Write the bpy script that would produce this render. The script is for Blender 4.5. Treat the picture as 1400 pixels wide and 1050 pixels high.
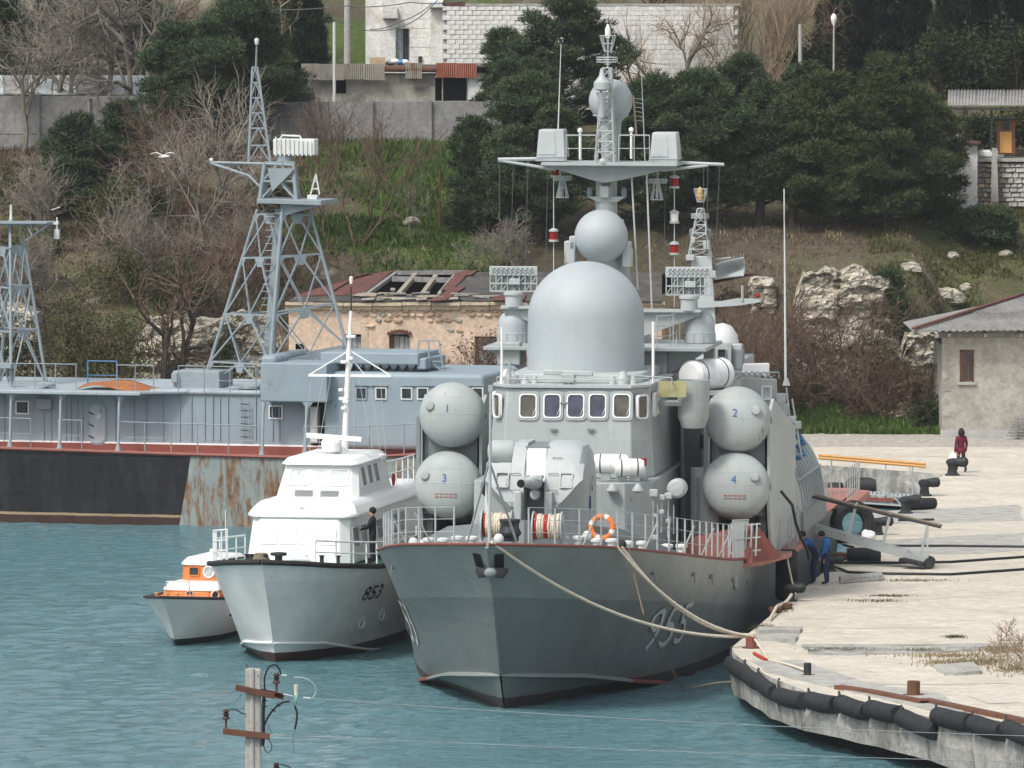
import bpy, bmesh, math, random
from math import sin, cos, tan, pi, radians, sqrt, atan2
from mathutils import Vector, Matrix, noise as mnoise

for o in list(bpy.data.objects):
    bpy.data.objects.remove(o)
S = bpy.context.scene
COL = S.collection
R = random.Random(7)

# ---------------------------------------------------------------- camera
FPX, CAMH, YHOR = 10300.0, 22.3, -73.0          # focal length in photo pixels, eye height over the water, horizon row
PITCH = math.atan((525 - YHOR) / FPX)
cam = bpy.data.cameras.new('camera')
cam.sensor_width = 36.0
cam.lens = FPX / 1400.0 * 36.0
cam.clip_start = 1.0
cam.clip_end = 4000.0
camo = bpy.data.objects.new('camera', cam)
camo.location = (0, 0, CAMH)
camo.rotation_euler = (pi / 2 - PITCH, 0, 0)
COL.objects.link(camo)
S.camera = camo

# ---------------------------------------------------------------- light (bright overcast)
SUN_EL, SUN_AZ = radians(52), radians(222)       # azimuth clockwise from +Y (away from the camera)
W = bpy.data.worlds.new('World')
S.world = W
W.use_nodes = True
nt = W.node_tree
bg = nt.nodes['Background']
sky = nt.nodes.new('ShaderNodeTexSky')
sky.sky_type = 'NISHITA'
sky.sun_disc = False
sky.sun_elevation = SUN_EL
sky.sun_rotation = SUN_AZ
sky.air_density = 1.0
sky.dust_density = 4.0
sky.ozone_density = 1.0
hs = nt.nodes.new('ShaderNodeHueSaturation')
hs.inputs['Saturation'].default_value = 0.38
nt.links.new(sky.outputs[0], hs.inputs['Color'])
nt.links.new(hs.outputs[0], bg.inputs['Color'])
bg.inputs['Strength'].default_value = 0.125
sun = bpy.data.lights.new('sun', 'SUN')
sun.energy = 1.5
sun.angle = radians(10)
sun.color = (1.0, 0.965, 0.91)
suno = bpy.data.objects.new('sun', sun)
sd = Vector((sin(SUN_AZ) * cos(SUN_EL), cos(SUN_AZ) * cos(SUN_EL), sin(SUN_EL)))
suno.rotation_euler = sd.to_track_quat('Z', 'Y').to_euler()
suno.location = (0, 150, 90)
COL.objects.link(suno)
S.view_settings.view_transform = 'Standard'
S.view_settings.look = 'None'
S.view_settings.exposure = 0.6
S.view_settings.gamma = 1.0
S.view_settings.use_curve_mapping = False
S.cycles.max_bounces = 6
S.cycles.transparent_max_bounces = 12

# ---------------------------------------------------------------- pixel -> place
def ray(x, y):
    return Vector(((x - 700) / FPX, cos(PITCH) + (525 - y) / FPX * sin(PITCH), -sin(PITCH) + (525 - y) / FPX * cos(PITCH)))
EYE = Vector((0, 0, CAMH))
def at(x, y, Y):
    d = ray(x, y); return EYE + d * (Y / d.y)
def gnd(x, y, h):
    d = ray(x, y); return EYE + d * ((h - CAMH) / d.z)
class Frame:
    """a local frame: b to the picture's right, a away from the camera, z up"""
    def __init__(s, X, Y, deg):
        s.O = Vector((X, Y, 0)); t = radians(deg); s.t = t
        s.n = Vector((sin(t), cos(t), 0)); s.r = Vector((cos(t), -sin(t), 0))
    def K(s, x, y, a):
        d = ray(x, y); k = (a - (EYE - s.O).dot(s.n)) / d.dot(s.n); p = EYE + d * k - s.O
        return Vector((p.dot(s.r), a, p.z))
    def KB(s, x, y, b):                          # pixel on the plane b = const
        d = ray(x, y); k = (b - (EYE - s.O).dot(s.r)) / d.dot(s.r); p = EYE + d * k - s.O
        return Vector((b, p.dot(s.n), p.z))
    def KZ(s, x, y, z):
        p = gnd(x, y, z) - s.O
        return Vector((p.dot(s.r), p.dot(s.n), z))
    def world(s, v):
        return s.O + s.r * v[0] + s.n * v[1] + Vector((0, 0, v[2]))

# ---------------------------------------------------------------- materials
MATS = {}
def _nodes(name):
    m = bpy.data.materials.new(name); m.use_nodes = True
    MATS[name] = m
    t = m.node_tree
    return m, t, t.nodes['Principled BSDF']
def _noise(t, scale, detail=4, rough=.6, stretch=None, coord='Object', dist=0.0):
    tc = t.nodes.new('ShaderNodeTexCoord'); src = tc.outputs[coord]
    if stretch:
        mp = t.nodes.new('ShaderNodeMapping'); mp.inputs['Scale'].default_value = stretch
        t.links.new(src, mp.inputs['Vector']); src = mp.outputs[0]
    n = t.nodes.new('ShaderNodeTexNoise')
    n.inputs['Scale'].default_value = scale; n.inputs['Detail'].default_value = detail
    n.inputs['Roughness'].default_value = rough; n.inputs['Distortion'].default_value = dist
    t.links.new(src, n.inputs['Vector'])
    return n.outputs['Fac']
def _ramp(t, fac, stops):
    r = t.nodes.new('ShaderNodeValToRGB'); e = r.color_ramp.elements
    e[0].position, e[0].color = stops[0][0], c4(stops[0][1])
    e[1].position, e[1].color = stops[-1][0], c4(stops[-1][1])
    for p, c in stops[1:-1]:
        q = e.new(p); q.color = c4(c)
    t.links.new(fac, r.inputs[0]); return r.outputs[0]
def c4(c):
    if isinstance(c, (int, float)): c = (c, c, c)
    return (c[0], c[1], c[2], 1.0)
def _mix(t, fac, a, b, mode='MIX'):
    m = t.nodes.new('ShaderNodeMix'); m.data_type = 'RGBA'; m.blend_type = mode
    for s, v in ((m.inputs[0], fac), (m.inputs[6], a), (m.inputs[7], b)):
        if hasattr(v, 'is_output'): t.links.new(v, s)
        elif s.type == 'RGBA': s.default_value = c4(v)
        else: s.default_value = v
    return m.outputs[2]
def _bump(t, b, h, strength, dist):
    n = t.nodes.new('ShaderNodeBump'); n.inputs['Strength'].default_value = strength; n.inputs['Distance'].default_value = dist
    t.links.new(h, n.inputs['Height']); t.links.new(n.outputs[0], b.inputs['Normal'])
def sc(c, k): return tuple(min(1, max(0, x * k)) for x in c)

def paint(name, col, rough=.5, var=.14, scale=1.3, rust=0.0, streak=0.12, bump=.15, dirt=(.11, .09, .07), metal=0.0, rustcol=(.17, .065, .028), spec=.4, plates=0):
    """painted metal: blotches, faint vertical streaks, optional rust"""
    m, t, b = _nodes(name)
    n1 = _noise(t, scale, 5, .65)
    c = _ramp(t, n1, [(.25, sc(col, 1 - var)), (.5, col), (.78, sc(col, 1 + var * .8))])
    if streak:
        n2 = _noise(t, 1.0, 5, .7, stretch=(5, 5, .45))
        f = _ramp(t, n2, [(.52, 0), (.8, streak)])
        c = _mix(t, f, c, dirt)
    if rust:
        n3 = _noise(t, 1.0, 6, .75, stretch=(2.2, 2.2, .5), dist=.3)
        f = _ramp(t, n3, [(.62 - .22 * rust, 0), (.74 - .16 * rust, 1)])
        n4 = _noise(t, 9, 4, .7)
        rc = _ramp(t, n4, [(.3, sc(rustcol, .5)), (.6, rustcol), (.8, sc(rustcol, 1.9))])
        c = _mix(t, f, c, rc)
    h = _noise(t, 6, 3) if not plates else _noise(t, 1.7, 3)
    if plates: c, h = _plates(t, c, h, plates)
    t.links.new(c, b.inputs['Base Color'])
    b.inputs['Roughness'].default_value = rough; b.inputs['Metallic'].default_value = metal
    b.inputs['Specular IOR Level'].default_value = spec
    if bump: _bump(t, b, h, bump, .02 if not plates else .06)
    return m
def _plates(t, c, h, k, w=1.9, hh=1.15):
    """welded plate seams on upright surfaces"""
    tc = t.nodes.new('ShaderNodeTexCoord'); sp = t.nodes.new('ShaderNodeSeparateXYZ'); t.links.new(tc.outputs['Object'], sp.inputs[0])
    ad = t.nodes.new('ShaderNodeMath'); t.links.new(sp.outputs[0], ad.inputs[0]); t.links.new(sp.outputs[1], ad.inputs[1])
    cb = t.nodes.new('ShaderNodeCombineXYZ'); t.links.new(ad.outputs[0], cb.inputs[0]); t.links.new(sp.outputs[2], cb.inputs[1])
    br = t.nodes.new('ShaderNodeTexBrick'); t.links.new(cb.outputs[0], br.inputs['Vector'])
    for n_, v in (('Scale', 1.0), ('Mortar Size', .012), ('Mortar Smooth', .6), ('Brick Width', w), ('Row Height', hh)): br.inputs[n_].default_value = v
    br.inputs['Color1'].default_value = c4(.90); br.inputs['Color2'].default_value = c4(1.06); br.inputs['Mortar'].default_value = c4(1 - k)
    return _mix(t, .75, c, br.outputs['Color'], 'MULTIPLY'), _mix(t, .35, h, br.outputs['Color'])
def rough_stone(name, cols, scale=2.0, bump=.5, rough=.9, bscale=14, dist=.05, stretch=None, stains=None, cracks=0):
    m, t, b = _nodes(name)
    n = _noise(t, scale, 7, .68, stretch=stretch)
    k = len(cols); st = [(.28 + .46 * i / (k - 1), c) for i, c in enumerate(cols)]
    c = _ramp(t, n, st)
    n2 = _noise(t, scale * 7, 4, .7)
    c = _mix(t, .5, c, _ramp(t, n2, [(.3, .55), (.7, 1.35)]), 'MULTIPLY')
    if stains:
        n3 = _noise(t, stains[1], 6, .7, stretch=stains[2] if len(stains) > 2 else None, dist=.4)
        c = _mix(t, _ramp(t, n3, [(.52, 0), (.68, 1)]), c, stains[0])
    h = _noise(t, bscale, 6, .7)
    if cracks:
        tc = t.nodes.new('ShaderNodeTexCoord'); mp = t.nodes.new('ShaderNodeMapping'); mp.inputs['Scale'].default_value = (1, 1, 2.4); t.links.new(tc.outputs['Object'], mp.inputs[0])
        dn = t.nodes.new('ShaderNodeTexNoise'); dn.inputs['Scale'].default_value = 1.5; t.links.new(mp.outputs[0], dn.inputs['Vector'])
        va = t.nodes.new('ShaderNodeVectorMath'); t.links.new(mp.outputs[0], va.inputs[0]); t.links.new(dn.outputs['Color'], va.inputs[1])
        vo = t.nodes.new('ShaderNodeTexVoronoi'); vo.feature = 'DISTANCE_TO_EDGE'; vo.inputs['Scale'].default_value = cracks; t.links.new(va.outputs[0], vo.inputs['Vector'])
        e = _ramp(t, vo.outputs['Distance'], [(0, .5), (.09, 1)]); c = _mix(t, .8, c, e, 'MULTIPLY'); h = _mix(t, .6, h, e)
    t.links.new(c, b.inputs['Base Color']); b.inputs['Roughness'].default_value = rough
    b.inputs['Specular IOR Level'].default_value = .2
    _bump(t, b, h, bump, dist)
    return m
def plain(name, col, rough=.6, var=.2, scale=6, metal=0, spec=.3):
    m, t, b = _nodes(name)
    c = _ramp(t, _noise(t, scale, 4), [(.3, sc(col, 1 - var)), (.7, sc(col, 1 + var))])
    t.links.new(c, b.inputs['Base Color']); b.inputs['Roughness'].default_value = rough
    b.inputs['Metallic'].default_value = metal; b.inputs['Specular IOR Level'].default_value = spec
    return m
def leaf(name, cols, scale=.35, rough=.7, trans=.0):
    m, t, b = _nodes(name)
    oi = t.nodes.new('ShaderNodeNewGeometry')
    c1 = _ramp(t, oi.outputs['Random Per Island'], [(0, cols[0]), (.5, cols[1]), (1, cols[2])])
    c2 = _ramp(t, _noise(t, scale, 4), [(.3, .62), (.7, 1.35)])
    c = _mix(t, .8, c1, c2, 'MULTIPLY')
    t.links.new(c, b.inputs['Base Color']); b.inputs['Roughness'].default_value = rough
    b.inputs['Specular IOR Level'].default_value = .15
    return m

GREY = (.30, .345, .345)
paint('ship_grey', (.345, .38, .375), .5, .08, 1.2, streak=.22, bump=.35, plates=.22, rust=.03, rustcol=(.2, .13, .085))
paint('ship_grey_light', (.41, .445, .44), .5, .08, 1.2, streak=.16, bump=.25, plates=.12, rust=.02, rustcol=(.22, .15, .1))
paint('ship_grey_dark', (.20, .225, .23), .5, .1, 1.2, streak=.2)
paint('radome_grey', (.375, .415, .43), .55, .09, .9, streak=.14, dirt=(.22, .23, .22), bump=.12)
paint('hull_upper', (.265, .29, .285), .45, .08, .5, streak=.3, dirt=(.19, .19, .17), bump=.3)
paint('hull_lower', (.135, .165, .172), .4, .12, .5, streak=.25, dirt=(.06, .07, .07), bump=.3)
paint('hull_foot', (.10, .07, .062), .6, .3, 2, rust=.25)
paint('red_deck', (.21, .06, .045), .6, .2, 2, rust=.2, streak=.1)
paint('red_paint', (.40, .03, .02), .5, .15, 3)
paint('pink_deck', (.44, .19, .15), .7, .15, 1.5)
paint('deck_grey', (.20, .215, .21), .7, .12, 1.5)
paint('rusty_blue', (.25, .31, .345), .55, .12, .8, streak=.35, dirt=(.33, .37, .39), rust=.05, bump=.25)
paint('rusty_blue_light', (.33, .385, .41), .6, .15, .8, streak=.3, dirt=(.16, .15, .13), rust=.12)
paint('lattice_blue', (.25, .295, .315), .6, .15, 2, rust=.12)
paint('hull_black', (.012, .012, .016), .45, .4, .7, streak=.5, dirt=(.05, .045, .05), rust=.12, rustcol=(.07, .035, .03), bump=.4)
paint('hull_pale_rust', (.27, .32, .31), .6, .18, .8, streak=.4, dirt=(.35, .26, .14), rust=.55, rustcol=(.26, .12, .045), bump=.4)
paint('boot_rust', (.07, .032, .022), .7, .4, 2, rust=.5, bump=.6)
paint('white_gloss', (.80, .81, .80), .3, .04, 1, streak=.05, bump=.05)
paint('launch_hull', (.60, .62, .60), .38, .05, .7, streak=.14, dirt=(.36, .37, .34), bump=.1)
paint('orange_paint', (.62, .20, .055), .4, .08, 2)
paint('green_deck', (.12, .27, .21), .6, .15, 2)
paint('white_dirty', (.62, .64, .62), .6, .12, 2, rust=.08)
paint('rusty_iron', (.13, .06, .038), .85, .4, 3, rust=.6, bump=.6)
paint('rusty_sheet', (.12, .05, .04), .85, .35, 2, rust=.5, bump=.5, rustcol=(.10, .042, .028))
paint('orange_sheet', (.36, .13, .04), .8, .35, 2, rust=.4)
paint('corrugated_pale', (.36, .34, .29), .8, .2, 1.2, streak=.4, rust=.35, rustcol=(.26, .12, .06))
paint('corrugated_red', (.33, .12, .08), .8, .3, 1.2, streak=.4, dirt=(.35, .3, .25))
paint('blue_paint', (.06, .19, .38), .5, .2, 3)
paint('yellow_panel', (.38, .36, .18), .6, .12, 2)
paint('varnish_wood', (.55, .28, .08), .4, .15, 4, streak=.2)
plain('black_rubber', (.022, .023, .024), .7, .4, 5)
plain('dark_iron', (.03, .031, .033), .55, .35, 5)
plain('black_paint', (.012, .012, .012), .5, .3)
plain('dark_inside', (.012, .012, .012), .9, .3)  # near-black that paints the shade inside openings and recesses
plain('steel', (.46, .48, .48), .45, .1, 4, .4)
plain('rope_pale', (.60, .54, .43), .9, .25, 20)
plain('rope_dark', (.22, .18, .13), .9, .3, 20)
plain('rope_red', (.38, .04, .03), .9, .3, 20)
plain('hose_black', (.018, .018, .02), .5, .3)
plain('life_orange', (.72, .19, .045), .6, .15, 6)
plain('lamp_red', (.28, .015, .015), .3, .1)
plain('lamp_white', (.8, .8, .76), .3, .05)
plain('lamp_amber', (.62, .36, .09), .3, .1)
plain('number_blue', (.045, .12, .32), .6, .15)
plain('number_white', (.52, .55, .54), .6, .15)
plain('number_black', (.03, .035, .04), .6, .2)
plain('number_red', (.36, .12, .10), .7, .15)
plain('wire', (.10, .11, .11), .6, .1)
plain('wire_pale', (.48, .50, .50), .6, .1)
plain('seal_black', (.03, .03, .03), .6, .2)
plain('canvas_white', (.78, .79, .78), .8, .06, 3)
plain('ceramic_brown', (.055, .032, .028), .2, .3)
plain('bark_dark', (.055, .046, .038), .9, .4, 5)
plain('bark_grey', (.19, .165, .135), .9, .35, 4)
plain('twig_grey', (.20, .175, .145), .9, .3, 3)
plain('twig_brown', (.12, .08, .058), .9, .4, 3)
plain('twig_tan', (.28, .22, .15), .9, .3, 3)
plain('twig_pale', (.22, .195, .16), .9, .3, 3)
plain('overall_navy', (.018, .032, .075), .85, .25, 8)
plain('overall_blue', (.035, .13, .36), .85, .2, 8)
plain('coat_maroon', (.145, .014, .038), .8, .25, 8)
plain('jeans_dark', (.025, .032, .055), .85, .3, 8)
plain('skin', (.48, .26, .18), .6, .1)
plain('hair_dark', (.022, .014, .012), .7, .3, 12)
plain('uniform_black', (.012, .013, .018), .8, .3, 8)
plain('bag_white', (.72, .70, .68), .6, .1)
plain('feather_white', (.74, .74, .73), .8, .1)
plain('curtain', (.16, .155, .20), .8, .25, 3)
plain('curtain_tan', (.19, .17, .125), .8, .25, 3)
plain('wood_grey', (.24, .235, .225), .85, .35, 5)
plain('wood_pale', (.28, .25, .20), .85, .3, 5)
plain('shutter_grey', (.27, .30, .31), .8, .25, 4)
plain('door_brown', (.17, .075, .035), .6, .25, 4)
plain('plaster_grey', (.4, .4, .38), .9, .15, 2)
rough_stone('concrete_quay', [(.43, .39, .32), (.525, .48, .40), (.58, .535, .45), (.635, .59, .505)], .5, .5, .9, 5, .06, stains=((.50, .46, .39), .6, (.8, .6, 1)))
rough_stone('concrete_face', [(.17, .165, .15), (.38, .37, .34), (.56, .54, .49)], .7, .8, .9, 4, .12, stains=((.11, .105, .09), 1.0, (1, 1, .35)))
rough_stone('concrete_block', [(.26, .25, .23), (.40, .39, .36), (.5, .49, .45)], 2, .5)
rough_stone('concrete_fence', [(.19, .185, .18), (.255, .25, .245), (.31, .30, .29)], .6, .3, stains=((.15, .145, .13), .8, (1, 1, .3)))
rough_stone('concrete_pole', [(.30, .285, .26), (.40, .385, .355), (.47, .455, .425)], 6, .3, .9, 40, .01)
rough_stone('plaster_pink', [(.36, .28, .21), (.62, .47, .36), (.70, .54, .42), (.74, .63, .51)], .8, .4, .9, 5, .05, stains=((.50, .40, .29), 1.6))
rough_stone('plaster_pale', [(.34, .29, .22), (.55, .46, .34), (.62, .55, .43)], 1.4, .7, .9, 6, .06)
rough_stone('plaster_house', [(.26, .245, .21), (.39, .37, .325), (.47, .45, .40)], .7, .5, .9, 6, .05, stains=((.24, .23, .205), .45))
rough_stone('block_white', [(.56, .55, .52), (.70, .69, .66), (.78, .775, .75)], 1.2, .3, stains=((.47, .42, .33), 1.0, (1, 1, .4)))
rough_stone('mortar', [(.36, .34, .31), (.5, .48, .44)], 2, .4)
rough_stone('old_wall', [(.24, .225, .195), (.36, .345, .30), (.46, .44, .39)], .8, .5, stains=((.17, .16, .145), 1.0))
rough_stone('stone_pink', [(.34, .25, .17), (.52, .38, .26), (.60, .47, .34)], 2, .8, .9, 9, .05)
rough_stone('stone_brown', [(.13, .115, .095), (.22, .20, .165), (.29, .265, .22)], 2, .8, .9, 9, .05)
rough_stone('stone_pale', [(.30, .285, .25), (.44, .42, .375), (.53, .51, .47)], 2, .8, .9, 9, .05)
rough_stone('limestone', [(.20, .18, .14), (.42, .385, .31), (.54, .50, .41), (.62, .58, .50)], .8, 1.0, .95, 5, .2, stretch=(1, 1, 2.6), stains=((.26, .235, .19), 1.1, (1, 1, 2.5)), cracks=1.1)
rough_stone('asbestos_roof', [(.17, .165, .155), (.255, .25, .235), (.32, .315, .30)], 1.5, .4, .9, 8, .03)
rough_stone('tar_roof', [(.05, .047, .045), (.085, .08, .075), (.15, .14, .12)], 1.5, .6)
leaf('pine_needles', [(.028, .047, .025), (.055, .082, .040), (.098, .13, .058)], .3)
leaf('pine_needles_warm', [(.028, .040, .018), (.052, .068, .028), (.092, .108, .043)], .4)
leaf('cypress_leaves', [(.010, .018, .012), (.019, .030, .018), (.032, .046, .025)], .5)
leaf('shrub_leaves', [(.030, .034, .012), (.062, .066, .020), (.105, .105, .030)], .5)
leaf('shrub_dark', [(.018, .026, .012), (.034, .045, .018), (.06, .072, .026)], .5)
leaf('yellow_leaves', [(.11, .10, .02), (.19, .165, .035), (.27, .23, .06)], .6)
leaf('rust_buds', [(.065, .042, .032), (.11, .068, .048), (.16, .105, .075)], .5)
leaf('grass_green', [(.040, .078, .014), (.066, .115, .022), (.105, .15, .04)], .12)
leaf('grass_dry', [(.16, .13, .07), (.24, .195, .11), (.33, .27, .16)], .3)

def glass(name, col, rough=.08):
    m, t, b = _nodes(name)
    b.inputs['Base Color'].default_value = c4(col); b.inputs['Roughness'].default_value = rough
    b.inputs['Specular IOR Level'].default_value = .6
    t.links.new(_ramp(t, _noise(t, 2.2, 3), [(.3, sc(col, .55)), (.7, sc(col, 1.5))]), b.inputs['Base Color'])
glass('glass_dark', (.03, .036, .042))
glass('glass_blue', (.05, .056, .085))
glass('glass_tan', (.075, .07, .052))
glass('glass_pale', (.42, .47, .47))
glass('glass_green', (.20, .38, .30), .1)

def corrugated(name, cols, axis, freq):
    return None

# ---------------------------------------------------------------- mesh building
class MB:
    def __init__(s): s.v, s.f, s.m, s.cur = [], [], [], 0
    def use(s, k): s.cur = k; return s
    def face(s, idx): s.f.append(tuple(idx)); s.m.append(s.cur)
    def quad(s, *p):
        n = len(s.v); s.v += [Vector(q) for q in p]; s.face(range(n, n + len(p))); return s
    def box(s, lo, hi, M=None):
        x0, y0, z0 = lo; x1, y1, z1 = hi
        p = [Vector(q) for q in ((x0,y0,z0),(x1,y0,z0),(x1,y1,z0),(x0,y1,z0),(x0,y0,z1),(x1,y0,z1),(x1,y1,z1),(x0,y1,z1))]
        return s.hexa(p, M)
    def hexa(s, p, M=None):
        n = len(s.v); s.v += [(M @ q if M else Vector(q)) for q in p]
        for q in ((0,3,2,1),(4,5,6,7),(0,1,5,4),(1,2,6,5),(2,3,7,6),(3,0,4,7)): s.face([n + i for i in q])
        return s
    def cbox(s, c, d, M=None):
        return s.box((c[0]-d[0]/2, c[1]-d[1]/2, c[2]-d[2]/2), (c[0]+d[0]/2, c[1]+d[1]/2, c[2]+d[2]/2), M)
    def bar(s, p, q, w, h=None, up=(0,0,1)):
        p, q = Vector(p), Vector(q); d = (q - p)
        if d.length < 1e-6: return s
        d.normalize(); u = Vector(up)
        if abs(d.dot(u)) > .98: u = Vector((0, 1, 0)) if abs(d.y) < .9 else Vector((1, 0, 0))
        r = d.cross(u).normalized(); u = r.cross(d); h = h or w
        a, b = r * w / 2, u * h / 2
        return s.hexa([p-a-b, p+a-b, q+a-b, q-a-b, p-a+b, p+a+b, q+a+b, q-a+b])
    def cyl(s, p, q, r0, r1=None, n=8, caps=True):
        return s.tube([p, q], [r0, r0 if r1 is None else r1], n, caps)
    def tube(s, pts, rad, n=6, caps=True):
        pts = [Vector(p) for p in pts]; k = len(pts)
        if not isinstance(rad, (list, tuple)): rad = [rad] * k
        base = len(s.v); prev = None
        for i, p in enumerate(pts):
            d = pts[min(i + 1, k - 1)] - pts[max(i - 1, 0)]
            if d.length < 1e-9: d = Vector((0, 0, 1))
            d.normalize()
            if prev is None:
                u = Vector((0, 0, 1)) if abs(d.z) < .9 else Vector((1, 0, 0))
                r = d.cross(u).normalized()
            else:
                r = (prev - d * prev.dot(d)); r = r.normalized() if r.length > 1e-6 else d.orthogonal().normalized()
            prev = r; u = d.cross(r)
            for j in range(n):
                t = 2 * pi * j / n; s.v.append(p + (r * cos(t) + u * sin(t)) * rad[i])
        for i in range(k - 1):
            for j in range(n):
                a = base + i * n + j; b = base + i * n + (j + 1) % n
                s.face((a, b, b + n, a + n))
        if caps and n > 2:
            s.face([base + j for j in range(n)][::-1]); s.face([base + (k - 1) * n + j for j in range(n)])
        return s
    def lathe(s, prof, n=24, O=(0,0,0), ax=(0,0,1), arc=2*pi, start=0):
        """prof: (r, h) pairs along axis ax from O"""
        O, ax = Vector(O), Vector(ax).normalized()
        r = ax.orthogonal().normalized() if abs(ax.z) < .99 else Vector((1, 0, 0)); u = ax.cross(r)
        base = len(s.v); k = len(prof); full = abs(arc - 2*pi) < 1e-6; m = n if full else n + 1
        for (q, h) in prof:
            for j in range(m):
                t = start + arc * j / n; s.v.append(O + ax * h + (r * cos(t) + u * sin(t)) * q)
        for i in range(k - 1):
            for j in range(n):
                a = base + i * m + j; b = base + i * m + (j + 1) % m
                s.face((a, b, b + m, a + m))
        if full:
            if prof[0][0] > 1e-4: s.face([base + j for j in range(m)][::-1])
            if prof[-1][0] > 1e-4: s.face([base + (k - 1) * m + j for j in range(m)])
        return s
    def ball(s, c, r, n=16, k=8, sz=(1,1,1)):
        c = Vector(c); base = len(s.v)
        for i in range(k + 1):
            ph = pi * i / k
            for j in range(n):
                t = 2 * pi * j / n
                s.v.append(c + Vector((sin(ph) * cos(t) * r * sz[0], sin(ph) * sin(t) * r * sz[1], -cos(ph) * r * sz[2])))
        for i in range(k):
            for j in range(n):
                a = base + i * n + j; b = base + i * n + (j + 1) % n
                s.face((a, b, b + n, a + n))
        return s
    def prism(s, poly, vec):
        """poly: 3d points of a planar outline, extruded by vec"""
        v = Vector(vec); n = len(s.v); k = len(poly)
        s.v += [Vector(p) for p in poly] + [Vector(p) + v for p in poly]
        s.face([n + i for i in range(k)][::-1]); s.face([n + k + i for i in range(k)])
        for i in range(k):
            j = (i + 1) % k; s.face((n + i, n + j, n + k + j, n + k + i))
        return s
    def loft(s, rings, closed=True, cap=True):
        n = len(s.v); k = len(rings[0])
        for r in rings: s.v += [Vector(p) for p in r]
        for i in range(len(rings) - 1):
            for j in range(k if closed else k - 1):
                a = n + i * k + j; b = n + i * k + (j + 1) % k
                s.face((a, b, b + k, a + k))
        if cap and closed:
            s.face([n + j for j in range(k)][::-1]); s.face([n + (len(rings) - 1) * k + j for j in range(k)])
        return s
    def grid(s, fn, nu, nv):
        n = len(s.v)
        for i in range(nu + 1):
            for j in range(nv + 1): s.v.append(Vector(fn(i / nu, j / nv)))
        for i in range(nu):
            for j in range(nv):
                a = n + i * (nv + 1) + j; s.face((a, a + nv + 1, a + nv + 2, a + 1))
        return s
    def build(s, name, mats, parent=None, loc=None, smooth=35, bevel=0, segs=2, fix=True):
        me = bpy.data.meshes.new(name)
        O = Vector(loc) if loc is not None else Vector((0, 0, 0))
        me.from_pydata([tuple(v - O) for v in s.v], [], s.f)
        if isinstance(mats, str): mats = [mats]
        for k in mats: me.materials.append(MATS[k])
        if len(mats) > 1: me.polygons.foreach_set('material_index', s.m)
        if fix:
            bm = bmesh.new(); bm.from_mesh(me)
            bmesh.ops.recalc_face_normals(bm, faces=bm.faces)
            bm.to_mesh(me); bm.free()
        if smooth:
            me.polygons.foreach_set('use_smooth', [True] * len(me.polygons))
            me.set_sharp_from_angle(angle=radians(smooth))
        o = bpy.data.objects.new(name, me); COL.objects.link(o)
        if loc is not None: o.location = O
        if parent is not None: o.parent = parent
        if bevel:
            b = o.modifiers.new('bevel', 'BEVEL'); b.width = bevel; b.segments = segs; b.limit_method = 'ANGLE'; b.angle_limit = radians(40)
            b.harden_normals = False
        return o

def tag(o, label=None, cat=None, group=None, kind=None):
    if label: o['label'] = label
    if cat: o['category'] = cat
    if group: o['group'] = group
    if kind: o['kind'] = kind
    return o
def thing(name, label, cat, loc=(0,0,0), rz=0.0, group=None):
    o = bpy.data.objects.new(name, None); o.empty_display_size = .3
    COL.objects.link(o); o.location = loc; o.rotation_euler = (0, 0, rz)
    return tag(o, label, cat, group)
def dup(o, parent=None):
    c = o.copy(); COL.objects.link(c); c.parent = parent
    for ch in list(o.children): dup(ch, c)
    return c
def text_mesh(txt, size, shear=0.0, extrude=0.0, bold=0.0):
    """outline lettering as flat mesh data: list of verts, faces (unit: m, origin at lower left)"""
    cu = bpy.data.curves.new('lettering', 'FONT'); cu.body = txt; cu.size = size; cu.shear = shear; cu.offset = bold; cu.resolution_u = 4
    ob = bpy.data.objects.new('lettering', cu); COL.objects.link(ob)
    dg = bpy.context.evaluated_depsgraph_get()
    me = bpy.data.meshes.new_from_object(ob.evaluated_get(dg))
    bm = bmesh.new(); bm.from_mesh(me)
    bmesh.ops.triangulate(bm, faces=bm.faces)
    for _ in range(1): bmesh.ops.subdivide_edges(bm, edges=bm.edges, cuts=1)
    vs = [v.co.copy() for v in bm.verts]; bm.verts.index_update(); fs = [tuple(v.index for v in f.verts) for f in bm.faces]
    bm.free(); bpy.data.objects.remove(ob); bpy.data.curves.remove(cu); bpy.data.meshes.remove(me)
    x0 = min(v.x for v in vs); y0 = min(v.y for v in vs)
    return [Vector((v.x - x0, v.y - y0, 0)) for v in vs], fs
def lettering(name, txt, size, place, mat, parent=None, **kw):
    """place(x, y) -> 3d point for lettering coordinates"""
    vs, fs = text_mesh(txt, size, **kw)
    me = bpy.data.meshes.new(name); me.from_pydata([tuple(place(v.x, v.y)) for v in vs], [], fs)
    me.materials.append(MATS[mat]); o = bpy.data.objects.new(name, me); COL.objects.link(o); o.parent = parent
    return o
def sag(p, q, drop, n=14):
    p, q = Vector(p), Vector(q)
    return [p.lerp(q, i / n) + Vector((0, 0, -4 * drop * (i / n) * (1 - i / n))) for i in range(n + 1)]
def smoothstep(a, b, x):
    t = min(1, max(0, (x - a) / (b - a))); return t * t * (3 - 2 * t)
def lerp(a, b, t): return a + (b - a) * t
def interp(tab, x):
    if x <= tab[0][0]: return tab[0][1]
    for (x0, y0), (x1, y1) in zip(tab, tab[1:]):
        if x <= x1: return lerp(y0, y1, (x - x0) / (x1 - x0))
    return tab[-1][1]
def fbm(x, y, z=0, o=4): return mnoise.fractal(Vector((x, y, z)), .9, 2.1, o)
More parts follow.
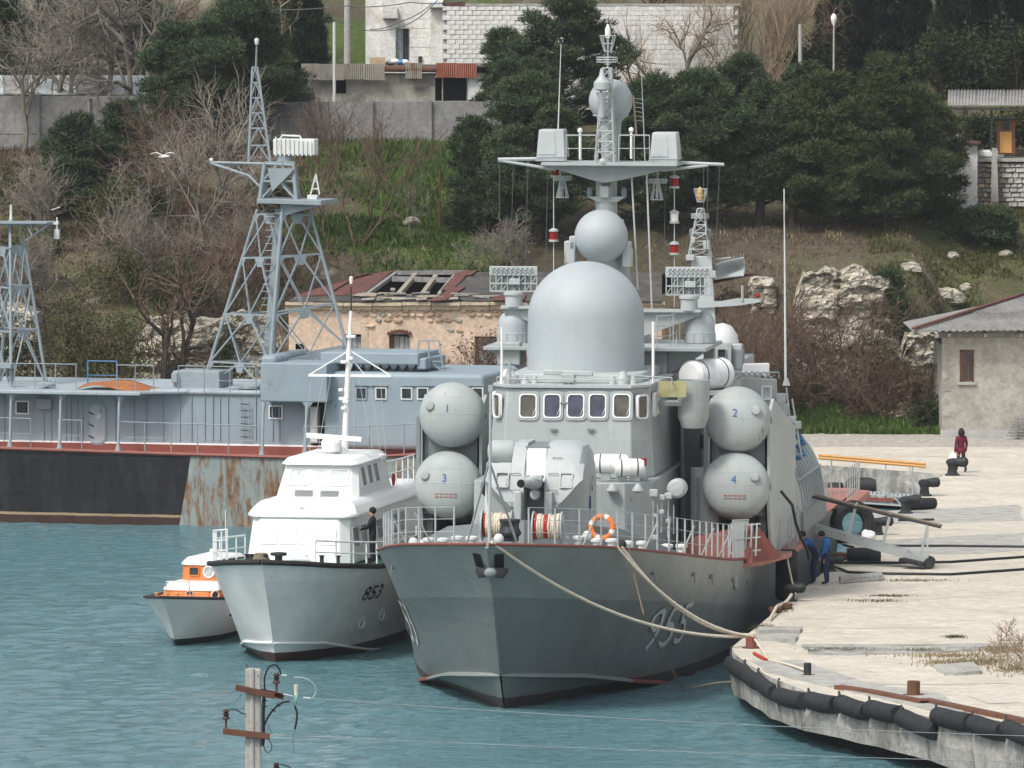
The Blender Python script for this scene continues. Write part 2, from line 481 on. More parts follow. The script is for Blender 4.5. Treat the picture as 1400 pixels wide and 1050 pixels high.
# ================================================================ THE SETTING
QH = 1.6
def tab_x(tab, x): return interp(tab, x)
def hill(X, Y):
    """ground height of the shore and the slope behind it"""
    right = [(312, 1.6), (318, 1.75), (324, 2.6), (329, 3.6), (331.8, 7.6), (336, 8.4), (345, 9.8), (352, 11.0), (362, 12.7), (375, 14), (390, 15.5), (420, 20.5), (470, 30), (640, 46), (900, 60)]
    mid = [(312, 1.6), (334.5, 1.7), (337.5, 6.2), (343, 8.6), (352, 11.0), (361, 12.8), (375, 13.2), (390, 15.0), (420, 20.5), (470, 30), (640, 46), (900, 60)]
    left = [(312, 1.6), (322, 1.8), (327, 3.4), (331, 6.0), (340, 8.6), (352, 10.8), (361, 12.5), (372, 13.3), (390, 15.0), (420, 20.5), (470, 30), (640, 46), (900, 60)]
    fr = [(312, 1.6), (320, 1.7), (333, 3.2), (340, 7.2), (346, 9.4), (350.5, 10.6), (353, 12.4), (362, 12.8), (375, 14), (390, 15.5), (420, 20.5), (470, 30), (640, 46), (900, 60)]
    wl = 1 - smoothstep(-14, -10.5, X); wr = smoothstep(7, 9.5, X); wf = smoothstep(17.5, 20.5, X)
    h = lerp(lerp(lerp(interp(mid, Y), interp(left, Y), wl), interp(right, Y), wr), interp(fr, Y), wf)
    k = smoothstep(316, 324, Y)
    if -11 < X < 8.5: k *= smoothstep(334, 337, Y)
    k *= 1 - .8 * smoothstep(358, 362, Y) * (1 - smoothstep(376, 384, Y))
    h += k * (.55 * fbm(X * .11, Y * .11, 3) + .28 * fbm(X * .45, Y * .45, 9) + .1 * fbm(X * 1.3, Y * 1.3, 5))
    return h
def on_hill(x, y, lo=316, hi=520):
    """the point where the pixel's ray meets the hillside"""
    d = ray(x, y); prev = lo; Y = lo
    while Y < hi:
        p = EYE + d * (Y / d.y)
        if p.z <= hill(p.x, Y): return Vector((p.x, Y, hill(p.x, Y)))
        Y += .35
    return Vector((EYE + d * (hi / d.y)))

# --- ground sheet with its cover (grass, litter, rubble) as colour of the ground itself
def ground():
    xs = [-420, -300, -200, -140, -100, -75] + [-60 + .6 * i for i in range(201)] + [75, 100, 140, 200, 300, 420]
    ys = [311.5 + .55 * i for i in range(int((400 - 311.5) / .55))] + [400 + 3 * i for i in range(24)] + [480, 520, 570, 640, 720, 900]
    v, f, col = [], [], []
    nx = len(xs)
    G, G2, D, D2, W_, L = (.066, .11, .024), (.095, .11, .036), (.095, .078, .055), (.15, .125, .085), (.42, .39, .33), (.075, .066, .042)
    for Y in ys:
        for X in xs:
            z = hill(X, Y); v.append((X, Y, z))
            n1 = fbm(X * .16, Y * .16, 1); n2 = fbm(X * .7, Y * .7, 2); n3 = fbm(X * 2.3, Y * 2.3, 4)
            px = 700 + X * FPX / Y + 70 * n1 + 25 * n2
            c = Vector(D).lerp(Vector(D2), .5 + .6 * n1)
            g = 0.0
            if 400 < px < 700 and Y > 337: g = smoothstep(-.25, .2, n1 + .3 * n2 + .35 * smoothstep(470, 520, px) - .8 * smoothstep(343, 338, Y))
            elif px >= 1200: g = .6 * smoothstep(-.2, .35, n1 + .4 * n2 + .1)
            elif px > 700: g = .35 * smoothstep(.0, .4, n1 + .3 * n2)
            else: g = .55 * smoothstep(-.1, .4, n1 + .3 * n2)
            if Y < 325 and px > 900: g = max(g, .8 * smoothstep(317.5, 319.5, Y + 1.2 * n2) * smoothstep(328, 323, Y))
            c = c.lerp(Vector(G).lerp(Vector(G2), .5 + .5 * n2), g)
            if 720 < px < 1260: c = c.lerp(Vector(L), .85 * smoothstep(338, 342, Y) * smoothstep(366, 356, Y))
            w = smoothstep(.36, .5, n3 * .7 + n2 * .3) * (.75 if px > 1180 or px < 420 else .2)
            if 316 > Y: w = 0
            c = c.lerp(Vector(W_), w * .8)
            c = c.lerp(Vector((.46, .43, .38)), smoothstep(319.2 + .8 * n2, 317.6, Y))
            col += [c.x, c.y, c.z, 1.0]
    for j in range(len(ys) - 1):
        for i in range(nx - 1):
            a = j * nx + i; f.append((a, a + 1, a + 1 + nx, a + nx))
    me = bpy.data.meshes.new('hillside'); me.from_pydata(v, [], f)
    at_ = me.color_attributes.new('cover', 'FLOAT_COLOR', 'POINT'); at_.data.foreach_set('color', col)
    me.polygons.foreach_set('use_smooth', [True] * len(f))
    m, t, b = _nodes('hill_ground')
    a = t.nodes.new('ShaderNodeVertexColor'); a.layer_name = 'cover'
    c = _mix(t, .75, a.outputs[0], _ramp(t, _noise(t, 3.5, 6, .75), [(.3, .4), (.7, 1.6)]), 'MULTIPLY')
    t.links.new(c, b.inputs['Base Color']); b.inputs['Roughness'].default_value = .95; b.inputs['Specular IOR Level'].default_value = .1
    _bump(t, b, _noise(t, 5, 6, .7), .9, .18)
    me.materials.append(m)
    o = bpy.data.objects.new('hillside', me); COL.objects.link(o); tag(o, kind='structure', label='rough grassy and stony slope rising behind the quay', cat='hillside')
ground()

# --- water: a displaced sheet, fine where it is seen
def water():
    xs = [-900, -400, -160, -80, -50] + [-32 + .32 * i for i in range(int(64 / .32) + 1)] + [50, 80, 160, 400, 900]
    ys = [-200, -50, 60, 120, 160, 180] + [188 + .2 * i for i in range(int(118 / .2) + 1)] + [310, 330]
    v, f = [], []; nx = len(xs)
    for Y in ys:
        for X in xs:
            k = 1.0 if (-32.5 < X < 32.5 and 187 < Y < 307) else 0.0
            calm = .45 + .75 * smoothstep(-.4, .4, fbm(X * .05, Y * .02, 7))
            z = k * calm * (.075 * fbm(X * .45 + Y * .06, Y * .8, 0, 3) + .085 * fbm(X * 1.1, Y * 1.9, 4, 2)) - .02
            v.append((X, Y, z))
    for j in range(len(ys) - 1):
        for i in range(nx - 1):
            a = j * nx + i; f.append((a, a + 1, a + 1 + nx, a + nx))
    me = bpy.data.meshes.new('water'); me.from_pydata(v, [], f)
    me.polygons.foreach_set('use_smooth', [True] * len(f))
    m, t, b = _nodes('sea_water')
    c = _ramp(t, _noise(t, .035, 4, .6, stretch=(1, .5, 1)), [(.3, (.072, .172, .198)), (.7, (.108, .225, .255))])
    t.links.new(c, b.inputs['Base Color'])
    b.inputs['Roughness'].default_value = .06; b.inputs['Specular IOR Level'].default_value = .5; b.inputs['IOR'].default_value = 1.33
    n1 = _noise(t, 4.2, 5, .62, stretch=(.45, 1.6, 1)); _bump(t, b, n1, 1.0, .26)
    me.materials.append(m)
    o = bpy.data.objects.new('water', me); COL.objects.link(o); tag(o, kind='structure', label='rippled teal harbour water', cat='water')
water()
sb = MB().box((-900, -200, -9.2), (900, 900, -9)).build('seabed', 'concrete_block', smooth=0); tag(sb, kind='structure')

# --- the quay
NEAR = [(1000, 885), (1004, 893), (1020, 906), (1052, 925), (1100, 944), (1150, 953), (1200, 963), (1250, 975), (1300, 988), (1350, 1000), (1400, 1012), (1500, 1040), (1700, 1105)]
near = [gnd(x, y, QH) for x, y in NEAR]
side0, side1 = gnd(1000, 885, QH), gnd(1291, 648, QH)
far = [Vector((12.8, 300.3, QH)), Vector((6, 302.5, QH)), Vector((-60, 311.3, QH)), Vector((-300, 311.3, QH))]
def near_Y(x):                                   # depth of the quay's near edge at a picture column
    for p, q in zip(near, near[1:]):
        a, b = 700 + p.x * FPX / p.y, 700 + q.x * FPX / q.y
        if a <= x <= b: return lerp(p.y, q.y, (x - a) / (b - a))
    return near[0].y if x < 1010 else near[-1].y
RECESS = [gnd(1030, 868, QH), gnd(1037, 854, QH), gnd(1098, 856, QH), gnd(1086, 884, QH), gnd(1022, 887, QH)]
def quay():
    # top sheet as a fan of strips: from the edge line outwards to the right
    E = [side1.lerp(side0, i / 24) for i in range(25)]
    edge = [Vector((-300, 311.3, QH)), Vector((-60, 311.3, QH)), Vector((6, 302.5, QH)), Vector((12.8, 300.3, QH))]
    out = edge + E + near[1:]
    outline = out + [Vector((400, near[-1].y - 30, QH)), Vector((400, 323, QH)), Vector((-300, 323, QH))]
    bm = bmesh.new()
    top = [bm.verts.new(p) for p in outline]
    from mathutils.geometry import tessellate_polygon
    for tri in tessellate_polygon([outline]): bm.faces.new([top[i] for i in tri])
    for i in range(len(out) - 1):
        p, q = out[i], out[i + 1]
        d = (q - p); L = d.length; k = max(1, int(L / 1.1)) if L < 60 else 1
        nrm = Vector((d.y, -d.x, 0)).normalized()
        prev = None
        for j in range(k + 1):
            s = p.lerp(q, j / k)
            w = .05 * fbm(s.x * 1.7, s.y * 1.7, 2)
            zb = .42 + .16 * fbm(s.x * .9, s.y * .9, 8)
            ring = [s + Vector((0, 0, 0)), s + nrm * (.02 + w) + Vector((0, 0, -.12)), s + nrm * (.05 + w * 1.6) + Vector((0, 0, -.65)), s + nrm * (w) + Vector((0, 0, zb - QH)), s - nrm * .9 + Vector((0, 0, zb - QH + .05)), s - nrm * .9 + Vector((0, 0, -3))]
            ring = [bm.verts.new(c) for c in ring]
            if prev:
                for a in range(5):
                    try: bm.faces.new((prev[a], ring[a], ring[a + 1], prev[a + 1]))
                    except ValueError: pass
            prev = ring
    bmesh.ops.recalc_face_normals(bm, faces=bm.faces)
    for f in bm.faces:
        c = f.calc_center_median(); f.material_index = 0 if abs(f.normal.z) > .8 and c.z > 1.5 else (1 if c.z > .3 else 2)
    me = bpy.data.meshes.new('quay'); bm.to_mesh(me); bm.free()
    for k in ('concrete_quay', 'concrete_face', 'dark_inside'): me.materials.append(MATS[k])  # recess under the face gets its shade as black colour
    o = bpy.data.objects.new('quay', me); COL.objects.link(o)
    tag(o, 'pale worn concrete quay with a crumbling edge', 'quay', kind='structure')
    return o
QUAY = quay()
# pieces of the paving that stand out: newer slabs, broken edges, cracks filled with weeds
slab = MB()
def patch(name, px, z0, z1, mat, parent=QUAY, wob=.12, label=None):
    pts = [gnd(x, y, QH) for x, y in px]; P = []
    for i, p in enumerate(pts):
        q = pts[(i + 1) % len(pts)]
        for k in range(4):
            s = p.lerp(q, k / 4); P.append(s + Vector((wob * fbm(s.x * 1.7, s.y * 1.7, 1), wob * fbm(s.x * 1.7, s.y * 1.7, 5), 0)))
    m = MB().prism([p + Vector((0, 0, z0 - QH)) for p in P], (0, 0, z1 - z0))
    o = m.build(name, mat, parent, smooth=0)
    if label: o['label'] = label
    return o
patch('paving_slab', [(1030, 905), (1090, 903), (1190, 935), (1290, 950), (1330, 985), (1230, 962), (1110, 934), (1052, 921)], QH - .02, QH + .03, 'concrete_block', label='pale grey newer concrete strip along the edge')
patch('paving_slab', [(1095, 882), (1400, 880), (1400, 884), (1300, 893), (1110, 896)], QH - .02, QH + .012, 'concrete_face', wob=.3)
patch('paving_slab', [(1180, 700), (1400, 690), (1400, 712), (1190, 716)], QH - .02, QH + .008, 'concrete_block', wob=.5)
patch('paving_slab', [(1150, 742), (1400, 728), (1400, 754), (1230, 760)], QH - .02, QH + .008, 'concrete_block', wob=.5)
patch('paving_slab', [(1278, 913), (1330, 909), (1342, 922), (1290, 924)], QH - .02, QH + .1, 'concrete_block', label='loose broken slab lying among weeds')
patch('sunken_step', [(1030, 872), (1039, 856), (1098, 857), (1087, 882)], QH - .02, QH + .006, 'concrete_face', wob=.02)
patch('step_tread', [(1034, 866), (1037, 861), (1096, 861), (1094, 866)], QH, QH + .10, 'concrete_block', wob=.02)
patch('step_tread', [(1030, 876), (1032, 871), (1091, 872), (1088, 878)], QH, QH + .09, 'concrete_block', wob=.02)
# cracks: narrow dark gaps with ragged sides
def crack(px, w):
    pts = [gnd(x, y, QH + .006) for x, y in px]; L = []
    for p, q in zip(pts, pts[1:]):
        k = max(2, int((q - p).length / .5))
        L += [p.lerp(q, i / k) for i in range(k)]
    L.append(pts[-1]); L = [p + Vector((0, .25 * fbm(p.x * .8, p.y * .8, 3), 0)) for p in L]
    m = MB(); n = len(L)
    for i in range(n - 1):
        a, b = w * (.4 + .9 * abs(fbm(L[i].x * 2, 1, 1))), w * (.4 + .9 * abs(fbm(L[i + 1].x * 2, 1, 1)))
        if i == 0: a = .005
        if i == n - 2: b = .005
        m.quad(L[i] + Vector((0, -a, 0)), L[i + 1] + Vector((0, -b, 0)), L[i + 1] + Vector((0, b, 0)), L[i] + Vector((0, a, 0)))
    m.build('joint', 'concrete_face', QUAY, smooth=0)
for px, w in [([(1105, 858), (1180, 859), (1330, 858)], .05), ([(1060, 846), (1150, 846)], .05), ([(1094, 888), (1240, 886), (1400, 879)], .12), ([(1150, 936), (1230, 936), (1390, 934)], .07), ([(1170, 715), (1290, 716), (1400, 724)], .06), ([(1160, 622), (1280, 624), (1400, 617)], .05),
              ([(1290, 648), (1330, 652), (1400, 648)], .06), ([(1180, 676), (1300, 676), (1400, 681)], .04), ([(1110, 820), (1260, 819), (1390, 812)], .04), ([(1320, 950), (1352, 962), (1398, 960)], .16), ([(1140, 932), (1215, 934)], .25), ([(1310, 900), (1395, 896)], .1), ([(1180, 916), (1200, 920)], .15)]:
    crack(px, w)

# --- rubber fenders hung along the near face, each one a thing
FEND = [((999, 905), (1022, 919)), ((1018, 917), (1038, 931)), ((1036, 929), (1062, 947)), ((1063, 948), (1103, 958)), ((1104, 954), (1145, 963)), ((1146, 958), (1188, 971)), ((1187, 967), (1231, 978)), ((1230, 977), (1284, 999)), ((1278, 978), (1330, 990)), ((1328, 988), (1374, 1000)), ((1374, 996), (1424, 1010))]
names = ['curved fender roll at the quay corner beside the grey bow', 'second fender roll from the quay corner', 'third fender roll from the quay corner, end sagging', 'fourth fender roll from the quay corner with a chain at its end', 'fender roll hanging under the short dark post', 'sixth fender roll from the quay corner, under the rusty beam end', 'seventh fender roll, below the middle of the rusty beam', 'long slipped fender roll hanging lower than its neighbours', 'fender roll just right of the slipped one', 'second fender roll from the picture edge', 'last fender roll, cut by the right picture edge']
for (p, q), nm in zip(FEND, names):
    P = at(p[0], p[1], near_Y(min(1690, p[0])) - .32); Q = at(q[0], q[1], near_Y(min(1690, q[0])) - .32)
    d = (Q - P).normalized(); r = .26
    P, Q = P.lerp(Q, .07) + Vector((0, 0, R.uniform(-.05, .04))), Q.lerp(P, .05) + Vector((0, 0, R.uniform(-.07, .03)))
    m = MB(); pts = [P.lerp(Q, i / 6) + Vector((0, 0, -.03 * sin(pi * i / 6))) for i in range(7)]
    m.tube(pts, [r * .93] + [r] * 5 + [r * .93], 14)
    root = thing('rubber_fender', 'black ' + nm, 'fender', tuple(P.lerp(Q, .5)), group='rubber rolls along the quay face')
    o = m.build('roll', 'black_rubber', root); o.location = -root.location
    for e, sg in ((P, -1), (Q, 1)):
        o = MB().tube([e + d * .012 * sg, e + d * .014 * sg], [r * .45, r * .44], 12).build('bore', 'dark_inside', root); o.location = -root.location
    m = MB().tube([P + Vector((-.03, .05, -.27)), P + Vector((-.03, -.26, -.1)), P + Vector((-.03, -.2, .2)), P + Vector((-.03, .1, .3)), Vector((P.x, P.y + .45, QH + .02))], .035, 6)
    o = m.build('chain', 'dark_iron', root); o.location = -root.location
# ================================================================ shared ship pieces
def railing(parent, path, step, h, mat='ship_grey_light', r=.024, wires=(.35, .68, 1.0), wr=.009, skip_ends=False, solid=False, name='railing'):
    """upright stanchions (each a part) joined by wires or bars"""
    path = [Vector(p) for p in path]; seg = [(q - p).length for p, q in zip(path, path[1:])]; L = sum(seg)
    n = max(1, round(L / step)); pts = []
    for i in range(n + 1):
        d = L * i / n; j = 0
        while j < len(seg) - 1 and d > seg[j]: d -= seg[j]; j += 1
        pts.append(path[j].lerp(path[j + 1], min(1, d / seg[j])))
    me = None
    for p in pts:
        if me is None:
            o = MB().cyl((0, 0, 0), (0, 0, h), r, n=6).build('stanchion', mat, parent); me = o.data
        else:
            o = bpy.data.objects.new('stanchion', me); COL.objects.link(o); o.parent = parent
        o.location = p
    for w in wires:
        m = MB()
        m.tube([p + Vector((0, 0, h * w)) for p in pts], wr if w < .99 or not solid else wr * 1.6, 5)
        m.build('rail' if solid else 'rail_wire', mat if solid else 'wire_pale', parent)
    return pts
def rrect(c, rt, up, w, h, r, n=4):
    c, rt, up = Vector(c), Vector(rt).normalized(), Vector(up).normalized(); P = []
    for (sx, sy, t0) in ((1, 1, 0), (-1, 1, pi / 2), (-1, -1, pi), (1, -1, 1.5 * pi)):
        for k in range(n + 1):
            t = t0 + pi / 2 * k / n
            P.append(c + rt * (sx * (w / 2 - r) + r * cos(t)) + up * (sy * (h / 2 - r) + r * sin(t)))
    return P
def window(parent, c, rt, up, w, h, r=.08, fw=.05, frame='white_gloss', pane='glass_dark', depth=.05, name='window'):
    """a frame that stands proud, its pane set back inside it"""
    c, rt, up = Vector(c), Vector(rt).normalized(), Vector(up).normalized(); n = rt.cross(up).normalized()
    out = rrect(c, rt, up, w, h, r); inn = rrect(c, rt, up, w - 2 * fw, h - 2 * fw, max(.01, r - fw * .6))
    d = n * depth
    m = MB().loft([[p - d for p in out], [p + d for p in out], [p + d for p in inn], [p - d for p in inn]], cap=False)
    f = m.build(name, frame, parent, smooth=40)
    p = MB(); q = [p_ + d * .1 for p_ in rrect(c, rt, up, w - 1.6 * fw, h - 1.6 * fw, max(.01, r - fw * .5))]
    p.v = [Vector(a) for a in q]; p.face(range(len(q))); p.build('pane', pane, f, smooth=0)
    return f
def porthole(parent, c, n, r, frame='white_gloss', pane='glass_dark', name='porthole'):
    n = Vector(n).normalized()
    f = MB().lathe([(r, -.05), (r * 1.02, .03), (r * .92, .05), (r * .78, .04), (r * .76, -.02)], 20, c, n).build(name, frame, parent)
    MB().lathe([(r * .8, .0), (r * .8, .004)], 20, c, n).build('pane', pane, f, smooth=0)
    return f
def split_paint(name, layers, rough=.42, streaks=.3, bump=.3, rustmask=None):
    """hull paint in zones; each layer after the first: (kx, ky, kz, c, colour): applies where kx*x+ky*y+kz*z > c"""
    m, t, b = _nodes(name)
    tc = t.nodes.new('ShaderNodeTexCoord'); cur = None
    jn = _noise(t, 1.6, 4, .7); n1 = _noise(t, .7, 6, .65); n2 = _noise(t, 1, 5, .7, stretch=(2.2, 2.2, .22)); n5 = _noise(t, 3.5, 5, .7)
    for L in layers:
        col = L if len(L) == 3 else L[-1]
        cc = _ramp(t, n1, [(.28, sc(col, .86)), (.5, col), (.75, sc(col, 1.12))])
        if cur is None: cur = cc; continue
        kx, ky, kz, c0 = L[:4]
        d = t.nodes.new('ShaderNodeVectorMath'); d.operation = 'DOT_PRODUCT'; d.inputs[1].default_value = (kx, ky, kz)
        t.links.new(tc.outputs['Object'], d.inputs[0])
        a = t.nodes.new('ShaderNodeMath'); a.operation = 'MULTIPLY_ADD'; a.inputs[1].default_value = .06
        t.links.new(jn, a.inputs[0]); t.links.new(d.outputs['Value'], a.inputs[2])
        g = t.nodes.new('ShaderNodeMath'); g.operation = 'GREATER_THAN'; g.inputs[1].default_value = c0 + .03
        t.links.new(a.outputs[0], g.inputs[0])
        cur = _mix(t, g.outputs[0], cur, cc)
    cur = _mix(t, _ramp(t, n2, [(.5, 0), (.78, streaks)]), cur, _mix(t, .5, cur, (.16, .15, .13)))
    cur = _mix(t, _ramp(t, n5, [(.68, 0), (.75, .25)]), cur, (.12, .11, .10))
    if rustmask:
        r1 = _noise(t, 1, 6, .75, stretch=(2.6, 2.6, .30), dist=.3)
        f = _ramp(t, r1, [(rustmask[0], 0), (rustmask[0] + .12, rustmask[1])]); f = _mix(t, _mix(t, .03, g.outputs[0], 1.0), (0, 0, 0), f)
        cur = _mix(t, f, cur, _ramp(t, n5, [(.3, (.10, .045, .02)), (.7, (.33, .17, .07))]))
    cur, hh_ = _plates(t, cur, _noise(t, 1.3, 3), .16, 2.6, 1.3)
    t.links.new(cur, b.inputs['Base Color']); b.inputs['Roughness'].default_value = rough
    _bump(t, b, hh_, bump, .14)
    return m

# ================================================================ THE CORVETTE
o0 = gnd(687, 970, 0)
CF = Frame(o0.x, o0.y, 7.8)
CV = thing('missile_corvette', 'grey missile corvette with big round-topped radome moored bow-on at the quay', 'warship', tuple(CF.O), -CF.t)
def aboard(o):
    o.location = CF.O; o.rotation_euler = (0, 0, -CF.t); return o
K = CF.K
SG, SL, SD = 'ship_grey', 'ship_grey_light', 'ship_grey_dark'
LEN = 52.5
def dz(a): return interp([(-3.3, 5.08), (0, 4.78), (4, 4.32), (9, 3.78), (14, 3.3), (18, 3.02), (26, 2.9), (53, 2.75)], a)
LV = [  # (stem position, half breadth against distance from the stem, height against a)
    (1.6, [(0, .01), (6, .5), (14, 2.2), (22, 3.6), (60, 3.6)], lambda a: -1.4),
    (-.45, [(0, .03), (1, .75), (2, 1.32), (4, 2.15), (7, 3.1), (10, 3.85), (13, 4.4), (18, 4.85), (60, 4.8)], lambda a: interp([(-.45, 1.05), (3, .72), (7, .16), (9, -.06), (14, -.4), (60, -.4)], a)),
    (-1.7, [(0, .04), (1, .92), (3, 2.12), (6, 3.2), (10, 4.2), (14, 4.75), (18, 5.05), (60, 5.0)], lambda a: lerp(interp([(-.45, 1.05), (3, .72), (7, .16), (9, -.06), (14, -.4), (60, -.4)], a), dz(a), .52)),
    (-3.3, [(0, .06), (.6, .95), (1.6, 1.95), (3, 2.95), (5, 3.75), (8, 4.5), (12, 4.98), (17, 5.3), (22, 5.4), (60, 5.3)], dz)]
def hull_pt(s, lv, f, side):
    """s: distance behind the stem, between level lv and lv+1 at fraction f"""
    A, B = LV[lv], LV[lv + 1]; st = lerp(A[0], B[0], f); g = f
    a = st + s * (LEN - st) / LEN
    b = lerp(interp(A[1], s), interp(B[1], s), g)
    z = lerp(A[2](st + s if f == 0 else a), B[2](a), f)
    return Vector((side * b, a, z))
ss = [0, .25, .5, .8, 1.2, 1.7, 2.3, 3, 4, 5, 6, 7, 8, 9.5, 11, 12.5, 14, 16, 18, 20, 23, 27, 32, 38, 45, LEN]
rows = [(0, 0), (0, .5), (1, 0), (1, .33), (1, .66), (2, 0), (2, .33), (2, .66), (2, 1)]
split_paint('corvette_hull', [(.062, .04, .036), (0, .0, 1, .32, (.188, .21, .207)), (0, .0942, 1, 3.28, (.275, .297, .286))], .45, .45, .5, rustmask=(.64, .3))
m = MB()
for side in (-1, 1):
    m.grid(lambda u, v, side=side: hull_pt(ss[round(u * (len(ss) - 1))], *rows[round(v * (len(rows) - 1))], side), len(ss) - 1, len(rows) - 1)
tr = [hull_pt(LEN, *r, -1) for r in rows] + [hull_pt(LEN, *r, 1) for r in rows][::-1]
m.v += tr; m.face(range(len(m.v) - len(tr), len(m.v)))
bmw = m.build('hull', 'corvette_hull', CV, smooth=40)
HULL = bmw
def hull_at(a, z, side):
    f, lv = .5, 1
    s = a + 1
    for _ in range(8):
        best = None
        for lv_ in (1, 2):
            A, B = LV[lv_], LV[lv_ + 1]
            za, zb = A[2](a), B[2](a)
            if z >= za - .01 or lv_ == 1: best = (lv_, min(1, max(0, (z - za) / (zb - za))))
        lv, f = best; st = lerp(LV[lv][0], LV[lv + 1][0], f); s = max(0, (a - st) * LEN / (LEN - st))
    p = hull_pt(s, lv, f, side); return p
lettering('hull_number', '955', 1.82, lambda x, y: hull_at(6.3 + x * 1.3 + .1 * y, 1.15 + y, 1) + Vector((.03, -.02, 0)), 'number_white', HULL, bold=-.009)
lettering('hull_number', '955', 1.82, lambda x, y: hull_at(9.4 - x * 1.12 + .1 * y, 1.2 + y, -1) + Vector((-.03, -.02, 0)), 'number_white', HULL)
# spray rails along the chine
for side in (-1, 1):
    m = MB(); R1 = []; N = 26
    for i in range(N + 1):
        p = hull_pt(.02 + 9.4 * i / N, 1, 0, side); w = .20 * min(1, i / 3)
        R1.append([p + Vector((0, 0, -.05)), p + Vector((side * w, -w * .6, -.03)), p + Vector((side * w, -w * .6, .02)), p + Vector((0, 0, .09))])
        if i: 
            k = 0 if i < N * .72 else 1
            m.use(k); n = len(m.v); m.v += [q for q in R1[-2]] + [q for q in R1[-1]]
            for j in range(4): m.face((n + j, n + (j + 1) % 4, n + 4 + (j + 1) % 4, n + 4 + j))
    m.build('spray_rail', ['hull_upper', 'red_deck'], HULL, fix=True)
# stem bar
MB().tube([hull_pt(0, 1, 0, 1) + Vector((-.03, -.01, 0)), hull_pt(0, 2, 0, 1) + Vector((-.04, -.01, 0)), hull_pt(0, 2, .5, 1) + Vector((-.05, 0, 0)), hull_pt(0, 2, 1, 1) + Vector((-.06, 0, -.05))], .055, 8).build('stem_bar', 'corvette_hull', HULL)
# deck
m = MB()
dl = [hull_pt(s, 2, 1, -1) for s in ss]; dr = [hull_pt(s, 2, 1, 1) for s in ss]
for i in range(len(ss) - 1): m.quad(dl[i] + Vector((0, 0, -.01)), dr[i] + Vector((0, 0, -.01)), dr[i + 1] + Vector((0, 0, -.01)), dl[i + 1] + Vector((0, 0, -.01)))
m.build('deck', 'deck_grey', CV, smooth=0)
for side in (-1, 1):
    e = [hull_pt(s, 2, 1, side) for s in ss]; m = MB()
    for p, q in zip(e, e[1:]):
        ip, iq = p - Vector((side * min(.4, abs(p.x) * .5), 0, -.006)), q - Vector((side * min(.4, abs(q.x) * .5), 0, -.006))
        m.quad(p + Vector((0, 0, .006)), q + Vector((0, 0, .006)), iq, ip)
    m.build('waterway', 'red_deck', CV, smooth=0)
    m = MB(); m.tube([p + Vector((0, 0, .03)) for p in e], .05, 6); m.build('deck_edge_bar', 'red_deck', CV)
# anchor in its pocket on the stem
def on_stem(x, y, side, off=.05):
    p = K(x, y, -2.2); z = p.z
    b = p.x; best = min((abs(abs(hull_at(a_ * .05 - 3.2, z, 1).x) - abs(b)), a_) for a_ in range(60)); a = best[1] * .05 - 3.2
    return Vector((b, hull_at(a, z, 1).y - off, z))
for (q, side) in (([(650, 754), (661, 755), (665, 775), (653, 773)], -1), ([(682, 755), (693, 755), (691, 775), (680, 774)], 1)):
    m = MB(); P = [on_stem(x, y, side) for x, y in q]; m.prism(P, (0, .2, 0)); m.build('anchor_pocket', 'dark_inside', HULL, smooth=0)
c = K(670.5, 783, -2.95)
m = MB().ball(c, .2, 14, 8, (1, .6, .75)); m.build('anchor', SD, HULL)
for sx in (-1, 1):
    m = MB(); m.loft([rrect(c + Vector((sx * .15, .05, 0)), (0, 1, 0), (0, 0, 1), .2, .26, .05, 2), rrect(c + Vector((sx * .36, .12, -.03)), (0, 1, 0), (0, 0, 1), .16, .3, .05, 2), rrect(c + Vector((sx * .47, .3, .05)), (0, 1, 0), (0, 0, 1), .06, .1, .02, 2)])
    m.build('anchor_fluke', 'dark_iron', HULL)
# small fittings along the upper strake
for (x, y) in ((893, 783), (947, 785), (971, 788), (1002, 793), (1035, 796), (538, 775)):
    side = 1 if x > 670 else -1
    best = None
    for i in range(140):
        a = -2 + i * .15
        p = K(x, y, a); h = hull_at(a, p.z, side); d = abs(h.x - p.x)
        if best is None or d < best[0]: best = (d, h)
    h = best[1]; m = MB().cyl(h - Vector((side * .05, 0, 0)), h + Vector((side * .06, -.06, 0)), .07, n=10); m.cyl(h + Vector((side * .05, -.05, 0)), h + Vector((side * .07, -.06, -.25)), .02)
    m.build('hull_fitting', SD, HULL)
h = hull_at(15.6, 2.5, 1); MB().lathe([(.24, -.02), (.24, .03), (.18, .04)], 16, h, (1, -.1, .05)).build('hull_scuttle', 'hull_upper', HULL)

# ---- side ledge and red blast screen abreast of the right-hand launchers
m = MB()
m.prism([Vector((5.2, 16.6, 2.86)), Vector((5.85, 17.8, 2.86)), Vector((6.35, 21, 2.84)), Vector((6.35, 26, 2.8)), Vector((5.6, 28, 2.78)), Vector((5.3, 24, 2.8))], (0, 0, .16)); m.build('side_ledge', 'pink_deck', CV, smooth=0)
m = MB().prism([Vector((5.6, 44, 2.6)), Vector((6.2, 45, 2.6)), Vector((6.2, 51.5, 2.6)), Vector((5.0, 52.6, 2.6)), Vector((4.8, 46, 2.6))], (0, 0, .2)); m.build('side_ledge', 'pink_deck', CV, smooth=0)
m = MB()
for s in ((3.3, 5.6),):
    m.hexa([Vector(p) for p in ((s[0], 17.0, 3.0), (s[1], 16.7, 2.99), (s[1], 17.9, 2.99), (s[0], 18.2, 3.0), (s[0] + .3, 17.2, 3.75), (s[1] - .05, 17.1, 4.15), (s[1] - .05, 17.6, 4.15), (s[0] + .3, 17.9, 3.75))])
m.build('blast_screen', 'red_deck', CV, smooth=0)
